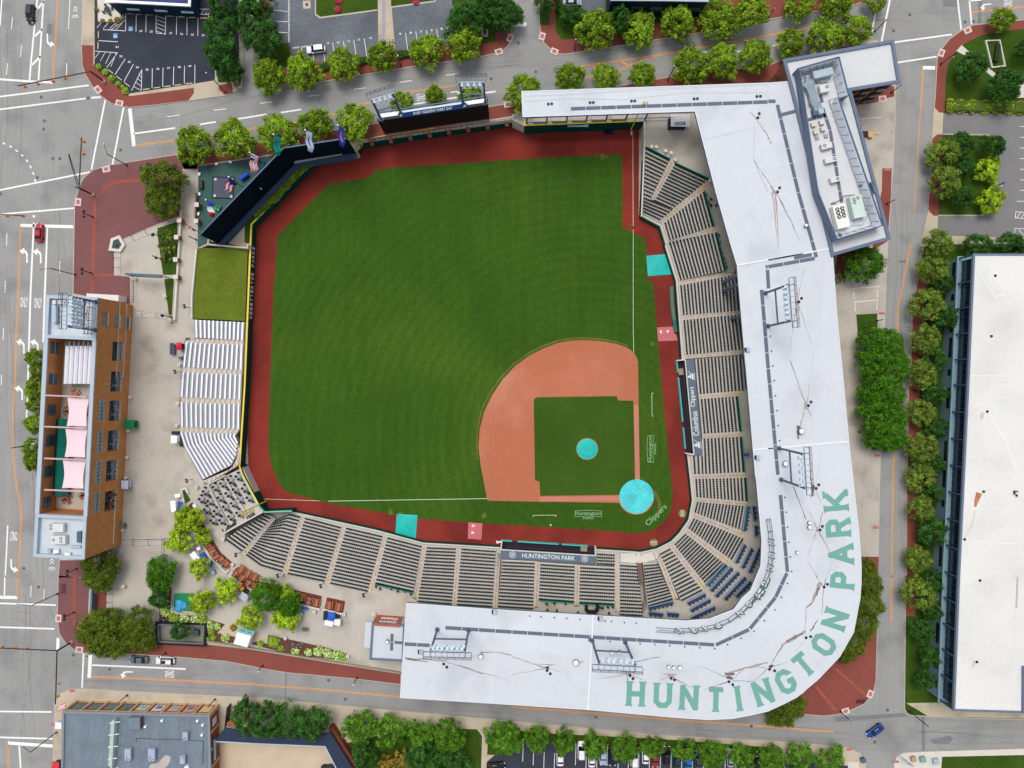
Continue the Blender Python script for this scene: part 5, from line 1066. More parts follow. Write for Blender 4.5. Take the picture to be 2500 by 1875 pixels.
tag(obj('roof_hatch_rail', MB().wall(PL(A3(800,1595,890,1572,925,1659),WING+.5),.3,WING-.4,WING+.5).wall(PL(A3(850,1600,870,1659),WING+.5),.25,WING-.4,WING+.4),trimb),'short blue-grey upstand at the lower right of the screen wall', 'upstand')
# scaffold frames and small things under the roof edge
t=thing('porch_frame', 'row of blue steel columns and rails under the upper left roof edge', 'colonnade', (*P((1400,290)),SL)); b=MB()
for k in range(7): x,y=P((1286+k*48,303-k*1.6),0); b.beam((x,y+.1,SL),(x+.0,y+.1,ROOF-.7),.35)
obj('column', b,steel,t); b=MB()
for zz in (1.0,4.2): b.beam((*P((1284,303)),zz),(*P((1640,290)),zz),.18)
obj('rail', b,steel,t)
b=MB()
for k in range(5):
    x,y=P((1296+k*48,297-k*1.6),0); b.box(x+2.2,y,SL,SL+1.0,3.6,.8)
tag(obj('drink_counter', b,M('counter_pale', (190,180,166),.7,.1)),'pale drink counter behind the blue columns under the upper roof', 'counter')
# foul poles
for q0,q1,lb,zt in ((A2(1025,1118),A2(1068,1040),'yellow foul pole with mesh wing leaning past the upper roof edge', 13.5),(TT(2000,600),TT(2000,600),'yellow foul pole with mesh wing beside the terrace of round tables', 12.0)):
    x,y=P(q0,F if 'upper' in lb else -.4); t=thing('foul_pole', lb,'foul pole', (x,y,F),0,'foul poles'); z0=F if 'upper' in lb else F
    obj('pole', MB().beam((x,y,z0),(x,y,zt),.28,n=8),yel,t)
    dr_=(1,.05) if 'upper' in lb else (.05,-1)
    b=MB(); 
    for k in range(13): zz=zt-8+k*.65; b.beam((x,y,zz),(x+dr_[0]*1.0,y+dr_[1]*1.0,zz),.08)
    b.beam((x+dr_[0],y+dr_[1],zt-8),(x+dr_[0],y+dr_[1],zt-.2),.1); b.beam((x+dr_[0]*.5,y+dr_[1]*.5,zt-8),(x+dr_[0]*.5,y+dr_[1]*.5,zt-.2),.07); obj('mesh_wing', b,M('yellow_mesh', (214,180,90),.6,.06),t)

# ================================================================ THE LONG TAN BRICK BUILDING ON THE LEFT
NWc,NEc,SEc,SWc=[Vector((*p,0)) for p in PL([B0(400,880),B0(842,905),C0(728,1503),C0(280,1490)],BRK)]
LEN=(SEc-NEc).length; eu=(SEc-NEc)/LEN; ein=Vector((eu.y,-eu.x,0))
if ein.x>0: ein=-ein
def ept(a,d_): v=NEc+eu*a+ein*d_; return (v.x,v.y)      # a metres along the east face, d metres in from it
WID=(NWc-NEc).length
def eslab(mb,a0,a1,d0,d1,z0,z1): return mb.prism([ept(a0,d0),ept(a1,d0),ept(a1,d1),ept(a0,d1)],z0,z1)
def ealong(v,z,u=300): p=Vector((*P((u,v),z),0)); return (p-NEc).dot(eu)
bt=thing('long_brick_building', 'long tan brick building with grey end roofs and an open terrace under pink sails', 'building', (SEc.x,SEc.y,0))
TN,TS=ealong(829,BRK,200),ealong(1261,BRK,200); FLOOR=9.0
niches=[(ealong(a,4),ealong(c,4)) for a,c in ((836,882),(908,956),(978,1027),(1050,1100),(1122,1172),(1196,1245))]
b=MB(); DEP=3.0
eslab(b,0,LEN,DEP,WID,0,FLOOR-.02)                         # core below the terrace
eslab(b,0,TN,.8,WID,FLOOR-.02,BRK-1.0); eslab(b,TS,LEN,.8,WID,FLOOR-.02,BRK-1.0)
eslab(b,0,LEN,0,DEP,0,3.5); 
cuts=[0]+[x for n_ in niches for x in n_]+[LEN]
for k in range(0,len(cuts),2): eslab(b,cuts[k],cuts[k+1],0,DEP,3.5,8.4)
eslab(b,0,LEN,0,DEP,8.4,FLOOR-.02); eslab(b,TN,TS,0,.8,FLOOR-.02,BRK-.35)
eslab(b,0,TN,0,.8,FLOOR-.02,BRK-.3); eslab(b,TS,LEN,0,.8,FLOOR-.02,BRK-.3)
eslab(b,TN,TS,WID-.6,WID,FLOOR,BRK-.35)
obj('brick_wall', b,wbrick,bt)
b=MB(); eslab(b,TN+.3,TS-.3,.8,WID-.6,FLOOR-.02,FLOOR+.02); obj('terrace_floor', b,concrete,bt)
b=MB()
for a0,a1 in ((0,TN),(TS,LEN)):
    q=[ept(a0+.35,.4),ept(a1-.35,.4),ept(a1-.35,WID-.35),ept(a0+.35,WID-.35)]; b.wall(q,.75,BRK-1.2,BRK,True)
eslab(b,TN,TS,-.1,.75,BRK-.35,BRK); eslab(b,TN,TS,WID-.85,WID+.1,BRK-.35,BRK); obj('parapet', b,trimw,bt)
for a0,a1 in ((.5,TN-.5),(TS+.5,LEN-.5)): obj('flat_roof', eslab(MB(),a0,a1,.6,WID-.5,BRK-1.0,BRK-.95),M('silver_roof', (190,198,204),.6,.08,.3),bt)
bench_g=M('niche_teal', (70,110,122),.7,.1)
for k,(a0,a1) in enumerate(niches):
    b=MB().mat(M('niche_floor', (196,198,192),.8,.08)); eslab(b,a0,a1,0,DEP,3.5,3.53); b.mat(bench_g)
    for j in range(3): eslab(b,a0+.1,a1-.1,1.5+j*.5,2.0+j*.5,3.53,3.9+j*.4)
    obj('balcony', b,None,bt)
    b=MB(); b.beam((*ept(a0,.05),4.6),(*ept(a1,.05),4.6),.08)
    for j in range(6): b.beam((*ept(a0+(a1-a0)*j/5,.05),3.5),(*ept(a0+(a1-a0)*j/5,.05),4.6),.06)
    obj('balcony_rail', b,darkm,bt)
for y0,y1 in ((135,330),(400,595),(660,860),(925,1110)):
    a0,a1=ealong(C0(870,y0)[1],11.8),ealong(C0(870,y1)[1],11.8); b=MB().mat(M('window_silver', (134,148,152),.4,.15,1.2)); eslab(b,a0,a1,-.03,.3,10.4,13.0); b.mat(darkm)
    for j in range(1,6): f=a0+(a1-a0)*j/6; eslab(b,f-.04,f+.04,-.08,-.035,10.4,13.0)
    eslab(b,a0,a1,-.08,-.035,11.6,11.75); obj('window', b,None,bt)
for (x0,y0,x1,y1,z) in ((1370,600,1520,720,12.2),(1370,765,1515,885,12.2),(1650,650,1790,765,7),(1645,800,1785,925,7),(1915,680,2040,950,2.6)):
    a0,a1=ealong(PV(x0,y0)[1],z),ealong(PV(x0,y1)[1],z); b=MB().mat(glass2); eslab(b,a0,a1,-.04,.3,z-1,z+1); b.mat(conc_light); eslab(b,a0-.1,a1+.1,-.2,-.045,z-1.15,z-1); obj('window', b,None,bt)
for y0,y1,in ((1290,1390),(1560,1655)): 
    a0,a1=ealong(B0(480,y0)[1],12.5,130),ealong(B0(480,y1)[1],12.5,130); b=MB().mat(glass2); eslab(b,a0,a1,WID-.68,WID-.55,11,14); b.mat(trimw); eslab(b,a0,a1,WID-.72,WID-.69,12.4,12.55); obj('window', b,None,bt)
for y0,y1 in ((165,265),(430,530),(695,795),(965,1065)):
    a0,a1=ealong(C0(450,y0)[1],12.5,130),ealong(C0(450,y1)[1],12.5,130); b=MB().mat(glass2); eslab(b,a0,a1,WID-.68,WID-.55,11,14); b.mat(darkm); eslab(b,a0,a1,WID-.72,WID-.69,12.4,12.5)
    for j in (1,2,3): f=a0+(a1-a0)*j/4; eslab(b,f-.04,f+.04,WID-.72,WID-.69,11,14)
    obj('window', b,None,bt)
b=MB()
for z in (6.3,3.2): b.beam((*ept(0,-.1),z),(*ept(LEN*.3,-.1),z),.1)
b.beam((*ept(LEN-1,-.12),4),(*ept(TS,-.12),4),.14); obj('gutter', b,conc_light,bt)
# low white roof at the north end
b=MB().prism(PL(PV(1020,150,1750,190,1740,330,1270,250,1030,230),4.0),0,4.0); tag(obj('annex_roof', b,M('annex_white', (214,216,216),.7,.05)),'low white-roofed annex at the north end of the long brick building', 'annex')
# terrace things
rib=MB(); t=thing('ribbed_canopy', 'white canopy of long curved ribs on the terrace of the long brick building', 'canopy', (*P((200,890),12),FLOOR)); zc_=11.6
x0,y0=P(PV(545,1420),zc_); x1,y1=P(B0(885,1659),zc_); x1b,y1b=P(C0(880,-10),zc_)
for k in range(8):
    fx=x0+(x1-x0)*(k+.5)/8; w_=(x1-x0)/8*.9; b=MB(); n=6; vv=[]
    for e,yy in ((0,y0+.9),(1,y1b)):
        for j in range(n+1): g=j/n; vv.append((fx-w_/2+w_*g-e*.45,yy,zc_+.45*math.sin(math.pi*g)))
    b.add(vv,[(j,j+1,n+2+j,n+1+j) for j in range(n)]); obj('canopy_rib', b,M('rib_white', (228,230,240),.5,.03),t)
b=MB()
for k in range(8): fx=x0+(x1-x0)*(k+.5)/8; b.box(fx+.3,y0+1.2,zc_-.4,zc_-.2,.35,1.6)
for x in (x0,x1): b.beam((x,y0+1.5,zc_-.35),(x,y1b,zc_-.35),.18); b.beam((x,y0+1.5,FLOOR),(x,y0+1.5,zc_-.35),.18); b.beam((x,y1b,FLOOR),(x,y1b,zc_-.35),.18)
obj('frame', b,trimw,t)
for i,(ya,yb,xa,xb) in enumerate(((105,355,590,765),(375,622,572,752),(645,890,550,738))):
    t=thing('shade_sail', '%s pink shade sail stretched over the terrace of the long brick building' % ('upper', 'middle', 'lower')[i],'shade sail', (*P(C0(660,ya),14.6),FLOOR),group='pink shade sails')
    c4=PL([C0(xa,ya),C0(xb,ya+12),C0(xb-12,yb),C0(xa-18,yb)],14.6); n=8; vv=[]
    for j in range(n+1):
        for i2 in range(n+1):
            g,h=i2/n,j/n; X=(c4[0][0]*(1-g)+c4[1][0]*g)*(1-h)+(c4[3][0]*(1-g)+c4[2][0]*g)*h; Y=(c4[0][1]*(1-g)+c4[1][1]*g)*(1-h)+(c4[3][1]*(1-g)+c4[2][1]*g)*h
            cx,cy=sum(p[0] for p in c4)/4,sum(p[1] for p in c4)/4; k_=.13*(math.sin(math.pi*h)*(abs(g-.5)*2)**2+math.sin(math.pi*g)*.35*(abs(h-.5)*2)**2)
            X+=(cx-X)*k_*1.1; Y+=(cy-Y)*k_*.7; vv.append((X,Y,14.6+(.35 if (g>.5)==(h>.5) else -.1)*abs(g-.5)*abs(h-.5)*4))
    b=MB().add(vv,[(j*(n+1)+i2,j*(n+1)+i2+1,(j+1)*(n+1)+i2+1,(j+1)*(n+1)+i2) for j in range(n) for i2 in range(n)]); o=obj('cloth', b,canvas,t)
    for p in o.data.polygons: p.use_smooth=True
for i,y in enumerate((88,358,632,903)):
    a=P(C0(380,y),BRK); c=P(C0(745,y+15),BRK); tag(obj('sail_beam', MB().beam((*a,BRK-.15),(*c,BRK-.15),.34),sailpole),'%s pink beam crossing the terrace of the long brick building' % ORD[i],'beam', 'beams over the terrace')
c4=PL([C0(500,290),C0(590,290),C0(572,950),C0(466,950)],11.2); b=MB().add([(*c4[0],11.2),(*c4[1],10.6),(*c4[2],10.6),(*c4[3],11.2)]+[((c4[0][0]+c4[1][0])/2,(c4[0][1]+c4[1][1])/2,11.9),((c4[3][0]+c4[2][0])/2,(c4[3][1]+c4[2][1])/2,11.9)],[(0,4,5,3),(4,1,2,5),(0,1,4),(3,5,2)])
t=thing('green_kiosk', 'long green-roofed bar kiosk under the pink shade sails', 'kiosk', (*c4[0],FLOOR)); obj('roof', b,M('kiosk_green', (10,112,98),.5,.1,.4,.05,joints=(.7,.03,.85)),t)
b=MB(); q=PL([C0(500,292),C0(588,292),C0(570,948),C0(468,948)],10.6); b.side(q,FLOOR,11.1); obj('kiosk_wall', b,M('kiosk_wall', (60,80,84),.7,.1),t)
for i,(q,g) in enumerate(((C0(478,130),0),(C0(635,82),0),(C0(575,225),1),(C0(760,230),0),(C0(560,985),1),(C0(715,950),1))):
    x,y=P(q,FLOOR+1); t=thing('patio_table', '%s on the brick building terrace' % ('round wooden table nearest the top left window', 'wooden table set just above the upper pink sail', 'table with a green folded umbrella left of the upper sail', 'wooden table right of the upper pink sail', 'wooden table with a green umbrella below the green kiosk', 'wooden table below the lower pink sail')[i],'table', (x,y,FLOOR),0,'tables on the roof terrace')
    obj('table_top', MB().cyl(x,y,FLOOR+.7,FLOOR+.76,.75,14).cyl(x,y,FLOOR,FLOOR+.7,.06,6),wood_l,t)
    for k in range(4): a=k*1.57+.6; obj('bench', MB().box(x+1.15*math.cos(a),y+1.15*math.sin(a),FLOOR+.38,FLOOR+.45,.3,1.1,a),wood_l,t)
    if g: obj('umbrella', MB().cone(x,y,FLOOR+.8,FLOOR+2.6,.3,.05,8),M('umbrella_green', (14,104,78),.7,.1),t)
# tables in the balconies
for k,(a0,a1) in enumerate(niches):
    for j in range(2):
        if k==0: break
        x,y=ept(a0+(a1-a0)*(.28+.44*j),.85); m_=rbrick if k==5 else steel_l
        lb = '%s %s in the %s balcony from the top of the long brick building' % (('upper', 'lower')[j],'round orange table' if k==5 else 'square silver table', ORD[k]); t=thing('balcony_table', lb,'table', (x,y,3.53),0,'tables in the brick balconies')
        if k==5: obj('table_top', MB().cyl(x,y,4.2,4.27,.6,16).cyl(x,y,3.53,4.2,.1,6),M('orange_table', (176,88,50),.6,.06),t)
        else: obj('table_top', MB().box(x,y,4.2,4.26,1.0,1.0,.5).cyl(x,y,3.53,4.2,.05,6),steel_l,t)
        for q_ in range(3): a=q_*2.1+j; obj('chair', MB().box(x+.85*math.cos(a),y+.85*math.sin(a),3.9,3.98,.42,.42,a).box(x+1.05*math.cos(a),y+1.05*math.sin(a),3.98,4.4,.06,.42,a).box(x+.85*math.cos(a),y+.85*math.sin(a),3.53,3.9,.3,.3,a),darkm if k==5 else steel_l,t)
# roof things on the two ends
zr=BRK-.95
hvac(PV(285,610),.95,4.0,1.2,0,zr,'long pale unit on the upper end roof of the long brick building', (),trimw); hvac(PV(290,350),.8,.9,.8,0,zr,'left small square unit at the top of the upper end roof', (),None); hvac(PV(415,350),.8,.9,.8,0,zr,'middle small square unit at the top of the upper end roof', (),None); hvac(PV(525,350),.8,.9,.8,0,zr,'small square unit with a round fan on the upper end roof', ((0,0),),None,.28)
hvac(C0(487,1232),3.1,1.9,1.2,0,zr,'upper white double-fan unit on the lower end roof', ((-.42,.3),(-.42,-.1)),None,.3); hvac(C0(500,1335),3.3,1.9,1.2,0,zr,'middle white double-fan unit on the lower end roof', ((.2,.2),(.2,-.2),(-.32,0)),None,.3); hvac(C0(480,1435),1.2,.8,.8,.1,zr,'small white unit at the bottom of the lower end roof', (),white_m); hvac(C0(578,1462),1.2,.8,.8,-.1,zr,'tilted small white unit in the lower right of the end roof', (),white_m); hvac(C0(680,1312),1.0,2.5,.9,0,zr,'slate blue roof hatch on the lower end roof', (),steel); hvac(C0(420,1430),.9,.7,.7,0,zr,'small grey unit at the lower left of the lower end roof', (),steel_l); hvac(C0(650,1395),2.4,.5,.5,0,zr,'row of low vents on the lower end roof', (),steel_l)
t=thing('pavilion_sign', 'rooftop sign frame with standing letters reading POWER PAVILION over the tan brick wall', 'sign', (*ept(4.4,.6),BRK)); b=MB()
for z in (.2,1.6,3.0): b.beam((*ept(1,.9),BRK+z),(*ept(8.7,.9),BRK+z),.14)
for k in range(6): b.beam((*ept(1+k*1.5,.9),BRK-.2),(*ept(1+k*1.5,.9),BRK+3.0),.14); b.beam((*ept(1+k*1.5,3.2),BRK-.2),(*ept(1+k*1.5,.9),BRK+2.6),.12)
obj('frame', b,steel,t)
rt_=math.atan2(-eu.y,-eu.x)
for s_,h_,w_,z,m_,dd in (('PAVILION', 1.5,6.6,.9,white_m,.55),('POWER', 1.3,5.3,2.5,white_m,.75)):
    mm=Matrix.Translation((*ept(4.7,dd),BRK+z)) @ Matrix.Rotation(rt_,4,'Z') @ Matrix.Rotation(math.pi/2,4,'X'); obj('lettering', MB().tmesh(tmesh(s_,w_,h_,.08),mm),m_,t)
mm=Matrix.Translation((*ept(4.6,1.3),BRK+3.6)) @ Matrix.Rotation(rt_,4,'Z') @ Matrix.Rotation(R(70),4,'X'); obj('lettering', MB().tmesh(tmesh('AEP', 5.2,2.6,.2),mm),M('cream_sign', (212,206,178),.6,.06),t)

# ================================================================ BUILDING ON THE RIGHT
EH=10.7; eo=PL([B3(1775,535),(2760,622),(2760,1745),D3(2165,1175),D3(1602,1158),C3(1645,1659),C3(1725,0)],EH); t=thing('office_building', 'large flat-roofed office building with dark glass band and pale teal walls at the right edge', 'building', (*eo[0],0))
b=MB().side(eo,0,EH*.5); obj('teal_wall', b,tealw,t)
ins=MB().offs(eo,.6 if area(eo)>0 else -.6,True)
b=MB().side(ins,EH*.5,EH-.1); obj('glass_band', b,glass,t); obj('band_floor', MB().wall(eo,1.2,EH*.5-.05,EH*.5,True),tealw,t)
b=MB().holed(eo,[],EH); obj('roof', b,roof_e,t); obj('roof_edge', MB().wall(eo,.5,EH-.5,EH+.12,True),trimb,t)
# frames on the left facade
pA,pB=Vector((*eo[0],0)),Vector((*eo[4],0)); fl=(pB-pA).length; fu=(pB-pA)/fl
b=MB(); c=MB()
pts_=[eo[0],eo[6],eo[5],eo[4]]
for i in range(3):
    p,q=Vector((*pts_[i],0)),Vector((*pts_[i+1],0)); L_=(q-p).length; u_=(q-p)/L_; m=max(1,round(L_/6.4))
    for k in range(m+1): x,y=(p+u_*L_*k/m)[:2]; b.box(x-.05,y,EH*.5,EH-.5,.35,.4,math.atan2(u_.y,u_.x))
    for z in (EH*.66,): b.beam((p.x+.4,p.y,z),(q.x+.4,q.y,z),.07)
    for k in range(m*4): x,y=(p+u_*L_*(k+.5)/(m*4))[:2]; b.beam((x+.45,y,EH*.5),(x+.45,y,EH-.5),.07)
    for k in range(m):
        x,y=(p+u_*L_*(k+.5)/m)[:2]
        for zz,ww in ((3.3,5.0),): w=MB().box(x-.03,y,zz-.5,zz+.5,.2,ww if k % 3 != 1 else 1.6,math.atan2(u_.y,u_.x)-math.pi/2); obj('window', w,glass,t)
obj('mullions', b,M('facade_blue', (58,84,108),.5,.06),t)
for i,(t_,q) in enumerate(((B3,(1957,717)),(B3,(1923,1238)),(C3,(1888,228)),(C3,(1857,918)),(C3,(1693,1330)),(D3,(1825,42)),(D3,(1798,744)))):
    x,y=P(t_(*q),EH); tag(obj('drain_cap', MB().cyl(x,y,EH,EH+.2,.3,10),darkm),'%s black drain from the top on the ivory office roof' % ORD[i],'drain', 'drains on the office roof')
b=MB(); zs=EH+.01
for t_,qs,w,w2,m in ((C3,(1850,240,1835,300),1.0,.5,M('tan_stain', (206,184,160),.9,.15,1.)),(C3,(1820,930,1795,1000,1785,1050),1.5,.5,M('rust_puddle', (178,112,70),.9,.4,1.2,.3)),(D3,(1780,740,1765,790),.7,.5,M('tan_stain', (206,184,160))),(C3,(1785,1090,1760,1200,1700,1310),.15,.1,thin),(C3,(1900,240,2060,500,2140,720),.3,.7,M('roof_wash', (222,221,217),.8,.03)),(C3,(1770,990,1770,1080,1850,1000,1860,920),.25,.25,M('roof_wash', (246,246,246))),(D3,(2150,10,2140,280),.45,.45,thin),(D3,(2140,320,2130,520),.7,.7,M('faint_grime', (214,212,206),.9,.05)),(B3,(1820,0+700,1960,900,2100,860),.3,.4,M('roof_wash', (246,246,246)))):
    b=MB(); pts=PL([t_(qs[i],qs[i+1]) for i in range(0,len(qs),2)],EH); n_=len(pts); A_,B_=MB().offs(pts,.5),MB().offs(pts,-.5); b.mat(m); ws=[w+(w2-w)*i/(n_-1) for i in range(n_)]
    b.add([(p[0]+(a[0]-c_[0])*ws[i]/2,p[1]+(a[1]-c_[1])*ws[i]/2,zs) for i,(p,a,c_) in enumerate(zip(pts,A_,B_))]+[(p[0]-(a[0]-c_[0])*ws[i]/2,p[1]-(a[1]-c_[1])*ws[i]/2,zs) for i,(p,a,c_) in enumerate(zip(pts,A_,B_))],[(i,i+1,n_+i+1,n_+i) for i in range(n_-1)]); zs+=.002; obj('stain', b,None,t)
b=MB()
for z in (C3(1665,1345,2300,1375),B3(1730,1575,2300,1590),D3(2185,760,2170,1170)): b.mat(M('roof_wash', (246,246,246))).ribbon(PL(z,EH),.25,zs); zs+=.002
obj('roof_seam', b,None,t)
x,y=P(C3(2130,925),EH); tag(obj('roof_bracket', MB().box(x,y+.3,EH,EH+.6,.9,.15).box(x-.4,y,EH,EH+.6,.12,.9).box(x+.2,y-.7,EH,EH+.4,.3,.5),darkm),'small dark metal bracket on the ivory office roof', 'bracket')
x,y=P(D3(2200,850),EH); tag(obj('roof_skylight', MB().mat(trimb).box(x+1.6,y-3.5,EH,EH+.5,4.2,11).mat(glass).box(x+1.6,y-3.5,EH+.5,EH+.55,3.6,10.4)),'dark skylight at the right edge of the ivory office roof', 'skylight')
# ================================================================ BUILDINGS AT THE BOTTOM LEFT
BH=6.0; bo=PL([D0(545,1178),D0(1797,1212),D0(1812,1900),D0(530,1900)],BH); t=thing('corner_shop_building', 'brick and tan shop building with a blue-grey flat roof at the lower left', 'building', (*bo[0],0))
b=MB().side(bo,0,BH); obj('wall', b,rbrick,t); b=MB().poly(bo,BH-.35); obj('roof', b,roof_g,t); obj('parapet', MB().wall(bo,.55,BH-.4,BH,True),M('parapet_grey', (128,132,140),.6,.06),t)
tanm=M('tan_stone', (190,158,120),.8,.1,.6); p0,p1=Vector((*bo[0],0)),Vector((*bo[1],0)); L_=(p1-p0).length; u_=(p1-p0)/L_; n_=Vector((-u_.y,u_.x,0)); an=math.atan2(u_.y,u_.x)
b=MB()
for k in range(10): v=p0+u_*(L_*k/9)+n_*.15; b.box(v.x,v.y,0,BH-.4,.55,.5,an)
for z0_,z1_,o_ in ((4.9,BH-.4,.12),(.1,.7,.1)): v=p0+u_*L_/2+n_*o_; b.box(v.x,v.y,z0_,z1_,L_,.24,an)
obj('stone_frame', b,tanm,t)
for k in range(9):
    v=p0+u_*(L_*(k+.5)/9)+n_*.03; m_=glass2 if k<4 else M('mural_%s' % 'abcde'[k-4],((206,184,150),(214,206,214),(214,150,110),(212,158,130),(214,184,140))[k-4],.7,.1); b=MB().mat(M('bay_brown', (112,66,48),.8,.1)).box(v.x,v.y,.7,4.9,L_/9-.5,.12,an)
    v=v+n_*.04; b.mat(m_).box(v.x,v.y,1.2,4.2,L_/9-1.4,.14,an)
    if 4<=k<8: v=v+n_*.03; b.mat((M('mural_blue', (110,176,206),.7,.2,2.),M('mural_violet', (120,110,160),.7,.25,2.))[k % 2]).box(v.x,v.y,1.6,3.2,1.5,.14,an)
    obj('window_bay', b,None,t)
p0,p1=Vector((*bo[1],0)),Vector((*bo[2],0)); L_=(p1-p0).length; u_=(p1-p0)/L_; n_=Vector((-u_.y,u_.x,0)); an=math.atan2(u_.y,u_.x)
if n_.x<0: n_=-n_
b=MB()
for k in range(5): v=p0+u_*(4.2*k+.2)+n_*.12; b.box(v.x,v.y,0,BH-.4,.5,.4,an)
obj('stone_frame', b,tanm,t)
v=p0+u_*9.3+n_*.3; b=MB().mat(M('sign_teal', (16,96,122),.5,.1)).box(v.x,v.y,3.0,4.6,5.6,.25,an); mm=Matrix.Translation((v.x+n_.x*.14,v.y,3.8)) @ Matrix.Rotation(math.pi/2+(an+math.pi/2),4,'Z') @ Matrix.Rotation(math.pi/2,4,'X'); b.mat(white_m).tmesh(tmesh('BOUNDARIES', 5.0,.9,.02),mm); obj('shop_sign', b,None,t)
v=p0+u_*2.4+n_*.3; obj('poster', MB().box(v.x,v.y,2.2,4.4,1.8,.1,an),M('poster_white', (210,210,208),.6,.2,2.5),t)
GT=tile(130,1700,5.144)
zb=BH-.35
cs=PL([GT(690,345),GT(775,280),GT(740,900),GT(655,900)],BH+1); tt=thing('skylight_ridge', 'long pale green glazed screen with white struts on the blue-grey roof', 'screen', (*cs[0],zb)); b=MB().add([(*cs[0],zb+.2),(*cs[1],zb+1.6),(*cs[2],zb+1.6),(*cs[3],zb+.2)],[(0,1,2,3)]).wall([cs[1],cs[2]],.1,zb,zb+1.6); obj('glazing', b,M('pale_green_glazing', (178,198,186),.5,.06,.6,joints=(1.6,0,.88)),tt)
for k,(x0,y0,x1,y1) in enumerate(((700,345,870,292),(690,495,855,445),(680,645,842,598),(680,795,830,747))): a,c=P(GT(x0,y0),BH+.5),P(GT(x1,y1),BH+.5); obj('strut', MB().beam((*a,zb+.6),(*c,zb+1.9),.16),white_m,tt)
hv=M('lilac_casing', (164,168,190),.5,.06)
hvac(GT(932,735),1.5,2.8,1.1,0,zb,'left blue-grey roof unit with three fans', ((-.25,-.25),(-.25,-.45),(.2,-.45)),hv,.26,'air units on the shop roof'); hvac(GT(1232,740),1.6,3.0,1.1,0,zb,'middle blue-grey roof unit with three fans', ((-.2,-.2),(-.25,-.42),(.2,-.42)),hv,.26,'air units on the shop roof'); hvac(GT(1655,505),1.2,1.9,1.0,0,zb,'upper right blue-grey roof unit with one fan', ((-.1,-.3),),hv,.3,'air units on the shop roof'); hvac(GT(1620,800),1.2,1.9,1.0,0,zb,'lower right blue-grey roof unit with one fan', ((.1,.3),),hv,.3,'air units on the shop roof')
x,y=P(GT(1035,325),BH+.3); tag(obj('roof_hatch', MB().mat(roof_g).box(x,y,zb,zb+1.4,2.9,2.7).mat(M('hatch_brown', (98,82,80),.8,.1)).box(x+1.5,y,zb,zb+1.45,.15,2.7),roof_g),'square grey stair housing against the parapet of the shop roof', 'roof hatch')
b=MB(); pp=PL(GT(1035,580,1050,528,1340,540,1660,548,1885,565,1875,860),zb+.2)
for i in range(len(pp)-1): b.beam((*pp[i],zb+.2),(*pp[i+1],zb+.2),.1,n=6)
tag(obj('pipe_run', b,M('pipe_brown', (80,52,50),.7,.1)),'brown gas pipe running square across the blue-grey shop roof', 'pipe')
b=MB().poly(PL(ease(GT(1180,930,1230,840,1310,850,1390,750,1440,735,1480,770,1450,860,1360,930),2),zb),zb+.006); b.mat(M('wet_patch', (110,66,62),.8,.15,.8)).poly(PL(ease(GT(1200,930,1240,870,1310,862,1400,765,1450,775,1420,860,1350,930),2),zb),zb+.012); b.mats[0]=M('bleached_ring', (176,168,164),.8,.1); obj('roof_stain', b,None,t)
for i,q in enumerate(((1375,295),(1165,370),(1820,298),(1885,350),(1875,475),(1685,885),(815,895),(1375,295))[:7]): x,y=P(GT(*q),zb); tag(obj('roof_vent', MB().cyl(x,y,zb,zb+.6,.3 if i != 5 else .55,10),white_m),('small red-topped vent near the shop parapet', 'pair of tilted white vents beside the stair housing', 'tiny white vent in the upper right of the shop roof', 'white vent right of the upper right roof unit', 'white vent below the other on the right side of the shop roof', 'large white round vent below the lower right roof unit', 'small red vent at the lower edge of the shop roof')[i],'roof vent', 'vents on the shop roof')
# dark pergola roof round a patio
pz=3.6; pg=PL([D0(1940,1310)]+D1(30,1390,640,1355,870,1720,720,1720,595,1475,0,1450)+[D0(1845,1430)],pz); t=thing('patio_roof', 'dark slate roof bent round a beige patio beside the shop building', 'canopy', (*pg[0],0))
b=MB().holed(pg,[],pz).side(pg,pz-.3,pz); obj('roof', b,M('slate_roof', (42,52,72),.8,.1,.4),t); obj('roof_edge', MB().wall(pg[3:],.3,pz-.3,pz+.05),trimw,t)
b=MB()
for q in D1(600,1480,700,1650,0,1455)+[D0(1850,1435)]: x,y=P(q,pz); b.beam((x,y,0),(x,y,pz-.3),.25)
obj('post', b,darkm,t)
overlay('patio', [[D0(1870,1440)]+D1(0,1450,590,1475,710,1720)+[D0(1880,1800)]],M('patio_sand', (194,176,150),.9,.1,.3,.12),Z1)
b=MB().wall(PL([D0(1965,1130),D0(1945,1300)],2),.25,0,2.6); tag(obj('dark_screen', b,darkm),'narrow dark upright panel at the corner of the patio roof', 'panel')
x,y=P(D0(1985,1278),3); tag(obj('brick_pier', MB().box(x,y,0,3.0,1.6,1.2,.5),rbrick),'brown brick pier by the upper left corner of the patio roof', 'pier')
tag(obj('brick_wall', MB().wall(PL(D1(640,1310,850,1640,880,1750),2.2),1.1,0,2.2),M('brown_wall', (116,58,44),.8,.12)),'brown brick wall slanting along the right side of the patio roof', 'wall')
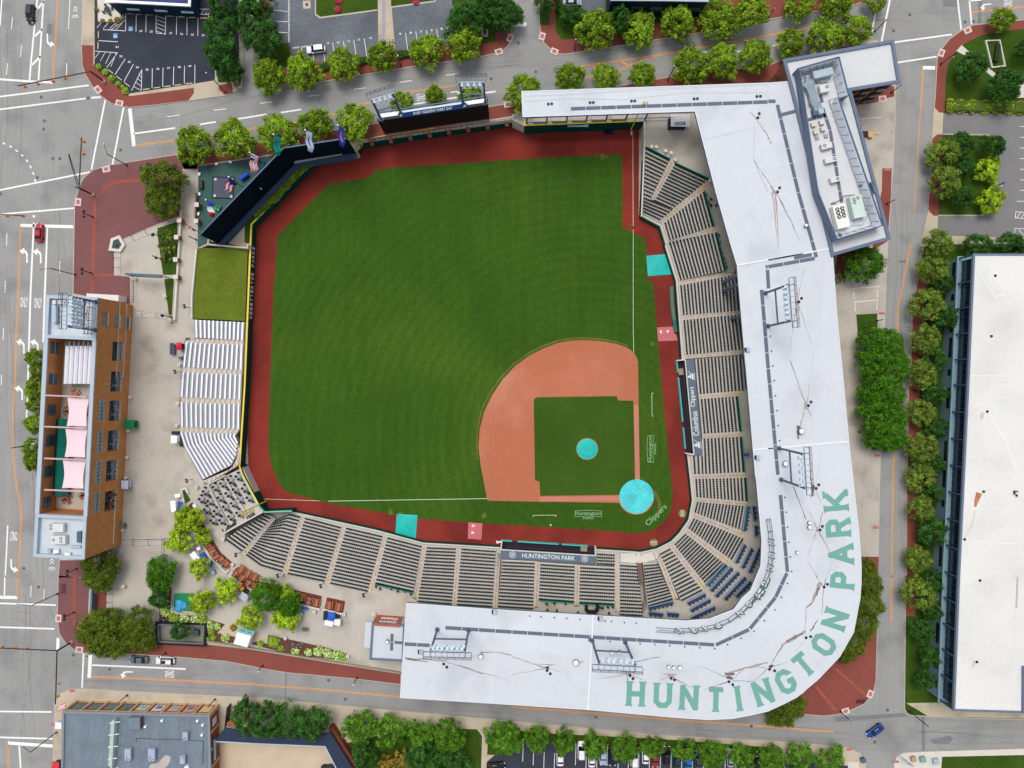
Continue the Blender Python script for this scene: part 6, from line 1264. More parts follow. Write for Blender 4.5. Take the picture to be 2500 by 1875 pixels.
# small club building with sign
cz=6.5; co=PL([D1(1005,418),D1(1275,430),D1(1262,735),D1(985,720)],cz); t=thing('club_building', 'small white-roofed building with a rust-coloured sign wall at the left end of the grandstand roof', 'building', (*co[0],0))
obj('wall', MB().side(co,0,cz-.1),trimw,t); obj('roof', MB().poly(co,cz-.3),roofm,t); obj('parapet', MB().wall(co,.5,cz-.35,cz,True),trimb,t)
sw=PL([D1(1010,425),D1(1232,440)],cz+.1); up=PL([D1(1055,322),D1(1282,332)],.2)
b=MB().wall(PL([D1(1005,420),D1(1240,436)],cz),.5,0,cz+.15); obj('sign_wall', b,M('rust_sign_wall', (166,92,66),.7,.12,.4),t)
an=math.atan2(sw[1][1]-sw[0][1],sw[1][0]-sw[0][0]); mx_,my_=(sw[0][0]+sw[1][0])/2,(sw[0][1]+sw[1][1])/2
for s_,z in (('Clippers', 4.9),('Classics', 2.6)): mm=Matrix.Translation((mx_+.2,my_+.38,z)) @ Matrix.Rotation(an+math.pi,4,'Z') @ Matrix.Rotation(math.pi/2,4,'X'); obj('lettering', MB().tmesh(tmesh(s_,4.2,1.5,.04),mm),white_m,t)
ann=PL([D1(945,402),D1(1003,405),D1(985,622),D1(930,620)],4.5); obj('annex', MB().prism(ann,0,4.5),roofm,t)
b=MB(); pads(b,D1(1173,500,1168,650),cz-.28,.75,2.5); pads(b,D1(1190,575,1268,582),cz-.28,.7,2.5); obj('walkway_pads', b,padw,t)
x,y=P(D1(1133,568),cz); tag(obj('roof_vent', MB().mat(darkm).cyl(x,y,cz-.3,cz+.3,.42,14).mat(white_m).cyl(x,y,cz+.3,cz+.4,.34,14)),'round vent on the small club building roof', 'roof vent')
# buildings cut by the top edge
nz=6.0; no=PL([(275,-60),(466,-60),A0(1632,45),A0(1000,12),A0(920,14)],nz); t=thing('restaurant_building', 'building with a navy front and white roof edge at the top edge', 'building', (*no[2],0))
obj('wall', MB().side(no,0,nz),M('navy_wall', (12,36,62),.6,.1),t); obj('roof', MB().poly(no,nz),M('blue_roof', (40,60,110),.7,.1),t); obj('roof_edge', MB().wall(no,.6,nz-.3,nz+.1,True),white_m,t)
for k,(x,y) in enumerate(((1130,62),(1370,75),(1600,88))):
    a=P(A0(x,y-10),3.3); b=MB(); X,Y=a; b.add([(X-1.9,Y+.5,3.6),(X+1.2,Y+.4,3.6),(X+1.9,Y-.8,2.7),(X-1.2,Y-.7,2.7)],[(0,1,2,3)]); aw=obj('awning', b,M('awning_teal', (170,206,206),.6,.2,1.5),t)
cz2=8.0; nb_=PL([(1493,-80),(1730,-80),A2(1685,5),A2(1290,-2),A2(858,-5)],cz2); t=thing('dark_building', 'dark blue building cut by the top edge of the photo behind the street trees', 'building', (*nb_[2],0))
obj('wall', MB().side(nb_,0,cz2),M('dark_blue_wall', (18,34,52),.6,.12),t); obj('roof_edge', MB().wall(nb_,.6,cz2-.2,cz2+.05,True),trimw,t); obj('roof', MB().poly(nb_,cz2-.1),roof2,t)
b=MB()
for k in range(5): f=(k+.5)/5; x,y=nb_[2][0]*f+nb_[4][0]*(1-f),nb_[2][1]*f+nb_[4][1]*(1-f); b.box(x,y-.05,3.4,4.6,3.2,.2)
obj('window', b,glass2,t)

# ================================================================ TREES AND PLANTS
def crown_mesh(kind,r,h,seed,nclump=60,leaf=.42,per=34,flat_=.75,lump=.22):
    rnd=random.Random(seed); b=MB(); ph=[rnd.uniform(0,6.28) for _ in range(5)]
    for m in leafy[kind]: b.mat(m)
    for c in range(nclump):
        a=rnd.uniform(0,6.283); el=math.asin(rnd.uniform(-.15,1)); lob=1+lump*math.sin(3*a+ph[0])*.6+lump*math.sin(5*a+ph[1])*.5+lump*math.sin(8*a+ph[2])*.35
        d_=rnd.uniform(.45,.92)**.7*r*lob; X,Y=math.cos(a)*math.cos(el)*d_,math.sin(a)*math.cos(el)*d_; Z=h*.42+math.sin(el)*r*flat_*(1.0 if rnd.random()<.8 else 1.25)
        rc=rnd.uniform(.5,1.0)*r*.24; b.cur=rnd.choices((0,1,2),(.5,.27,.23))[0]
        for k in range(per):
            v=Vector((rnd.gauss(0,1),rnd.gauss(0,1),rnd.gauss(0,1))); v.normalize(); v *= rc*rnd.uniform(.45,1.08); v.z *= .8
            nrm=(v.normalized()+Vector((rnd.uniform(-.7,.7),rnd.uniform(-.7,.7),rnd.uniform(0,1.1)))).normalized(); q=nrm.to_track_quat('Z', 'Y'); an_=rnd.uniform(0,6.28); s_=leaf*rnd.uniform(.6,1.25)
            cx=Vector((X,Y,Z))+v; a1=q @ Vector((math.cos(an_)*s_,math.sin(an_)*s_,0)) ; a2=q @ Vector((-math.sin(an_)*s_*.6,math.cos(an_)*s_*.6,0))
            b.add([cx-a1,cx+a2*.9,cx+a1,cx-a2],[(0,1,2,3)])
    return b
def trunk_mesh(r,h,seed):
    rnd=random.Random(seed); b=MB(); b.cone(0,0,0,h*.45,.24,.15,8)
    for k in range(6): a=k*1.05+rnd.uniform(-.3,.3); b.beam((0,0,h*.3),(math.cos(a)*r*.6,math.sin(a)*r*.6,h*(.55+.1*(k % 2))),.14,n=6)
    return b
PROTO = {}
KINDSPEC = {'street': (4.0,8.0,3,120,.26,44,.72,.15),'kerb': (4.0,7.5,3,110,.25,44,.8,.18),'dark': (4.2,9.0,2,110,.27,44,.9,.18),'lime': (3.0,6.0,3,80,.22,40,.6,.3),'olive': (3.6,7.5,3,100,.2,50,.85,.06),'round': (4.2,8.0,2,120,.22,50,.75,.05),'broad': (5.2,8.5,2,140,.24,50,.62,.13),'shrub': (2.6,2.6,2,36,.22,28,.45,.2),'autumn': (2.6,4.0,1,36,.3,28,.6,.3)}
def tree(kind,q,r,label,group=None,nm=None,z=SL):
    """q is the middle of the crown in the picture"""
    r0,h0,nv,*sp=KINDSPEC[kind]; key=(kind,tree.n % nv); tree.n+=1
    hh=h0*(r/r0)**.6; x,y=P(q,hh*.55)
    if key not in PROTO:
        t=thing(nm or 'tree', label,'tree', (0,0,0)); c=crown_mesh(kind,r0,h0,sum(map(ord,kind))+key[1]*13,*sp); obj('crown', c,None,t); obj('trunk', trunk_mesh(r0,h0,key[1]),bark,t); PROTO[key]=t
        o=t
    else: o=dup(PROTO[key],(0,0,0))
    o.name=nm or 'tree'; o.location=(x,y,z); o.rotation_euler=(0,0,(tree.n*1.7) % 6.28); e1,e2=1.06+.1*math.sin(tree.n*2.3),1.06+.1*math.sin(tree.n*4.1+1); o.scale=(r/r0*e1,r/r0*e2,hh/h0*(1+.12*math.sin(tree.n*3.3))); o['label']=label; o['category'] = 'bush' if kind == 'shrub' else 'tree'
    if group: o['group']=group
    elif 'group' in o.keys(): del o['group']
    return o
tree.n=0
def row(kind,t_,pts,lab,group,**k):
    for i,p in enumerate(pts): tree(kind,t_(p[0],p[1]),p[2],lab.format(o=ORD[i]),group,**k)
row('street', tile(625,0,K),[(95,650,4.1),(405,620,4.4),(755,540,3.8),(1090,480,3.7),(1465,430,4.1),(1800,390,4.0)],'{o} street tree from the left between the upper road and the north parking lots', 'street trees on the north side of the upper road')
row('street', tile(0,0,K),[(1660,1235,4.9),(2020,1200,4.6)],'{o} street tree from the left beside the playground corner', 'street trees on the south side of the upper road')
row('street', tile(625,0,K),[(180,1150,4.6),(525,1080,4.4),(845,1040,4.2),(1255,900,2.9),(1540,820,2.8),(1850,830,2.7)],'{o} street tree along the back of the screen wall and scoreboard', 'street trees on the south side of the upper road')
row('street', tile(1250,0,K),[(100,780,4.4),(495,670,3.9),(805,660,3.0),(1130,640,3.3),(1535,550,4.5),(1810,520,3.8),(2110,480,4.3)],'{o} street tree from the left along the upper edge of the long white roof', 'street trees on the south side of the upper road')
row('street', tile(1875,0,K),[(210,360,3.4),(490,320,4.0),(770,260,4.2)],'{o} street tree from the left above the brick building with the screened roof', 'street trees on the south side of the upper road')
row('street', tile(1250,0,K),[(730,260,4.5),(1090,235,4.2),(1420,200,4.5),(1800,160,4.8),(2060,110,4.2)],'{o} far-side street tree on the upper road, counted rightwards from the side junction', 'street trees on the far side of the upper road')
row('street', tile(1875,0,K),[(270,30,3.8),(580,30,4.0),(930,10,2.6)],'{o} street tree from the left at the top edge near the upper right junction', 'street trees on the far side of the upper road')
row('dark', tile(0,0,K),[(1940,30,3.6),(1910,230,4.0),(1910,480,4.6),(2000,620,2.6)],'{o} dark tree from the top in the column right of the numbered parking lot', 'dark trees between the two car parks')
row('dark', tile(625,0,K),[(-30,130,3.8),(40,30,3.4),(60,330,4.4)],'{o} dark tree in the column beside the reserved parking bays', 'dark trees between the two car parks')
row('dark', tile(625,0,K),[(1790,180,4.6),(1990,60,4.2),(2120,130,3.6)],'{o} dark tree in the cluster at the corner of the side street', 'dark trees at the side street corner')
for q,r,lb in ((A2(-20,110,),3.4,'green tree at the left kerb of the small side street'),(A2(290,-10),3.2,'tree at the top edge above the small brick path'),(A2(500,120),2.6,'small tree on the lawn beside the small brick path'),(A2(930,170),3.2,'dark bushy tree in front of the dark blue building')): tree('dark', q,r,lb)
tree('dark', A3(1770,570),3.6,'dark tree beside the white path on the upper right lawn'); tree('dark', A3(2040,750),3.9,'dark tree just above the yellow-green hedge'); tree('street', A3(2030,155),2.9,'small round street tree at the upper right junction'); tree('dark', A3(2215,420),2.2,'dark tree at the right edge beside the framed planter')
row('olive', tile(1875,0,K),[(1520,1310,4.1),(1525,1570,3.8)],'{o} olive-green tree from the top beside the small lawn island', 'olive trees by the lawn island')
tree('dark', A3(1690,1230),2.8,'mid green tree at the top of the lawn island'); tree('dark', A3(1930,1250),2.7,'mid green tree at the top right of the lawn island'); tree('lime', A3(1905,1450),3.0,'bright lime tree in the middle of the lawn island'); tree('dark', A3(1690,1450),2.5,'darker tree left of the bright lime tree on the island'); tree('lime', B3(1930,60),3.2,'bright yellow-lime tree at the foot of the lawn island'); tree('dark', B3(1680,40),2.4,'mid green tree at the foot of the lawn island')
GO = 'olive street trees along the office building'
row('olive', tile(1875,470,K),[(1460,440,4.0),(1425,660,3.6),(1370,965,4.1),(1360,1250,4.0),(1335,1570,3.3)],'{o} olive tree from the top in the kerb row beside the office building', GO)
row('olive', tile(1875,940,K),[(1335,235,3.5),(1330,535,4.0),(1325,790,3.5),(1315,1060,3.3),(1305,1510,3.3)],'{o} olive tree of the lower half of the kerb row beside the office building', GO)
tree('olive', D3(1300,150),3.8,'lowest visible olive tree in the kerb row beside the office building', GO)
GD = 'darker trees between the olive row and the office building'
row('dark', tile(1875,470,K),[(1530,780,2.5),(1520,1080,2.9),(1440,1430,3.0)],'{o} dark tree from the top squeezed between the olive row and the office wall', GD)
row('dark', tile(1875,940,K),[(1440,80,2.9),(1460,380,2.4),(1440,680,2.1),(1420,930,2.6),(1410,1260,3.3)],'{o} dark tree of the lower half between the olive row and the office wall', GD)
row('dark', tile(1875,1405,K),[(1420,60,2.7),(1410,300,2.6),(1330,480,2.6),(1400,700,2.6),(1350,900,2.4)],'{o} dark tree from the top beside the lower end of the office wall', GD)
row('dark', tile(1875,470,K),[(1810,470,3.2),(2070,460,3.5),(2260,480,3.2)],'{o} dark tree from the left above the top corner of the office roof', 'trees above the office roof')
tree('round', B3(820,620),4.4,'large bright green round tree below the brick building with the screened roof'); tree('shrub', B3(620,730),1.6,'small bush at the roof edge beside the large round tree')
row('round', tile(1875,470,K),[(890,1290,3.7),(1050,1320,4.2),(900,1480,4.2),(1080,1520,4.4)],'{o} tree from the top in the dense rectangular grove beside the white roof', 'trees of the dense grove')
row('round', tile(1875,940,K),[(910,30,4.2),(1070,90,4.1),(920,230,4.1),(1070,280,4.0),(950,420,4.2),(1080,440,3.8)],'{o} tree of the lower half of the dense rectangular grove', 'trees of the dense grove')
row('broad', tile(1875,940,K),[(850,1590,2.6)],'{o} shrub-like tree poking out beside the painted letter P', None)
row('broad', tile(1875,1405,K),[(880,70,3.4),(890,260,3.4),(830,430,3.4),(740,600,3.2),(680,680,2.2),(230,1130,3.0),(130,1210,2.8),(60,1240,2.2)],'{o} brownish green tree from the top round the outer curve of the white roof', 'trees round the outer curve of the roof')
tree('broad', A0(1400,1560),5.0,'large dark olive tree at the plaza above the picnic stairs'); tree('broad', B0(1390,60),4.6,'lower half of the large olive tree pair at the plaza'); tree('shrub', B0(1450,420),2.4,'bronze bush on the dark strip of lawn beside the stairs'); tree('shrub', B0(1440,540),1.7,'lower bronze bush on the strip of lawn beside the stairs')
row('street', tile(0,470,K),[(305,1420,2.4),(325,1530,2.1),(300,1650,1.8)],'{o} small street tree from the top along the west wall of the long brick building', 'small street trees west of the long brick building')
row('street', tile(0,940,K),[(295,50,2.6),(310,170,2.0),(295,340,2.6),(285,540,2.5),(280,650,2.2)],'{o} small street tree of the lower group west of the long brick building', 'small street trees west of the long brick building')
tree('broad', C0(850,1570),5.0,'large dark olive tree at the foot of the long brick building'); tree('broad', D0(860,10),3.8,'dark olive tree just above the lower left steps')
row('broad', tile(0,1405,K),[(820,480,4.6),(960,400,4.0),(1010,560,4.2),(1190,400,3.6),(1210,560,3.7),(880,570,3.5)],'{o} tree of the big olive-green clump at the lower left street corner', 'trees of the corner clump')
tree('round', C0(1380,1600),3.6,'fresh green tree at the top of the lower left garden'); tree('round', D0(1380,30),3.3,'fresh green tree left of the pale plaza garden'); tree('dark', D0(1370,200),2.4,'grey-green bush-like tree left of the green tarpaulin'); tree('dark', D0(1560,480),2.2,'grey-green tree growing inside the walled pit')
LB = 'lime trees of the plaza'
for q,r,lb in ((C0(1560,1120),2.0,'lime tree above the planter, leftmost of the upper plaza group'),(C0(1650,1150),2.7,'bright green tree at the wooden deck, upper plaza group'),(C0(1560,1210),2.4,'lime tree between the two upper plaza trees'),(C0(1540,1340),3.0,'yellow-lime tree over the square planter'),(C0(1740,1310),2.0,'small lime tree at the corner of the wooden deck'),(C0(1720,1570),2.8,'lime tree beside the blue carts'),
                 (Q(850,510),3.0,'lime tree left of the red tent'),(Q(500,670),3.0,'yellow-lime tree beside the teal tarpaulin frame'),(Q(1170,880),3.2,'lime tree at the lower left of the large green one'),(Q(1640,890),3.1,'yellow-lime tree at the lower right of the large green one'),(Q(1640,560),2.4,'green tree right of the large plaza tree')): tree('lime', q,r,lb,LB)
tree('round', Q(1390,590),4.2,'largest bright green tree in the middle of the lower left plaza'); tree('round', Q(1700,700),2.9,'green tree overlapping the right of the largest plaza tree')
row('dark', tile(625,1405,K),[(-90,1230,4.0),(90,1240,4.2),(280,1260,4.0),(500,1270,4.2)],'{o} dark green tree from the left above the slate patio roof', 'dark trees above the patio roof')
row('kerb', tile(625,1405,K),[(900,1320,4.2),(1160,1340,3.8),(1410,1370,3.5),(1670,1380,3.8),(2120,1410,4.0)],'{o} tree from the left along the lower road beside the slate patio', 'trees along the lower road')
row('kerb', tile(1250,1405,K),[(-30,1400,3.4),(215,1420,3.1),(450,1430,2.9),(720,1470,3.0),(970,1490,3.4),(1210,1480,2.7),(1490,1510,2.6),(1730,1540,3.7),(1990,1560,2.9),(2190,1590,2.3)],'{o} tree from the left in the row above the lower car park', 'trees above the lower car park')
row('kerb', tile(1875,1405,K),[(60,1570,3.1),(270,1560,3.1),(540,1600,3.6)],'{o} tree at the right end of the row above the lower car park', 'trees above the lower car park')
row('dark', tile(625,1405,K),[(930,1560,3.2),(1430,1590,4.0),(1690,1620,4.2)],'{o} grey-green tree from the left in the lower thicket', 'thicket behind the road row'); row('autumn', tile(625,1405,K),[(1270,1580,2.6),(1130,1610,2.2)],'{o} rusty yellow small tree in the lower thicket', 'thicket behind the road row')

# ================================================================ THINGS ON THE FIELD
t=thing('mound_tarpaulin', 'round teal tarpaulin over the pitcher mound', 'tarpaulin', (*P((1433.5,1096),F),F)); x,y=P((1433.5,1096),F); b=MB().cone(x,y,F+.09,F+.28,2.75,1.6,36); obj('sheet', b,tarp,t)
obj('dirt_rim', MB().cone(x,y,F+.085,F+.1,2.84,2.8,36),dirt,t)
x,y=P((1554,1212),F); t=thing('plate_tarpaulin', 'large round dusty teal tarpaulin over home plate', 'tarpaulin', (x,y,F)); obj('sheet', MB().poly([(x+4.45*math.cos(a),y+4.45*math.sin(a)) for a in [i*math.pi/30 for i in range(60)] if not (-.95<((a+math.pi) % (2*math.pi))-math.pi<-.35)],F+.13),tarp_w,t)
for q4,lb in (([S2(380,135),S2(660,152),S2(635,470),S2(362,405)],'rectangular teal tarpaulin over the lower bullpen mound'),([E3(97,135),E3(370,112),E3(440,385),E3(122,412)],'rectangular teal tarpaulin over the right-hand bullpen mound')):
    p4=PL(q4,F+.1); n=10; vv=[]; rnd=random.Random(3)
    for j in range(n+1):
        for i in range(n+1):
            g,h=i/n,j/n; X=(p4[0][0]*(1-g)+p4[1][0]*g)*(1-h)+(p4[3][0]*(1-g)+p4[2][0]*g)*h; Y=(p4[0][1]*(1-g)+p4[1][1]*g)*(1-h)+(p4[3][1]*(1-g)+p4[2][1]*g)*h
            vv.append((X,Y,F+.1+.22*math.sin(math.pi*g)*math.sin(math.pi*h)+rnd.uniform(0,.05)))
    tag(obj('bullpen_tarpaulin', MB().add(vv,[(j*(n+1)+i,j*(n+1)+i+1,(j+1)*(n+1)+i+1,(j+1)*(n+1)+i) for j in range(n) for i in range(n)]),tarp),lb,'tarpaulin', 'rectangular tarpaulins')
for q4,pls,lb,r_ in (([S2(1348,243),S2(1538,255),S2(1522,485),S2(1338,470)],((1415,297),(1407,390)),'pale red practice mat with two plates beside the lower track', 0),([E3(237,1103),E3(465,1090),E3(525,1278),E3(252,1290)],((295,1165),(388,1160)),'pale red practice mat with two plates beside the right-hand track', 1)):
    tt=S2 if r_==0 else E3; c_=P(q4[0],F); t=thing('practice_mat', lb,'mat', (*c_,F),0,'practice mats'); obj('mat', MB().poly(PL(q4,F+.03),F+.03),padm,t)
    for q in pls: x,y=P(tt(*q),F); s_=.3; pg5=[(-.4,-.3),(.05,-.3),(.45,0),(.05,.3),(-.4,.3)]; pg5=pg5 if r_==0 else [(b_,-a_) for a_,b_ in pg5]; obj('plate', MB().prism([(x+a_,y+b_) for a_,b_ in pg5],F+.031,F+.06),M('plate_pink', (236,206,190),.6,.05),t)
for q,r_,lb in ((S3(1912,415),0,'round olive on-deck mat below home plate'),(E1(640,517),1,'round olive on-deck mat right of home plate')):
    x,y=P(q,F); t=thing('deck_mat', lb,'mat', (x,y,F),0,'on-deck mats'); obj('mat', MB().cyl(x,y,F+.005,F+.04,1.05,28),M('olive_mat', (112,118,82),.9,.1),t)
    b=MB()
    for k in (-.35,0,.35): b.box(x+(k if r_ else 0),y+(0 if r_ else k),F+.041,F+.05,.14 if r_ else 1.7,1.7 if r_ else .14)
    obj('mat_lettering', b,M('mat_cream', (212,206,170),.8,.1,2.),t)
a,c=P(E3(455,560),F+.5),P(E3(497,1160),F+.5); t=thing('tarpaulin_roll', 'long grey-green tarpaulin roll lying along the right-hand field wall', 'tarpaulin roll', (*a,F))
pts=[Vector((*P(E3(*q),F+.6),F+.6)) for q in ((442,555),(445,700),(455,850),(478,1010))]; b=MB()
for i in range(3): b.beam(pts[i],pts[i+1],1.15,n=12)
obj('roll', b,M('roll_green', (86,112,92),.7,.12,.5,.1),t); obj('green_end', MB().beam(pts[3],(*P(E3(500,1165),F+.5),F+.5),1.0,n=12),M('roll_end_green', (40,104,92),.7,.08),t)
x,y=P(A2(833,1143),F+.5); t=thing('field_bench', 'dark blue bench seat against the tall green wall under the upper roof', 'bench', (x,y,F)); obj('seat', MB().box(x,y,F+.4,F+.5,2.3,.9).box(x,y+.35,F+.5,F+.95,2.3,.12),M('bench_blue', (14,22,66),.6,.1),t); obj('leg', MB().box(x-.9,y,F,F+.4,.1,.7).box(x+.9,y,F,F+.4,.1,.7),darkm,t)
x,y=P(S2(1755,515),F); t=thing('equipment_pile', 'small pile of white and red gear beside the left end of the lower dugout', 'gear', (x,y,F)); obj('bag', MB().box(x,y,F,F+.3,1.1,.4,.3).ball((x-.5,y+.2,F+.2),.2),white_m,t)
# ================================================================ TERRACE OF ROUND TABLES
t=thing('table_terrace', 'stepped concrete terrace for round tables beside the left foul corner', 'terrace', (*P(TT(1400,500),-1),F))
md=PL(TT(925,185,1250,30,1780,915,1262,1200,1330,1010),-.55); lw=PL(TT(1250,30,1640,-160,2060,760,1780,915),-1.2)
obj('middle_step', MB().prism(md,F,-.55),conc_step,t); obj('lower_step', MB().prism(lw,F,-1.2),conc_step,t)
b=MB().wall(PL(TT(1250,1205,2060,760),.1),.3,-1.2,.2); b.wall(PL(TT(930,188,1270,5),.1),.25,-.5,.2).wall(PL(TT(880,215,1335,1035),.1),.2,-.5,.2); b.wall(PL(TT(1255,40,1700,790),-.5),.2,-1.2,-.48); obj('parapet', b,conc_light,t)
b=MB(); c=MB()
for k in range(9): p,q=P(TT(1215+k*30,1110-k*17),0),P(TT(1245+k*30,1175-k*17),0); b.ribbon([p,q],.32,.1-k*.08+.1)
for k in range(5): p,q=P(TT(1700+k*32,860-k*18),0),P(TT(1735+k*32,920-k*18),0); b.ribbon([p,q],.3,-.5-k*.1+.1)
obj('steps', b,darkm,t)
tabm=M('table_grey', (150,156,168),.4,.06); chm=M('chair_black', (14,24,34),.5,.1)
proto_t=proto_c=None
side=('left', 'lower left', 'lower right', 'upper left')
for stp,z,pts in (('top', SL,((800,490),(880,330),(910,710),(980,530),(1040,930),(1110,740),(1220,930))),('middle', -.55,((1085,240),(1240,165),(1190,460),(1350,370),(1300,650),(1460,575),(1410,850),(1575,775))),('lowest', -1.2,((1400,90),(1560,20),(1500,290),(1690,270),(1600,490),(1790,460)))):
    for i,q in enumerate(pts):
        x,y=P(TT(*q),z+.75); lb = '%s round grey table from the top on the %s step of the table terrace' % (ORD[i],stp)
        if proto_t is None:
            proto_t=thing('round_table', lb,'table', (0,0,0),0,'round tables on the terrace'); obj('table_top', MB().cyl(0,0,.72,.76,.48,18),tabm,proto_t); obj('pedestal', MB().cyl(0,0,0,.72,.05,8).cyl(0,0,0,.04,.3,10),darkm,proto_t); obj('umbrella_hole', MB().cyl(0,0,.761,.8,.08,8),darkm,proto_t); proto_t.location=(x,y,z)
            proto_c=thing('patio_chair', '', 'chair', (0,0,0),0,'black chairs on the terrace'); b=MB().cyl(0,0,.42,.47,.25,10); obj('seat', b,M('chair_seat', (40,40,44),.6,.2),proto_c)
            b=MB()
            for k in range(7): a=math.pi*(.12+.76*k/6) ; a2=math.pi*(.12+.76*(k+1)/6); b.wall([(.3*math.cos(a),.3*math.sin(a)),(.3*math.cos(a2),.3*math.sin(a2))],.14,.36,.84) if k<6 else None
            obj('backrest', b,chm,proto_c)
            for sx in (-.2,.2):
                for sy in (-.2,.2): obj('leg', MB().beam((sx,sy,0),(sx*.8,sy*.8,.42),.04),chm,proto_c)
            first=True
        else: dup(proto_t,(x,y,z),i*.4,None,lb)
        for k,(dx,dy) in enumerate(((-52,5),(-10,60),(52,78),(-15,-66))):
            cx,cy=P(TT(q[0]+dx,q[1]+dy),z+.45); lb2 = 'black chair at the %s of the %s round table on the %s terrace step' % (side[k],ORD[i],stp); rz=math.atan2(cy-y,cx-x)-math.pi/2
            if first: proto_c.location=(cx,cy,z); proto_c.rotation_euler=(0,0,rz); proto_c['label']=lb2; first=False
            else: dup(proto_c,(cx,cy,z),rz,None,lb2)
for q,lb in ((TT(660,690),'upper white serving table beside the terrace'),(TT(785,880),'lower white serving table beside the terrace')): x,y=P(q,1); tag(obj('serving_table', MB().box(x,y,SL+.8,SL+.9,.85,2.3,R(27)).box(x,y,SL,SL+.8,.5,1.8,R(27)),white_m),lb,'table', 'white serving tables')
# ================================================================ DECKS, PICNIC TABLES, UMBRELLAS
for i,qs in enumerate((Q(533,-90,656,-173,770,0,925,140,850,225,700,90,600,0),Q(925,250,1000,190,1110,215,1285,310,1262,380,1560,452,1540,560,1200,500),Q(1700,485,2130,585,2100,760,1780,680,1690,600),D1(612,190,766,223,748,326,588,290),TT(590,1100,760,1000,950,1240,710,1330))):
    c_=P(qs[0]); t=thing('wooden_deck', ('brown wooden picnic deck nearest the terrace stairs', 'brown wooden picnic deck above the red tent', 'brown wooden picnic deck right of the largest plaza tree', 'small brown deck with two tables behind the blue tent', 'small wooden deck beside the upper lime trees')[i],'deck', (*c_,SL),0,'brown picnic decks')
    obj('boards', MB().prism(PL(qs,SL+.2),SL+.005,SL+.2),wood,t)
for qs,lb in ((Q(560,-60,600,30,840,268,880,215),'long pale kerb wall around the first picnic deck'),(Q(940,265,885,312,1212,520),'long pale kerb wall along the second picnic deck'),(Q(1780,685,2105,765),'pale kerb wall along the third picnic deck'),(D1(575,292,748,335),'pale kerb wall behind the blue tent'),(C0(1555,905,1600,890,1620,935),'pale kerb wall at the top of the grass wedge'),(C0(1560,910,1600,1090),'pale kerb wall down the left of the grass wedge'),(TT(570,1080,720,1350),'pale kerb wall beside the upper lime trees')):
    tag(obj('kerb_wall', MB().wall(PL(qs,.6),.45,SL,SL+.5),conc_light),lb,'kerb wall', 'kerb walls of the plaza')
proto_p=None
PT=[(Q(590,-95),27),(Q(650,-20),30),(Q(700,55),35),(Q(765,95),40),(Q(840,155),45),(S1(300,1010),58),(S1(390,1070),58),(S1(480,1140),60),(S1(560,1180),62),(S1(385,940),60),(S1(475,1000),60),(S1(565,1045),62),(S1(1110,1290),80),(S1(1200,1320),78),(S1(1300,1370),78),(S1(1400,1390),78),(D1(632,258),80),(D1(712,272),80),(TT(730,1110),28)]
for i,(q,r_) in enumerate(PT):
    z=SL+.2; x,y=P(q,z+.7); g=(5,7,4,2,1); o_=i; gi=0
    while o_>=g[gi]: o_ -= g[gi]; gi+=1
    lb = '%s picnic table from the left %s' % (ORD[o_],('on the deck nearest the terrace stairs', 'on or above the deck by the red tent', 'on the deck right of the largest plaza tree', 'on the small deck behind the blue tent', 'on the small deck beside the upper lime trees')[gi])
    if proto_p is None:
        proto_p=thing('picnic_table', lb,'picnic table', (0,0,0),0,'wooden picnic tables'); obj('table_top', MB().box(0,0,.7,.76,1.9,.8),wood_l,proto_p)
        for s_ in (-1,1): obj('bench', MB().box(0,s_*.72,.42,.47,1.9,.26),wood_l,proto_p); obj('leg', MB().box(s_*.7,0,0,.69,.08,1.2),wood,proto_p)
        proto_p.location=(x,y,z); proto_p.rotation_euler=(0,0,R(r_))
    else: dup(proto_p,(x,y,z),R(r_),None,lb)
um_g,um_w=M('umbrella_green', (14,104,78),.7,.1),M('umbrella_white', (224,232,228),.7,.05); pu=None
for i,q in enumerate((Q(652,12),Q(722,112),Q(790,182),Q(958,322),Q(1050,390),Q(1150,442),Q(1838,630),Q(1948,655),TT(735,1110))):
    x,y=P(q,1.8); lb=('first', 'second', 'third', 'first', 'second', 'third', 'first', 'second', '')[i]+(' folded green umbrella from the left on the deck %s' % (('nearest the terrace stairs', 'by the red tent', 'right of the big plaza tree')[i // 3]) if i<8 else 'folded green umbrella beside the upper lime trees')
    if pu is None:
        pu=thing('folded_umbrella', lb,'umbrella', (0,0,0),0,'folded umbrellas'); obj('pole', MB().cyl(0,0,0,2.5,.03,6),steel_l,pu); b=MB().mat(um_g).cone(0,0,1.1,2.3,.32,.06,8); b.mat(um_w).box(.12,.05,1.2,2.0,.3,.12,.4); obj('folded_cloth', b,None,pu); pu.location=(x,y,SL+.2)
    else: dup(pu,(x,y,SL+.2),i*.9,None,lb)
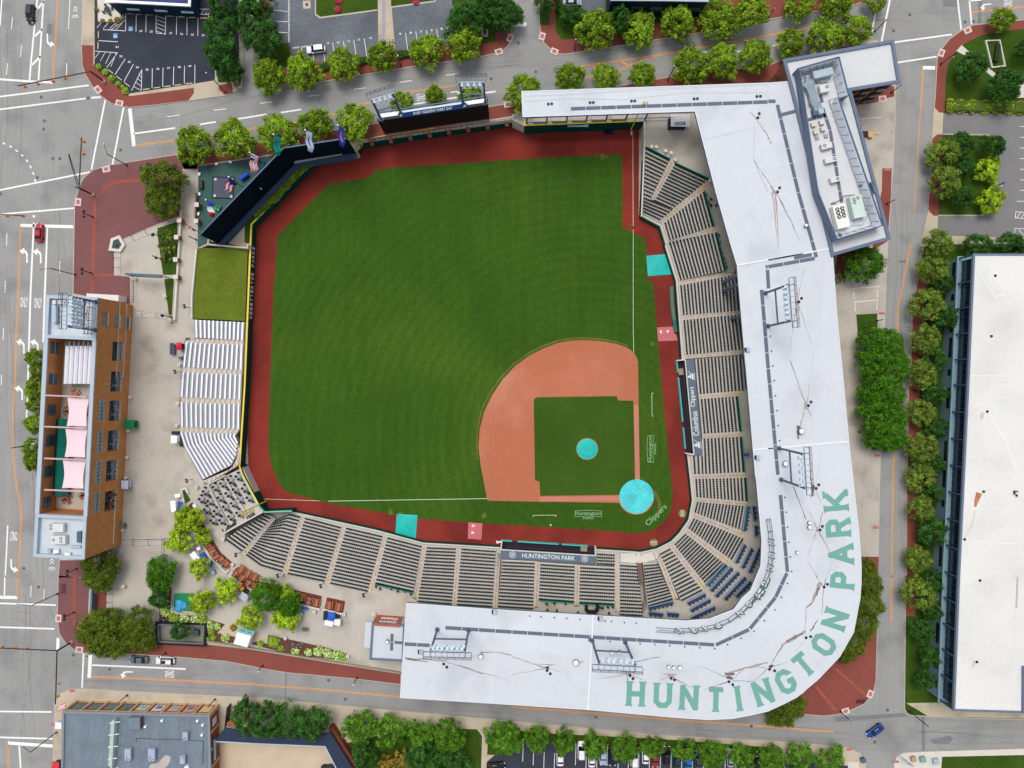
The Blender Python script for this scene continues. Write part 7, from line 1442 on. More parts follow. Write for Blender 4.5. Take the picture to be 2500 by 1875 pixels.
# carts, tents and kiosks
def cart(q,sx,sy,h,rot,m,label,nm='cart', cat='cart', roof=None,z=SL,top=None):
    x,y=P(q,h); t=thing(nm,label,cat,(x,y,z)); b=MB().box(x,y,z+.3,z+.95,sx*.8,sy*.8,rot); obj('body', b,top or m,t)
    c,s_=math.cos(rot),math.sin(rot)
    for dx in (-.34,.34):
        for dy in (-.34,.34): X,Y=x+dx*sx*c-dy*sy*s_,y+dx*sx*s_+dy*sy*c; obj('leg' if roof != 'box' else 'wheel', MB().cyl(X,Y,z,z+h-.1 if roof != 'box' else z+.3,.04 if roof != 'box' else .15,6),darkm,t)
    if roof == 'tent':
        pts=[(x+dx*sx*c-dy*sy*s_,y+dx*sx*s_+dy*sy*c,z+h-.35) for dx,dy in ((-.5,-.5),(.5,-.5),(.5,.5),(-.5,.5))]+[(x,y,z+h+.25)]; obj('canopy', MB().add(pts,[(0,1,4),(1,2,4),(2,3,4),(3,0,4)]),m,t)
    elif roof != 'box': obj('canopy', MB().box(x,y,z+h-.12,z+h,sx,sy,rot),m,t)
    else: obj('lid', MB().box(x,y,z+.951,z+1.02,sx,sy,rot),m,t)
    return t
gm=M('kiosk_green_canopy', (10,118,72),.6,.1)
cart(B0(1540,1325),1.3,1.9,2.2,0,red_c,'red canopy of the cart beside the white bleachers', roof='tent', top=darkm); cart(B0(1488,1348),1.2,2.9,.9,0,M('cart_slate', (64,72,92),.6,.1),'dark slate table beside the red cart', 'cart_table', 'table', 'box'); cart(B0(1554,1425),.8,.7,.9,0,M('bin_teal', (58,116,130),.6,.1),'small teal bin below the red cart', 'bin', 'bin', 'box')
cart(C0(1500,468),1.55,1.9,2.2,0,white_m,'white-roofed cart beside the lower end of the bleachers'); cart(C0(1508,412),1.7,.8,1.1,0,navy_c,'navy counter above the white-roofed cart', 'counter', 'counter', 'box')
cart(C0(1115,340),2.6,2.2,2.6,0,gm,'green canopy kiosk against the long brick building', 'green_kiosk', 'kiosk'); cart(C0(1076,858),1.7,2.1,2.2,0,M('cart_white_blue', (196,208,228),.5,.15,2.),'blue and white cart against the long brick building'); cart(C0(1050,1215),1.3,1.0,1.6,.3,M('grey_green', (96,110,104),.7,.3,2.),'small grey and green cart at the lower end of the long brick building')
cart(C0(1495,1045),1.3,2.8,2.2,R(5),white_m,'tall white canopy left of the grass wedge'); cart(C0(1532,953),1.4,.9,1.3,R(8),white_m,'small white table canopy at the tip of the grass wedge'); cart(C0(1557,1035),.9,1.6,1.2,R(5),blue_c,'blue covered table left of the grass wedge', 'covered_table', 'table', 'box')
cart(C0(1680,1478),1.5,2.4,2.2,R(38),white_m,'white canopy beside the first pair of blue covers'); cart(C0(1712,1408),.9,.8,1.4,R(30),white_m,'tiny white canopy at the corner of the first picnic deck'); cart(C0(1745,1475),1.1,1.6,1.3,R(38),blue_c,'blue covered cart below the first picnic deck', roof='box'); cart(C0(1800,1540),1.3,1.0,1.3,R(30),blue_c,'second blue covered cart below the first picnic deck', roof='box'); cart(Q(632,235),.9,2.4,1.2,R(40),steel_l,'silver cart below the blue covered carts', roof='box')
cart(Q(1035,475),1.6,1.6,2.3,R(25),red_c,'red tent below the second picnic deck', 'tent', 'tent', 'tent'); cart(Q(1085,590),2.2,1.7,1.6,R(-35),M('cart_navy_white', (170,176,190),.6,.4,1.5),'navy and white striped cart below the red tent'); cart(Q(1100,520),1.4,1.2,.9,R(-30),darkm,'black table between the red tent and the striped cart', 'table', 'table', 'box')
cart(Q(1820,830),1.9,1.4,1.5,R(-15),M('cart_mixed', (150,156,168),.6,.4,1.5),'grey and white cart at the right of the plaza trees'); cart(Q(1905,746),1.4,.7,1.0,R(-8),blue_c,'low blue cover below the third picnic deck', 'covered_table', 'table', 'box'); cart(D1(648,360),1.9,1.8,2.3,R(-5),blue_c,'blue tent in front of the small deck', 'tent', 'tent', 'tent'); cart(D1(628,412),2.1,1.2,2.1,R(-14),white_m,'white canopy in front of the blue tent'); cart(D1(700,405),1.6,1.5,2.0,R(-10),M('cream_white', (224,222,216),.6,.05),'second white canopy right of the blue tent'); cart(D1(597,345),1.0,2.3,1.2,R(-5),navy_c,'black stand at the left of the blue tent', 'stand', 'stand', 'box'); cart(D1(697,350),1.5,.9,1.0,R(-10),darkm,'black table at the right of the blue tent', 'table', 'table', 'box')
x,y=P(A2(1450,1040),2.8); t=thing('flight_tent', 'white canopy tent with a blue FLIGHT sign beside the upper roof', 'tent', (x,y,SL)); obj('canopy', MB().box(x,y,2.85,2.95,4.7,3.0,R(-1)),white_m,t); b=MB().mat(M('flight_blue', (34,84,148),.5,.04)).box(x-.1,y-.75,2.951,2.97,2.7,.8,R(2)); b.mat(white_m).tmesh(tmesh('FLIGHT', 2.3,.55,0),flat(x-.1,y-.75,2.98,R(2))); b.mat(steel_l).tmesh(tmesh('Nationwide', 1.2,.22,0),flat(x+.05,y+.95,2.96,0)); obj('canopy_sign', b,None,t)
x2,y2=P(A2(1400,1045),1.2); obj('black_skirt', MB().box(x-.5,y-.1,SL,1.3,4.2,2.6),darkm,t)
for i,q in enumerate(((1205,1262),(1245,1265),(1325,1298),(1372,1315))): x,y=P(A2(*q),1.1); t=thing('standing_table', '%s small cream round table from the left behind the upper right seats' % ORD[i],'table', (x,y,SL),0,'cream standing tables'); obj('table_top', MB().cyl(x,y,1.15,1.2,.42,16),M('cream_top', (232,214,180),.5,.05),t); obj('pedestal', MB().cyl(x,y,SL,1.15,.05,6),darkm,t)
for i,q in enumerate(((1255,1300),(1285,1320),(1303,1330),(1345,1350),(1365,1342))): x,y=P(A2(*q),.7); tag(obj('bar_stool', MB().box(x,y,SL+.7,SL+.75,.35,.35,.4).box(x,y,SL,SL+.7,.1,.1),steel_l),'%s silver bar stool from the left behind the upper right seats' % ORD[i],'stool', 'bar stools')
# teal kiosk, tarpaulin, pit, sculpture
KQ=PL(Q(990,1070,1180,1120,1125,1275,940,1225),3.2); t=thing('food_trailer', 'white-roofed food trailer with a teal sign front at the garden bed', 'trailer', (*KQ[0],SL)); obj('body', MB().prism(KQ,SL+.4,3.2),white_m,t)
for k in (0,1): x,y=P(Q(1000+k*130,1180+k*20),.3); obj('wheel', MB().beam((x,y-.1,.45),(x+.1,y+.15,.45),.6,n=10),darkm,t)
u_=Vector((KQ[1][0]-KQ[0][0],KQ[1][1]-KQ[0][1])).normalized(); n_=Vector((-u_.y,u_.x)); b=MB().mat(M('teal_front', (120,180,180),.5,.1)); e=[(KQ[0][0]+n_.x*.02,KQ[0][1]+n_.y*.02),(KQ[1][0]+n_.x*.02+u_.x*.3,KQ[1][1]+n_.y*.02),(KQ[1][0]+n_.x*.9+u_.x*.4,KQ[1][1]+n_.y*.9),(KQ[0][0]+n_.x*.9,KQ[0][1]+n_.y*.9)]
b.add([(*e[0],3.1),(*e[1],3.1),(*e[2],2.4),(*e[3],2.4)],[(0,1,2,3)]); an=math.atan2(u_.y,u_.x); mm=Matrix.Translation(((e[0][0]+e[2][0])/2,(e[0][1]+e[2][1])/2,2.78)) @ Matrix.Rotation(an,4,'Z') @ Matrix.Rotation(R(-38),4,'X'); b.mat(darkm).tmesh(tmesh('TAVERN', 1.2,.3,0),mm @ Matrix.Translation((-.9,0,.02))).tmesh(tmesh('DOG', .9,.4,0),mm @ Matrix.Translation((.9,0,.02))); obj('sign_front', b,None,t)
b=MB().mat(M('tarp_green', (10,126,86),.5,.08)).poly(PL(Q(148,545,370,545,372,785,135,780,135,600),.6),.6); t=thing('tarpaulin_cover', 'green and crumpled blue tarpaulin over a low frame in the lower left plaza', 'tarpaulin', (*P(Q(250,660)),SL)); obj('green_sheet', b,None,t); b=MB(); rnd=random.Random(5); cpt=P(Q(215,720),.9); rg=[]
for r_ in (0,.6,1.1,1.5):
    for k in range(14): a=k*6.2832/14; rr_=r_*(1+.18*math.sin(3*a+r_)+rnd.uniform(-.08,.08)); rg.append((cpt[0]+rr_*math.cos(a),cpt[1]+rr_*math.sin(a),(1.35,1.15,.95,.66)[int(r_/.5+.1)]+rnd.uniform(-.14,.14) if r_ else 1.3))
b.add(rg,[(r_*14+k,r_*14+(k+1) % 14,(r_+1)*14+(k+1) % 14,(r_+1)*14+k) for r_ in range(3) for k in range(14)]); obj('blue_sheet', b,M('crumpled_blue', (64,160,214),.5,.25,1.2,.2,bump=.6),t); obj('frame', MB().wall(PL(Q(105,560,100,790,330,850),.5),.2,SL,.55),conc_light,t)
pit=PL([D0(1360,425),D0(1755,438),D0(1745,590),D0(1365,572)],1.2); t=thing('walled_pit', 'dark-walled rectangular yard with a green cabinet beside the lower left garden', 'wall', (*pit[0],0)); obj('wall', MB().wall(pit,.35,SL,1.2,True),M('pit_stone', (110,112,106),.8,.12),t); obj('wall_lining', MB().wall(MB().offs(pit,-.45 if area(pit)>0 else .45,True),.5,SL,1.1,True),M('pit_dark', (22,26,40),.8,.1),t); obj('pit_floor', MB().poly(pit,SL+.03),M('pit_floor', (124,122,112),.9,.2),t)
x,y=P(D0(1693,493),1); tag(obj('utility_cabinet', MB().box(x,y,SL,1.5,1.1,1.4),M('cabinet_green', (56,92,82),.6,.1)),'green utility cabinet inside the walled pit', 'cabinet')
x,y=P(Q(1745,1235),.6); t=thing('bat_sculpture', 'grey sculpture of a bat, glove and ball in the garden bed', 'sculpture', (x,y,SL)); obj('bat', MB().beam((x+.3,y-.5,.45),(x+2.7,y+.3,.5),.3,n=8),M('sculpture_grey', (112,110,108),.7,.1),t); obj('glove', MB().ball((x,y,.5),.62,10,6),M('sculpture_dark', (92,96,98),.8,.15),t); obj('ball', MB().ball((x+1.9,y-.75,.45),.32,10,6),M('sculpture_grey', (112,110,108)),t)
x,y=P(D1(420,463),.8); tag(obj('metal_frame', MB().wall([(x-.8,y-.4),(x+.6,y-.5),(x+.9,y+.4),(x-.5,y+.5)],.1,SL+.7,SL+.8,True).beam((x-.6,y,SL+.75),(x+.7,y,SL+.75),.5,.05),M('frame_grey', (80,84,88),.5,.1)),'small dark metal bench frame alone in the lower plaza', 'bench')
# gates, signs, fountain, stairs on the left plaza
x,y=P(B0(1250,712),4); t=thing('entrance_sign', 'long blue-grey entrance sign beam above the plaza stairs', 'sign', (x,y,SL)); a,c=P(B0(1085,703),4.2),P(B0(1395,718),4.2); obj('beam', MB().beam((*a,4.2),(*c,4.2),.5,.9),M('sign_blue_grey', (84,102,128),.6,.06),t); obj('sign_face', MB().beam((a[0]+1,a[1]-.45,4.0),(c[0],c[1]-.45,4.0),.1,.7),navy_c,t)
for q in (a,c): obj('post', MB().beam((q[0],q[1],SL),(q[0],q[1],3.9),.35),conc_light,t)
fo=PL(B0(965,405,1025,382,1062,450,1030,500,948,490),.8); t=thing('fountain', 'five-sided stone fountain with dark water on the plum brick plaza', 'fountain', (*fo[0],SL)); obj('rim', MB().wall(fo,.7,SL,.8,True),conc_light,t); obj('water', MB().poly(fo,.5),M('fountain_water', (58,72,72),.15,.2,1.),t)
x,y=P(B0(1000,450),.8); obj('statue', MB().cone(x,y,.5,1.3,.5,.15,8),M('bronze', (90,98,86),.4,.2),t)
def steps(qs,n,label,rail=True):
    """qs: left foot, right foot, right head, left head of the flight in the picture"""
    p=PL(qs,.3); t=thing('stairway', label,'stairway', (*p[0],SL)); b=MB()
    for k in range(n): f=k/n; a=(p[0][0]*(1-f)+p[3][0]*f,p[0][1]*(1-f)+p[3][1]*f); c=(p[1][0]*(1-f)+p[2][0]*f,p[1][1]*(1-f)+p[2][1]*f); b.mat(conc_light).poly([a,c,p[2],p[3]],SL+.02+k*.03); b.mat(darkm).ribbon([a,c],.06,SL+.03+k*.03)
    obj('steps', b,None,t)
    if rail:
        b=MB()
        for f in (.3,.7): a=(p[0][0]*(1-f)+p[1][0]*f,p[0][1]*(1-f)+p[1][1]*f); c=(p[3][0]*(1-f)+p[2][0]*f,p[3][1]*(1-f)+p[2][1]*f); b.beam((*a,1.1),(*c,1.3),.07); b.beam((*a,SL),(*a,1.1),.06); b.beam((*c,SL),(*c,1.3),.06)
        obj('handrail', b,darkm,t)
steps(B0(980,715,980,505,1032,505,1030,710),5,'broad pale steps along the left of the plaza landing'); steps([B0(1055,410),B0(1345,290),B0(1360,330),B0(1075,440)],4,'slanting pale steps above the plaza landing'); steps([B0(1150,1020),B0(1450,1055),B0(1445,1085),B0(1148,1068)],4,'steps with a yellow edge at the foot of the pale walk'); steps([C0(1055,1375),C0(1395,1385),C0(1390,1325),C0(1055,1320)],6,'railed steps below the long concourse beside the brick building'); steps([D0(965,280),D0(965,100),D0(925,100),D0(925,280)],4,'steps behind the plum brick corner at the lower left')
b=MB()
for q0,q1 in ((C0(1055,1330),C0(1400,1330)),(C0(1400,1330),C0(1385,1510)),(C0(1420,1330),C0(1405,1500))): a,c=P(q0,1.2),P(q1,1.2); b.beam((*a,1.2),(*c,1.2),.08); b.beam((*a,SL),(*a,1.2),.08); b.beam((*c,SL),(*c,1.2),.08)
tag(obj('railing', b,darkm),'dark railing round the steps below the long concourse', 'railing')
for i,(qs,m,z1,lb) in enumerate((([B0(1560,-20),B0(1555,220),B0(1500,1100)],conc_light,1.0,'long pale wall down the left side of the concourse ramp'),([B0(1690,0),B0(1680,250)],M('wall_brown', (120,84,72),.8,.1),1.1,'brown fence wall beside the playground'),([B0(1690,490),B0(1650,900),B0(1650,1085)],conc_light,.7,'pale wall between the ramp and the sloping lawn'),([D0(790,100),D0(778,325)],M('wall_steel', (96,116,130),.6,.1),2.4,'blue-grey gate wall at the lower left brick corner'),([D1(0,640),D1(780,770),D1(1245,845)],M('garden_wall', (150,146,126),.8,.1),.9,'long garden wall above the lower brick pavement'),([D0(1780,570),D0(2206,640)],M('garden_wall', (150,146,126)),.9,'garden wall right of the walled pit'),([D0(1375,100),D0(1360,425)],M('garden_wall', (150,146,126)),.9,'garden wall left of the flower bed'))):
    tag(obj('low_wall', MB().wall(PL(qs,z1),.4,SL,z1),m),lb,'wall')
for i,q in enumerate(((1520,385),(1512,578),(1515,728),(1545,240),(1690,245),(1695,105))): x,y=P(B0(*q),2.2); t=thing('brick_pier', '%s square brick pier with pale cap along the concourse ramp, in order down the left then the playground side' % ORD[i],'pier', (x,y,SL),0,'brick piers along the ramp'); obj('shaft', MB().box(x,y,SL,2.2,.95,.95),rbrick,t); obj('cap', MB().box(x,y,2.2,2.35,1.1,1.1),conc_light,t); t['label'] = '%s brick pier with pale cap along the concourse ramp' % ('second left-side', 'third left-side', 'lowest left-side', 'topmost left-side', 'lower playground-side', 'upper playground-side')[i]
b=MB()
for k in range(16): p=P(B0(1118,740+k*14),.3); q=P(B0(1150,740+k*14),.3); b.ribbon([p,q],.06,SL+.05)
for x_ in (1116,1152): a,c=P(B0(x_,735),1),P(B0(x_,955),1); b.beam((*a,1),(*c,1),.1)
obj('fence', b,M('fence_plum', (70,36,46),.8,.1)); tag(bpy.data.objects['fence'],'dark plum fence strip along the edge of the pale walk', 'fence')
# counters and loose chairs behind the curve
CN=[(E1(1525,420),E1(1480,755)),(E1(1600,420),E1(1622,615)),(E1(1630,680),E1(1640,825)),(E1(1490,940),E1(1370,1185)),(E1(1585,990),E1(1455,1255)),(E1(1690,990),E1(1550,1315)),(E1(1235,1208),E1(980,1492)),(E1(1315,1255),E1(1030,1565)),(E1(1405,1312),E1(1095,1640)),(E1(1495,1380),E1(1215,1680)),(E1(1570,1440),E1(1370,1640)),(D2(1390,235),D2(1178,285)),(D2(1180,325),D2(1305,340)),(D2(1340,330),D2(1440,340)),(D2(1670,165),D2(1515,245)),(D2(1712,212),D2(1542,305)),(D2(1752,275),D2(1548,372))]
CL=('longest counter behind the fourth curve block', 'upper counter at the right edge of the concourse', 'lower counter at the right edge of the concourse', 'first counter above the corner stairs', 'second counter above the corner stairs', 'third counter above the corner stairs', 'counter right behind the second curve block', 'second counter behind the second curve block', 'third counter behind the second curve block', 'fourth counter behind the second curve block', 'counter under the inner roof edge in the corner', 'counter at the back of the vomitory seat block', 'left short counter along the lower roof edge', 'right short counter along the lower roof edge', 'first counter below the corner stairs', 'second counter below the corner stairs', 'third counter below the corner stairs')
for (q0,q1),lb in zip(CN,CL):
    a,c=Vector((*P(q0,1.1),0)),Vector((*P(q1,1.1),0)); t=thing('blue_counter', 'navy blue ' + lb,'counter', (a.x,a.y,SL),0,'navy counters behind the curved seats'); u_=(c-a).normalized(); hp=Vector((*P((1500,1200)),0)); n_=Vector((-u_.y,u_.x,0)); n_=n_ if n_.dot(hp-a)>0 else -n_
    obj('counter_top', MB().wall([(a.x,a.y),(c.x,c.y)],.75,SL+.9,SL+1.0),seatb,t); f=n_*.42; obj('pale_edge', MB().wall([(a.x+f.x,a.y+f.y),(c.x+f.x,c.y+f.y)],.1,SL,SL+1.05),M('edge_pale', (150,166,190),.5,.05),t)
    L_=(c-a).length; nn=max(2,int(L_/.95))
    for k in range(nn): v=a+u_*(L_*(k+.5)/nn)-n_*.62; obj('stool', MB().box(v.x,v.y,SL+.6,SL+.7,.4,.4,.3).box(v.x,v.y,SL,SL+.6,.08,.08),M('stool_navy', (30,48,76),.6,.1),t)
x,y=P(S3(1078,1300),1); b=MB(); ring=[(x-1.4,y+1.0),(x-1.4,y-.4),(x-.8,y-1.0),(x+.8,y-1.0),(x+1.4,y-.4),(x+1.4,y+1.0)]; tag(obj('curved_bar', b.wall(ring,.75,SL,1.2),M('bar_black', (22,24,34),.5,.2)),'black U-shaped bar counter under the lower roof edge', 'bar')
x,y=P(E2(1228,1385),.8); t=thing('blue_bench', 'bright blue bench at the back of the right-hand stand', 'bench', (x,y,SL)); obj('seat', MB().box(x,y,SL+.4,SL+.5,1.5,.7),blue_c,t); obj('leg', MB().box(x,y,SL,SL+.4,1.2,.4),darkm,t)
FC=[(S2,q) for q in ((100,1112),(152,1142),(230,1118),(303,1140),(390,1175),(485,1180),(572,1215))]+[(S3,q) for q in ((465,1238),(568,1232),(720,1232),(475,1320),(605,1325),(890,1352),(1185,1285),(1225,1292),(1292,1282),(1358,1282),(1310,1360))]+[(E4,q) for q in ((1015,960),(1078,1025),(1080,1108),(1155,1112),(1048,1068),(1185,1512),(1198,1605))]+[(E3,q) for q in ((1120,95),(1148,165),(1160,230),(1180,285))]
pc=None
for i,(t_,q) in enumerate(FC):
    x,y=P(t_(*q),.5); k=(i if i<7 else i-7 if i<18 else i-18); w = 'behind the fifth lower seat block' if i<7 else 'near the curved bar' if i<18 else 'behind the upper right seats'; lb = '%s loose dark folding chair %s' % (ORD[k],w)
    if pc is None: pc=thing('folding_chair', lb,'chair', (0,0,0),0,'loose folding chairs'); obj('seat', MB().box(0,0,.42,.47,.5,.5),M('chair_brown_black', (52,48,52),.6,.1),pc); obj('backrest', MB().box(0,.25,.47,.9,.5,.06),darkm,pc); obj('leg', MB().box(-.2,0,0,.42,.05,.4),darkm,pc); obj('leg', MB().box(.2,0,0,.42,.05,.4),darkm,pc); pc.location=(x,y,SL); pc.rotation_euler=(0,0,3.0)
    else: dup(pc,(x,y,SL),3+(i*37 % 11)*.12,None,lb)
# speaker and screen poles behind the seats, bins
pr=None
for q,lb in ((S1(310,745),'behind the first lower seat block'),(S1(875,1025),'behind the second lower seat block'),(S1(1455,1165),'behind the third lower seat block'),(S1(2035,1290),'behind the fourth lower seat block'),(C0(1610,825),'above the table terrace'),(B0(1592,982),'at the lower corner of the sloping lawn'),(B0(1510,1545),'beside the third bleacher block')):
    x,y=P(q,3.2); lb = 'dark twin-headed speaker pole ' + lb
    if pr is None: pr=thing('speaker_pole', lb,'speaker pole', (0,0,0),0,'speaker poles'); obj('pole', MB().cyl(0,0,0,3.2,.07,6),darkm,pr); obj('speaker', MB().box(0,.3,3.0,3.4,.55,.4),darkm,pr); obj('speaker', MB().box(0,-.3,3.0,3.4,.55,.4),darkm,pr); pr.location=(x,y,SL)
    else: dup(pr,(x,y,SL),.3,None,lb)
pb_=None; BN=[(C0,(1118,105),'against the long brick building above the green kiosk'),(C0,(1100,393),'just below the green kiosk'),(C0,(1090,625),'between the third and fourth balconies'),(C0,(1080,800),'above the blue and white cart'),(C0,(1530,160),'left of the fourth bleacher block'),(C0,(1520,350),'at the lower left corner of the fourth bleacher block'),(C0,(1692,880),'at the top of the table terrace'),(C0,(1055,1250),'at the lower end of the long brick building'),(B0,(1158,740),'under the long entrance sign'),(B0,(1462,1102),'at the foot of the pale walk'),(B0,(1418,895),'on the edge of the pale walk'),(B0,(1543,1483),'beside the second bleacher block'),(D0,(1062,95),'alone on the lower left concrete yard'),(D1,(248,95),'at the upper edge of the third picnic deck'),(D1,(502,315),'below the third picnic deck'),(D1,(757,335),'right of the small deck'),(D1,(1018,333),'beside the rust-coloured sign wall'),(D1,(253,543),'at the garden bed below the plaza'),(D1,(790,700),'at the right end of the garden bed'),(C0,(1412,1505),'at the corner of the railed steps'),(C0,(2000,1548),'at the right end of the first picnic deck'),(C0,(1920,1335),'beside the first lower seat block'),(C0,(1990,1190),'in the lower corner of the table terrace'),(C0,(2142,1095),'beside the left foul pole'),(S1,(920,1010),'behind the second lower seat block'),(E4,(603,495),'at the head of the upper slanting stairway'),(E4,(1078,770),'at the head of the lower slanting stairway'),(A3,(1700,0),None)]
for t_,q,lb in BN:
    if not lb: continue
    x,y=P(t_(*q),1); lb = 'pale litter bin ' + lb
    if pb_ is None: pb_=thing('litter_bin', lb,'litter bin', (0,0,0),0,'pale litter bins'); obj('body', MB().cyl(0,0,0,.95,.38,12),M('bin_cream', (206,198,184),.6,.06),pb_); obj('lid', MB().cone(0,0,.95,1.1,.44,.36,12),M('bin_lid', (226,222,214),.5,.05),pb_); obj('opening', MB().cyl(0,0,1.1,1.12,.17,10),darkm,pb_); pb_.location=(x,y,SL)
    else: dup(pb_,(x,y,SL),.5,None,lb)
# ================================================================ STREET FURNITURE
def lamp(t_,b0,hd,h,label,double=None):
    x,y=P(t_(*b0),SL); hx_,hy_=P(t_(*hd),h); t=thing('street_lamp', label,'street lamp', (x,y,SL),0,'street lamps')
    obj('base', MB().cyl(x,y,SL,SL+.5,.22,8),darkm,t); obj('pole', MB().cyl(x,y,SL+.5,h,.11,8),darkm,t)
    if double:
        for q in (hd,double): X,Y=P(t_(*q),h); obj('arm', MB().beam((x,y,h-.2),(X,Y,h-.1),.06),darkm,t); obj('globe', MB().cyl(X,Y,h-.25,h-.1,.34,12).cone(X,Y,h-.1,h+.1,.34,.1,12),darkm,t)
    else: obj('arm', MB().beam((x,y,h-.1),(hx_,hy_,h),.09),darkm,t); obj('lamp_head', MB().beam((hx_-.1,hy_,h),(hx_+(hx_-x)*.12+.1,hy_+(hy_-y)*.12,h),.32,.18),steel_l if h>4 else white_m,t)
    return t
for t_,a,c,h,lb in ((D1,(60,775),(18,828),4.0,'left lamp on the lower brick pavement'),(D1,(870,878),(838,940),4.0,'right lamp on the lower brick pavement'),(D0,(1098,1030),(1030,1078),4.5,'lamp in front of the shop building bays'),(D0,(1855,1065),(1785,1130),4.5,'lamp at the right corner of the shop building'),(D0,(1430,665),(1385,700),4.0,'lamp leaning over the silver car'),(D0,(825,650),(765,690),4.0,'lamp at the white stop line below the olive clump'),(A0,(1095,1425),(895,1245),9,'tall double-arm lamp at the upper left plaza kerb'),(A1,(1250,565),(1222,480),5,'lamp on the brick pavement above the scoreboard'),(A2,(540,425),(550,340),5,'lamp right of the side street corner'),(A2,(1342,690),(1398,570),8,'tall lamp behind the long white roof'),(A3,(1485,555),(1600,490),7,'tall lamp on the curved brick pavement at the upper right'),(A3,(1060,800),(1130,745),5,'lamp at the foot of the brick wing'),(B3,(1022,98),(1103,60),5,'lamp beside the right side street next to the brick wing'),(B3,(937,1105),(1000,1097),4,'lamp on the small lawn patch right of the roof'),(C3,(1258,45),(1335,45),5,'lamp on the brick strip between the olive trees'),(C3,(900,550),(970,560),4,'lamp at the foot of the dense grove'),(D3,(625,1170),(700,1248),5.5,'lamp on the lower right brick corner'),(D3,(1215,1165),(1390,1305),9,'tall dark lamp on the grass tip at the lower right junction'),(A3,(1950,1320),(2030,1298),4,'upper lamp of the right car park'),(A3,(1950,1610),(2015,1600),4,'lower lamp of the right car park'),(A3,(10,140),(60,70),5,'lamp on the far brick pavement near the upper right junction'),
                         (B0,(650,708),(345,662),10,'tall silver road lamp reaching over the left road'),(D0,(500,155),(155,247),10,'road lamp over the white stop lines at the lower left'),(D0,(488,1350),(195,1475),10,'lowest road lamp over the left road'),(C0,(335,512),(275,508),10,'road lamp among the small trees west of the brick building'),(A0,(1945,795),(1780,630),7,'lamp at the mouth of the drive between the car parks'),(B0,(1693,408),(1620,378),5,'lamp beside the corner of the dark screen'),(A3,(920,270),(925,175),6,'lamp among the trees at the upper right junction')): lamp(t_,a,c,h,lb)
for t_,a,c,e,lb in ((B0,(803,212),(718,160),(718,206),'upper twin-globe lamp on the plum brick plaza'),(B0,(787,693),(703,655),(703,696),'lower twin-globe lamp on the plum brick plaza'),(C0,(662,1583),(575,1602),(575,1643),'twin-globe lamp below the long brick building'),(D0,(640,315),(550,345),(550,380),'twin-globe lamp at the lower left corner pavement'),(B0,(1388,382),(1310,365),(1316,367),'upper globe lamp beside the strip of dark lawn'),(B0,(1388,572),(1340,560),(1345,562),'lower globe lamp beside the strip of dark lawn'),(B0,(1478,1073),(1392,1060),(1398,1062),'globe lamp at the foot of the pale walk')): lamp(t_,a,c,4.6,lb,e)
org=M('signal_orange', (224,140,60),.5,.1)
def signal(t_,base,arms,label,h=6.2):
    x,y=P(t_(*base),SL); t=thing('traffic_signal', label,'traffic signal', (x,y,SL),0,'traffic signal masts'); obj('pole', MB().cyl(x,y,SL,h,.2,8),darkm,t); obj('base', MB().cyl(x,y,SL,SL+.5,.35,8),conc_light,t)
    for end,hs in arms:
        X,Y=P(end,h); obj('mast_arm', MB().beam((x,y,h-.1),(X,Y,h),.2),darkm,t)
        for q in hs: X,Y=P(q,h-.6); obj('signal_head', MB().box(X,Y,h-1.2,h-.1,.42,.42,.3).box(X,Y,h-.9,h-.8,.9,.25,.9),org,t)
signal(A0,(900,705),[(A0(150,740),[A0(212,745),A0(325,722),A0(455,700),A0(560,675)])],'signal mast with a long arm at the upper left junction'); signal(B0,(805,20),[(A0(703,1185),[A0(722,1220),A0(718,1325)]),(A0(640,1610),[])],'signal mast at the plaza corner, arm pointing up the road')
signal(D0,(622,572),[(D0(0,625),[D0(20,615),D0(122,628),D0(230,630)]),(D0(478,1110),[D0(502,935),D0(497,1045)])],'signal mast with two arms at the lower left junction'); signal(B0,(-420,190),[(B0(212,202),[B0(60,200),B0(195,202)])],'signal arm entering from the left edge over the left road')
x,y=P(A0(760,1659),SL); t=thing('camera_pole', 'pair of thin leaning dark poles beside the plaza corner signal', 'pole', (x,y,SL)); xx,yy=P(A0(650,1610),2); obj('pole', MB().beam((xx,yy,SL),(*P(A0(595,1330),12),12),.12).beam((xx-.5,yy,SL),(*P(A0(590,1330),12),12),.12),darkm,t)
# small red sign truck and white cabinet at the left of the shop, red cabin
x,y=P(D0(505,1292),2.2); t=thing('ticket_cabinet', 'white square kiosk roof on the pavement left of the shop building', 'kiosk', (x,y,SL)); obj('roof', MB().box(x,y,2.2,2.35,1.6,1.6),white_m,t); obj('body', MB().box(x,y,SL,2.2,1.2,1.2),steel_l,t)
x,y=P(D0(480,1640),2.0); t=thing('red_kiosk', 'red-roofed kiosk at the bottom edge left of the shop building', 'kiosk', (x,y,SL)); obj('roof', MB().prism([(x-1.1,y-2),(x+.9,y-2),(x+1.0,y+.9),(x-.6,y+1.1)],2.0,2.3),M('red_roof', (206,60,64),.5,.1),t); obj('body', MB().box(x,y-.5,SL,2.0,1.4,2.2),darkm,t)
x,y=P(D0(545,1140),4); t=thing('striped_flag', 'red and white flag on the upper left corner of the shop building', 'flag', (x,y,4)); b=MB()
for k in range(5): b.mat(red_c if k % 2==0 else white_m).add([(x-.9+k*.1,y-.5+k*.28,5-k*.1),(x+.7+k*.1,y+.3+k*.28,5),(x+.75+k*.1,y+.55+k*.28,4.95),(x-.85+k*.1,y-.25+k*.28,4.9-k*.1)],[(0,1,2,3)])
obj('cloth', b,None,t); obj('pole', MB().beam((x+.6,y+.2,4),(x+1.8,y+1.6,6),.08),darkm,t)
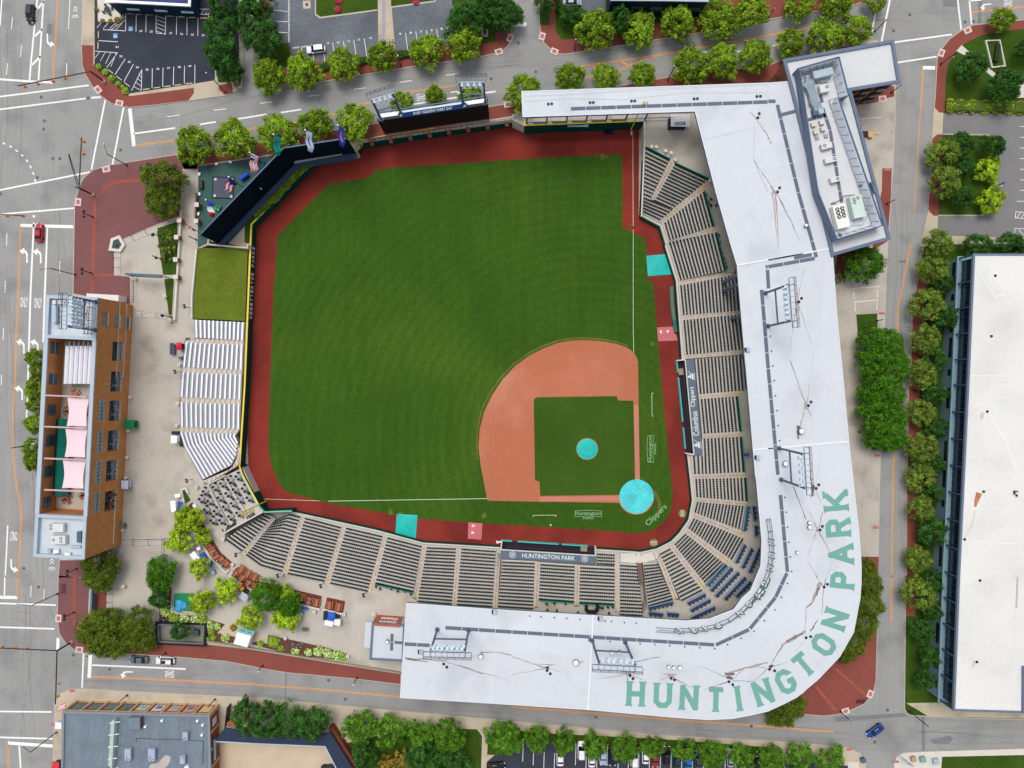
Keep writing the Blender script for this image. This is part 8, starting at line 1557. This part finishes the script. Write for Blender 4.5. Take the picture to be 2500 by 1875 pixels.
x,y=P(D3(1160,1580),1); t=thing('banner_flags', 'cluster of blue and white feather flags at the lower right junction', 'flag', (x,y,SL)); b=MB()
for k in range(5): b.mat((blue_c,white_m,navy_c)[k % 3]).add([(x-.8+k*.55,y+.8-k*.4,1),(x+k*.55-.2,y+.3-k*.4,2.6),(x+.35+k*.55,y+.1-k*.4,2.5),(x-.2+k*.5,y+.3-k*.5,.9)],[(0,1,2,3)])
obj('cloth', b,None,t); b=MB()
for k in range(5): b.beam((x-.7+k*.55,y+.7-k*.4,SL),(x-.2+k*.55,y+.3-k*.4,2.7),.05)
obj('pole', b,steel_l,t)
for q,m,lb,s_ in ((D3(1338,1588),M('box_teal', (120,160,156),.6,.1),'pale green utility box at the lower right apron', 1.2),(D3(1450,1605),steel_l,'grey utility box at the lower right apron', 1.3),(D3(1258,1585),M('box_brown', (170,150,120),.6,.1),'tan utility box beside the feather flags', 1.1),(D3(822,1595),steel,'small blue box at the driveway mouth', 1.0)): x,y=P(q,1); tag(obj('utility_box', MB().box(x,y,SL,1.1,s_,s_,.2).box(x,y,1.1,1.16,s_+.1,s_+.1,.2),m),lb,'utility box')
b=MB(); x,y=P(D3(800,1090),.6)
for k in range(5): b.beam((x-1.1+k*.5,y-.5-.0,.25),(x-.7+k*.5,y+.6,.9),.1); b.beam((x-.7+k*.5,y+.6,.9),(x-.5+k*.5,y+.3,SL),.1)
tag(obj('bike_rack', b,darkm),'dark bicycle rack on the lower right brick corner', 'bike rack'); b=MB(); x,y=P(D0(530,115),.6)
for k in range(5): b.beam((x-.6,y-1.1+k*.5,.2),(x+.6,y-.9+k*.5,.9),.1); b.beam((x+.6,y-.9+k*.5,.9),(x+.7,y-.9+k*.5,SL),.1)
tag(obj('bike_rack', b,darkm),'dark bicycle rack on the lower left brick corner', 'bike rack')
x,y=P(A3(885,1160),1); t=thing('work_table', 'plywood work table with a yellow plank beside the brick wing', 'table', (x,y,SL)); obj('table_top', MB().box(x,y,1.0,1.06,1.2,1.3,.05),M('plywood', (222,172,116),.7,.1),t); obj('plank', MB().box(x+1.2,y+.55,1.07,1.12,2.6,.14),M('plank_yellow', (224,190,120),.7,.1),t); obj('tool_bin', MB().box(x-1.3,y+.3,SL,1.0,1.3,1.2),darkm,t); obj('leg', MB().box(x,y,SL,1.0,.9,.9),wood,t)
b=MB().wall(PL(A3(1880,350,2000,345,2045,565,1935,580),.6),.3,SL,.6,True); t=thing('framed_planter', 'white-framed rectangular planter with a dark hedge on the upper right lawn', 'planter', (*P(A3(1960,460)),SL)); obj('frame', b,conc_light,t); x,y=P(A3(1980,450),1); obj('clipped_hedge', MB().box(x,y,SL,1.0,.95,4.4,R(-7)),M('dark_hedge', (34,52,34),.9,.3,1.5,.3),t)
# hedges
def hedge(qs,w,h,label,kind='hedge', leaf=.3,z=SL,nm='hedge', core=None):
    p=PL(qs,h*.8+z); t=thing(nm,label,'hedge', (*p[0],z)); b=MB().wall(p,w*.8,z,z+h*.85); obj('hedge_body', b,core or M('hedge_inner', (74,92,28),.9,.2,1.),t); rnd=random.Random(len(label)); b=MB()
    for m in leafy[kind]: b.mat(m)
    for i in range(len(p)-1):
        a,c=Vector((*p[i],0)),Vector((*p[i+1],0)); L_=(c-a).length; u_=(c-a)/L_; n_=Vector((-u_.y,u_.x,0))
        for k in range(int(L_*w*44)):
            s_=rnd.uniform(0,L_); o_=rnd.uniform(-.5,.5)*w*(1+.15*math.sin(s_*2.1)); v=a+u_*s_+n_*o_+Vector((0,0,z+h*(.8+.25*math.sin(s_*1.3)*.4+rnd.uniform(-.15,.15))-abs(o_)*.3)); q=Vector((rnd.uniform(-.6,.6),rnd.uniform(-.6,.6),1)).to_track_quat('Z', 'Y'); an=rnd.uniform(0,6.28); e=leaf*rnd.uniform(.5,1.1); b.cur=int(s_*.7+k*.37) % 3
            a1=q @ Vector((math.cos(an)*e,math.sin(an)*e,0)); a2=q @ Vector((-math.sin(an)*e*.6,math.cos(an)*e*.6,0)); b.add([v-a1,v+a2,v+a1,v-a2],[(0,1,2,3)])
    obj('foliage', b,None,t)
hedge(A3(1545,905,2300,925),3.1,1.3,'long yellow-green clipped hedge above the right car park'); leafm('cf', (86,118,26)); hedge(W(745,1085,1000,870,1250,580,1400,490),1.9,1.3,'bumpy green hedge between the dark screen and the yellow wall line', 'cf', .34,-1.87)
leafm('low', (52,88,30))
for qs,lb in ((A1(555,580,640,565),'first dark hedge piece from the left below the north car park'),(A1(870,525,970,510),'second dark hedge piece below the north car park'),(A1(1215,470,1335,455),'third dark hedge piece below the north car park')): hedge(qs,1.7,1.0,lb,'low', core=M('hedge_dark', (40,66,26),.9,.2,1.))
hedge(A2(380,60,640,140),1.6,1.0,'dark hedge round the small yard at the top edge', 'low', core=M('hedge_dark', (40,66,26)))
# shrubs and flowers in the beds
leafm('bloom', (196,204,160))
def bush(q,r,label,kind='bed', grp=None,sy=1.0):
    x,y=P(q,.5); b=MB(); rnd=random.Random(int(q[0]*3+q[1])); 
    for m in leafy[kind]+[leafy['bloom'][1]]: b.mat(m)
    for k in range(int(r*r*150)+40):
        a,d_=rnd.uniform(0,6.28),r*math.sqrt(rnd.random())*(1+.2*math.sin(5*k)); v=Vector((x+d_*math.cos(a),y+d_*sy*math.sin(a),SL+.35+(r*.5)*(1-(d_/r)**2)*rnd.uniform(.6,1.1))); q2=Vector((rnd.uniform(-.7,.7),rnd.uniform(-.7,.7),1)).to_track_quat('Z', 'Y'); e=.2*rnd.uniform(.6,1.3); a1=q2 @ Vector((e,0,0)); a2=q2 @ Vector((0,e*.7,0)); b.cur=3 if (grp == 'white' and rnd.random()<.3) else rnd.choice((0,0,1,2)); b.add([v-a1,v+a2,v+a1,v-a2],[(0,1,2,3)])
    tag(obj('garden_shrub', b),label,'shrub', 'shrubs in the garden beds')
for i,(q,r,gp,lb) in enumerate(((D0(1425,130),1.1,'white', 'flowering shrub between the two fresh green trees'),(D0(1420,230),.9,'white', 'flowering shrub beside the grey-green bush'),(D0(1425,305),1.3,'white', 'white-flowered shrub below the blue tarpaulin, leftmost'),(D0(1500,365),1.2,'', 'yellow-green shrub in the bed above the walled pit, left'),(D0(1590,375),1.3,'white', 'shrub in the bed above the walled pit, middle'),(D0(1680,385),1.2,'white', 'shrub in the bed above the walled pit, right'),(D0(1750,400),1.3,'', 'shrub at the right of the walled pit bed'),(D0(1810,425),1.1,'white', 'flowering shrub beside the tan pad'),(D0(1875,435),.8,'white', 'small flowering shrub at the edge of the tan pad'),(D0(1820,480),.9,'', 'yellow shrub below the flowering one near the tan pad'),(D0(1765,540),.9,'', 'shrub at the lower right corner of the walled pit'),(D0(1835,540),.6,'', 'small shrub low beside the walled pit'),(D0(1940,540),1.1,'white', 'white-flowered shrub left of the food trailer'),(D0(2010,450),.8,'red', 'low shrub at the top of the tan pad'),(D1(40,590),.8,'', 'low shrub right of the food trailer'),(D1(150,570),1.4,'', 'broad green shrub left of the bat sculpture'),(D1(215,630),.7,'', 'small shrub below the broad one'),(D1(340,650),.9,'white', 'flowering shrub below the sculpture'),(D1(450,660),.9,'white', 'flowering shrub right of the sculpture'),(D1(540,650),1.3,'white', 'large flowering shrub in the right bed, first'),(D1(620,670),1.3,'white', 'large flowering shrub in the right bed, second'),(D1(700,690),1.2,'white', 'large flowering shrub in the right bed, third'),(D1(750,700),.9,'', 'last green shrub at the right end of the bed'),(A0(850,575),.7,'', 'uppermost shrub of the slanting bed by the numbered car park'),(A0(905,620),.7,'', 'second shrub of the slanting bed by the numbered car park'),(A0(960,675),.8,'', 'third shrub of the slanting bed by the numbered car park'),(A0(1020,725),.7,'', 'fourth shrub of the slanting bed by the numbered car park'),(A0(1080,780),.8,'', 'lowest shrub of the slanting bed by the numbered car park'),(A0(880,180),.5,'red', 'flower pot shrub at the foot of the patio, left'),(A0(950,182),.5,'red', 'flower pot shrub at the foot of the patio, middle'),(A0(1010,170),.7,'red', 'flower pot shrub at the foot of the patio, right'),(A0(830,80),.5,'red', 'flower pot shrub on the left edge of the patio'),(A0(1060,340+410),.5,'', 'small yellow shrub near the bed end'))): bush(q,r,lb,'bed' if gp != 'red' else 'autumn', gp)
for q,lb in ((A1(705,80),'pink flowering bush on the top lawn, lower'),(A1(712,5),'pink flowering bush on the top lawn, at the edge'),(A1(1375,12),'pink flowering bush right of the tan path')): leafm('pink', (190,60,84)) if 'pink' not in leafy else None; bush(q,.8,lb,'pink')
t=thing('patio_set', 'black round table with chairs on the small patio at the top left', 'table', (*P(A0(922,80)),SL)); x,y=P(A0(922,80),.8); obj('table_top', MB().cyl(x,y,.8,.85,.75,16),darkm,t)
for k in range(4): a=k*1.6+.4; obj('chair', MB().box(x+1.15*math.cos(a),y+1.15*math.sin(a),SL,.6,.5,.5,a).box(x+1.35*math.cos(a),y+1.35*math.sin(a),.6,1.0,.08,.5,a),M('chair_grey', (70,72,76),.6,.1),t)
x,y=P(A1(438,40),SL); tag(obj('paved_inlet', MB().mat(conc_tan).box(x,y,SL,Z3+.01,1.9,2.0,.05).mat(darkm).box(x,y,SL,Z3+.02,.7,.7)),'square pale pad with a dark drain in the north car park', 'drain pad'); x,y=P(A1(1972,290),SL); tag(obj('monument', MB().mat(conc_tan).box(x,y,SL,.5,1.7,1.7).mat(M('plaque', (70,34,34),.6,.1)).add([(x-.6,y+.7,.55),(x+.6,y+.7,.55),(x,y-.8,.55)],[(0,1,2)])),'pale square monument with a dark red triangle near the side street', 'monument')
for i,(t_,q) in enumerate(((A0,(1125,118)),(A0,(1212,122)),(A0,(1298,127)),(A0,(1472,138)),(A0,(1564,146)),(A0,(1658,152)),(A0,(1755,157)),(A0,(1262,770)),(A0,(1352,757)),(A0,(1443,745)),(A0,(1535,733)),(A0,(1630,720)))):
    x,y=P(t_(*q),Z3); tag(obj('wheel_stop', MB().box(x,y,Z3,Z3+.14,1.7,.2,0 if i<7 else .12),M('wheel_stop_tan', (206,186,140),.8,.1)),'%s pale wheel stop from the left in the %s row of the numbered car park' % (ORD[i if i<7 else i-7],'upper' if i<7 else 'lower'),'wheel stop', 'wheel stops')
for i,q in enumerate(((955,617),(1028,675),(1098,730))): x,y=P(A0(*q),Z3); tag(obj('wheel_stop', MB().box(x,y,Z3,Z3+.14,1.7,.2,R(-38)),M('wheel_stop_tan', (206,186,140))),'%s slanting pale wheel stop beside the shrub bed' % ORD[i],'wheel stop', 'wheel stops')
for i,q in enumerate(((850,300),(847,395))): x,y=P(A0(*q),Z3); tag(obj('wheel_stop', MB().box(x,y,Z3,Z3+.14,.2,1.7),M('wheel_stop_tan', (206,186,140))),'%s upright pale wheel stop at the left edge of the numbered car park' % ('upper', 'lower')[i],'wheel stop', 'wheel stops')
# ================================================================ FLAGS AND PLAYGROUND
NV,RD,WH=M('flag_navy', (34,44,110),.7,.1),M('flag_red', (206,40,62),.7,.08),M('flag_white', (232,232,238),.7,.04)
def flag(top,base,zb,zt,d_,L_,H_,colf,label,nx=14,ny=12):
    x,y=P(base,zb); t=thing('flag_pole', label,'flag', (x,y,zb),0,'flags round the left field corner'); obj('pole', MB().cyl(x,y,zb,zt,.09,8),steel,t); obj('finial', MB().ball((x,y,zt),.22,8,5),white_m,t)
    d_=Vector((*d_,0)).normalized(); s_=Vector((-d_.y,d_.x,0)); b=MB(); vv=[]
    for j in range(ny+1):
        for i in range(nx+1):
            u_,v_=i/nx,j/ny; w=.28*math.sin(u_*9+v_*1.5)*u_**.5; p=Vector((x,y,zt-.4))+d_*(u_*L_*.92)+s_*(w+v_*H_*.55)+Vector((0,0,-v_*H_*.8-u_*1.0)); vv.append(p)
    for j in range(ny):
        for i in range(nx): b.mat(colf((i+.5)/nx,(j+.5)/ny)).add([vv[j*(nx+1)+i],vv[j*(nx+1)+i+1],vv[(j+1)*(nx+1)+i+1],vv[(j+1)*(nx+1)+i]],[(0,1,2,3)])
    obj('flag_cloth', b,None,t)
usf=lambda u_,v_: (NV if u_<.38 and v_<.54 and not (int(u_*40) % 2 and int(v_*26) % 2) else (WH if u_<.38 and v_<.54 else (RD if int(v_*13) % 2==0 else WH)))
flag(W(700,410),W(862,545),SL,10,(-.15,-1),4.6,2.4,usf,'national flag with stars and stripes above the blue playground drum')
flag(W(480,685),W(640,790),SL,9.6,(-.55,-.6),3.4,2.6,lambda u_,v_: (RD if .32<abs(u_-.15)+abs(v_-.5)*.1 and u_<.3 else NV) if u_<.42-abs(v_-.5)*.5 else (RD if int(v_*5) % 2==0 else WH),'swallow-tailed red, white and blue flag over the grey play square')
flag(W(238,932),W(410,1025),SL,9.8,(.05,-1),4.0,1.6,lambda u_,v_: M('flag_blue', (44,92,200),.7,.06) if u_<.38 else (WH if u_<.7 else RD),'blue, white and red flag at the lower left of the playground')
flag(W(963,215),W(1090,345),9.3,17.7,(-.1,-1),4.4,1.8,lambda u_,v_: M('flag_teal', (16,130,120),.7,.08) if not (.3<u_<.7 and .4<v_<.6) else M('flag_teal_dark', (10,90,90),.7,.08),'teal flag at the bend of the dark screen')
flag(W(1295,163),W(1415,300),9.3,17.7,(.0,-1),4.6,1.9,lambda u_,v_: M('flag_pale', (178,196,222),.7,.05) if not (.25<u_<.75 and .42<v_<.62) else NV,'pale blue flag in the middle of the right arm of the dark screen')
flag(W(1643,105),W(1750,250),9.3,17.7,(-.02,-1),4.5,1.8,lambda u_,v_: M('flag_royal', (32,62,156),.7,.08) if not (.2<u_<.8 and .4<v_<.62) else M('flag_pink', (214,120,160),.7,.06),'royal blue flag at the right end of the dark screen')
x,y=P(W(170,1275),0); t=thing('decorated_pole', 'dark pole with orange and purple lamps at the lower tip of the dark screen', 'pole', (x,y,0)); e=P(W(0,1180),9); obj('pole', MB().beam((x,y,1),(*P(W(160,1270),8),8),.2),darkm,t); obj('arm', MB().beam((*P(W(160,1270),8),8),(*P(W(5,1180),8),8),.16),darkm,t)
for q,m in ((W(45,1215),org),(W(100,1245),M('lamp_plum', (120,40,80),.6,.1))): X,Y=P(q,7.6); obj('signal_head', MB().box(X,Y,7.3,8,.6,.4,-.6),m,t)
p4=PL(W(310,675,538,680,525,905,303,895),SL+.05); t=thing('play_square', 'dark grey square platform with pale corner pads on the playground', 'platform', (*p4[0],SL)); obj('platform', MB().prism(p4,SL+.01,SL+.12),M('play_grey', (78,84,98),.8,.1),t); obj('border', MB().wall(p4,.25,SL+.01,SL+.2,True),navy_c,t)
for q in ((335,697),(328,875),(507,885),(515,700)): x,y=P(W(*q),.3); obj('corner_pad', MB().box(x,y,SL+.121,SL+.16,.62,.62),conc_light,t)
a,c=P(W(610,700),.8),P(W(690,640),.8); t=thing('play_drum', 'bright blue climbing drum on the playground', 'play tunnel', (*a,SL)); obj('tunnel', MB().beam((*a,.95),(*c,.95),1.2,n=14),M('drum_blue', (20,76,190),.4,.08),t)
x,y=P(W(795,520),2); t=thing('climbing_ring', 'blue ring-shaped climbing frame on the playground', 'climbing frame', (x,y,SL)); b=MB(); rg=[(x+1.35*math.cos(i*.4488),y+1.5*math.sin(i*.4488)) for i in range(14)]
for zz in (1.4,2.2):
    for i in range(14): b.beam((*rg[i],zz),(*rg[(i+1) % 14],zz),.2,n=6)
obj('ring', b,M('ring_blue', (26,96,140),.4,.1),t); obj('post', MB().beam((*rg[0],SL),(*rg[0],2.2),.12).beam((*rg[5],SL),(*rg[5],2.2),.12).beam((*rg[10],SL),(*rg[10],2.2),.12),darkm,t)
x,y=P(W(350,1005),1); t=thing('green_spinner', 'green leaf-shaped play spinner near the lower flag', 'play equipment', (x,y,SL)); b=MB()
for k in range(4): a=k*1.57+.5; b.cone(x+.5*math.cos(a),y+.5*math.sin(a),.5,.75,.5,.35,10)
obj('petals', b,M('spinner_green', (16,130,84),.4,.1),t); obj('stand', MB().cyl(x,y,SL,.5,.12,8),darkm,t)
for i,(q,r_) in enumerate(((W(345,530),.3),(W(495,510),-.2),(W(160,640),1.4),(W(160,855),1.6),(W(150,1070),1.2))): x,y=P(q,.6); tag(obj('white_seat', MB().box(x,y,SL+.3,SL+.45,.75,.55,r_).box(x,y,SL,SL+.3,.4,.3,r_),white_m),'%s white moulded seat round the playground edge, clockwise from the lower left' % ORD[(i+3) % 5],'seat', 'white seats of the playground')
x,y=P(W(265,545),.5); tag(obj('toy_beads', MB().ball((x-.4,y,.4),.22,8,5).ball((x+.1,y,.4),.22,8,5).ball((x+.55,y,.4),.25,8,5),red_c),'red, white and blue play beads on the playground edge', 'toy')
x,y=P(W(178,750),1); tag(obj('dark_bin', MB().box(x,y,SL,1.1,.8,2.2),darkm),'dark storage bin on the left edge of the playground', 'storage bin')
# ================================================================ CARS
tyre=M('tyre', (22,22,24),.9,.1); headm=M('head_lamp', (226,230,232),.2,.05); tailm=M('tail_lamp', (150,20,20),.3,.05); cglass=M('car_glass', (16,24,32),.08,.1,1.,0,spec=.6)
CC = {'white': (232,233,236),'silver': (150,160,170),'lightblue': (158,178,196),'grey': (92,104,116),'navy': (16,28,44),'black': (18,20,26),'teal': (20,52,62),'red': (186,20,44),'darkred': (150,34,36),'blue': (8,62,140),'brightblue': (16,100,190),'darkgrey': (60,68,78)}
def car(q,hd,col,label,suv=False,z=.02,group=None):
    L_,Wd,H_=(4.75,1.92,1.7) if suv else (4.7,1.84,1.45); x,y=P(q,1.2); t=thing('parked_car', label,'car', (0,0,0),0,group); body=M('car_paint_' + col,CC[col],.25,.03,1.,0,spec=.5)
    hw=Wd/2; st=((-L_/2,.72,.5,.72),(-L_/2+.12,.9,.35,.88),(-L_/2+.6,1,.28,.95),(-.3,1,.25,.97),(.75,1,.25,.94),(L_/2-1.0,1,.27,.86),(L_/2-.35,.93,.3,.76),(L_/2-.08,.76,.38,.66),(L_/2,.55,.45,.58))
    vv=[]; 
    for sx,w,z0,z1 in st: w *= hw; vv+=[(sx,-w,z0),(sx,-w*1.0,(z0+z1)/2+.05),(sx,-w*.86,z1),(sx,-w*.3,z1+.03),(sx,w*.3,z1+.03),(sx,w*.86,z1),(sx,w,(z0+z1)/2+.05),(sx,w,z0)]
    n=len(st); fs=[(i*8+j,i*8+(j+1) % 8,(i+1)*8+(j+1) % 8,(i+1)*8+j) for i in range(n-1) for j in range(8)]+[tuple(range(8)),tuple(range((n-1)*8,n*8))[::-1]]
    o=obj('body', MB().add(vv,fs),body,t)
    for p in o.data.polygons: p.use_smooth=True
    r0,r1,t0,t1=(-L_/2+.25,1.15,-L_/2+.55,.35) if suv else (-L_/2+.55,1.15,-L_/2+1.35,.3)
    b=MB().add([(r0,-hw*.86,.93),(r1,-hw*.84,.9),(r1,hw*.84,.9),(r0,hw*.86,.93),(t0,-hw*.68,H_-.05),(t1,-hw*.68,H_-.05),(t1,hw*.68,H_-.05),(t0,hw*.68,H_-.05)],[(0,1,5,4),(1,2,6,5),(2,3,7,6),(3,0,4,7),(4,5,6,7)]); obj('windows', b,cglass,t)
    b=MB().add([(t0-.02,-hw*.68,H_-.04),(t1+.02,-hw*.68,H_-.04),(t1+.02,hw*.68,H_-.04),(t0-.02,hw*.68,H_-.04),(t0+.15,-hw*.55,H_+.02),(t1-.15,-hw*.55,H_+.02),(t1-.15,hw*.55,H_+.02),(t0+.15,hw*.55,H_+.02)],[(0,1,5,4),(1,2,6,5),(2,3,7,6),(3,0,4,7),(4,5,6,7)]); obj('roof', b,body,t)
    for sx in (-L_/2+.85,L_/2-.85):
        for s_ in (-1,1): obj('wheel', MB().beam((sx,s_*(hw-.22),.33),(sx,s_*(hw+.01),.33),.66,n=12),tyre,t)
    for s_ in (-1,1): obj('headlight', MB().box(L_/2-.2,s_*hw*.66,.6,.72,.32,.3,-s_*.5),headm,t); obj('tail_light', MB().box(-L_/2+.1,s_*hw*.72,.78,.92,.16,.36),tailm,t); obj('mirror', MB().box(.85,s_*(hw+.08),.9,1.02,.16,.2),body,t)
    if suv==2:
        for s_ in (-1,1): obj('roof_rack', MB().box(-.7,s_*.5,H_+.025,H_+.09,2.6,.06),darkm,t)
        obj('sunroof', MB().box(-.1,0,H_+.022,H_+.04,.9,.8),cglass,t)
    t.location=(x,y,z); t.rotation_euler=(0,0,R(hd)); return t
car(A0(250,110),-93,'navy', 'dark navy car driving down the left road at the top', True); car(A1(513,418),186,'white', 'white SUV parked in the north car park', True,SL+.03); car(A2(520,8),0,'silver', 'silver car cut by the top edge in the small yard', False,SL+.03)
car(B0(325,340),88,'red', 'red car waiting at the white stop line on the left road'); car(D0(1187,733),178,'grey', 'grey sedan parked on the lower road, left of the silver one'); car(D0(1415,742),179,'white', 'silver-white SUV with roof rails parked on the lower road', 2); car(D3(932,1348),216,'blue', 'blue car crossing the lower right junction')
PK = 'cars parked in the lower car park'
for (x_,y_),col,hd,suv,lb in (((417,1568),'white', 90,False,'white car, leftmost in the lower car park'),((600,1515),'white', 90,True,'white SUV parked furthest forward between two trees'),((690,1580),'white', 90,False,'white car just right of the forward white SUV'),((787,1560),'lightblue', 270,True,'pale blue van-like car in the lower car park'),((868,1565),'navy', 270,True,'navy car right of the pale blue one'),((1057,1580),'white', 90,True,'white car right of the widest car park tree'),((1155,1550),'white', 90,False,'white car left of the dark red one'),((1237,1580),'darkred', 270,False,'dark red car in the lower car park'),((1335,1555),'black', 90,True,'black SUV in the middle of the lower car park'),((1425,1590),'teal', 90,False,'dark teal car right of the black SUV'),((1525,1590),'brightblue', 90,False,'bright blue car in the lower car park'),((1612,1590),'darkgrey', 90,False,'dark grey car under the trees in the lower car park'),((1890,1580),'silver', 90,False,'silver car near the right end of the lower car park'),((2095,1640),'black', 90,False,'black car at the right end of the lower car park')): car(D2(x_,y_),hd,col,lb,suv,SL+.03,PK)
car(D1(2068,1650),5,'black', 'black car at the bottom edge beside the footpath', False,SL+.03); car(D1(640,1670),5,'navy', 'dark car cut by the bottom edge beneath the patio roof', True,SL+.03)
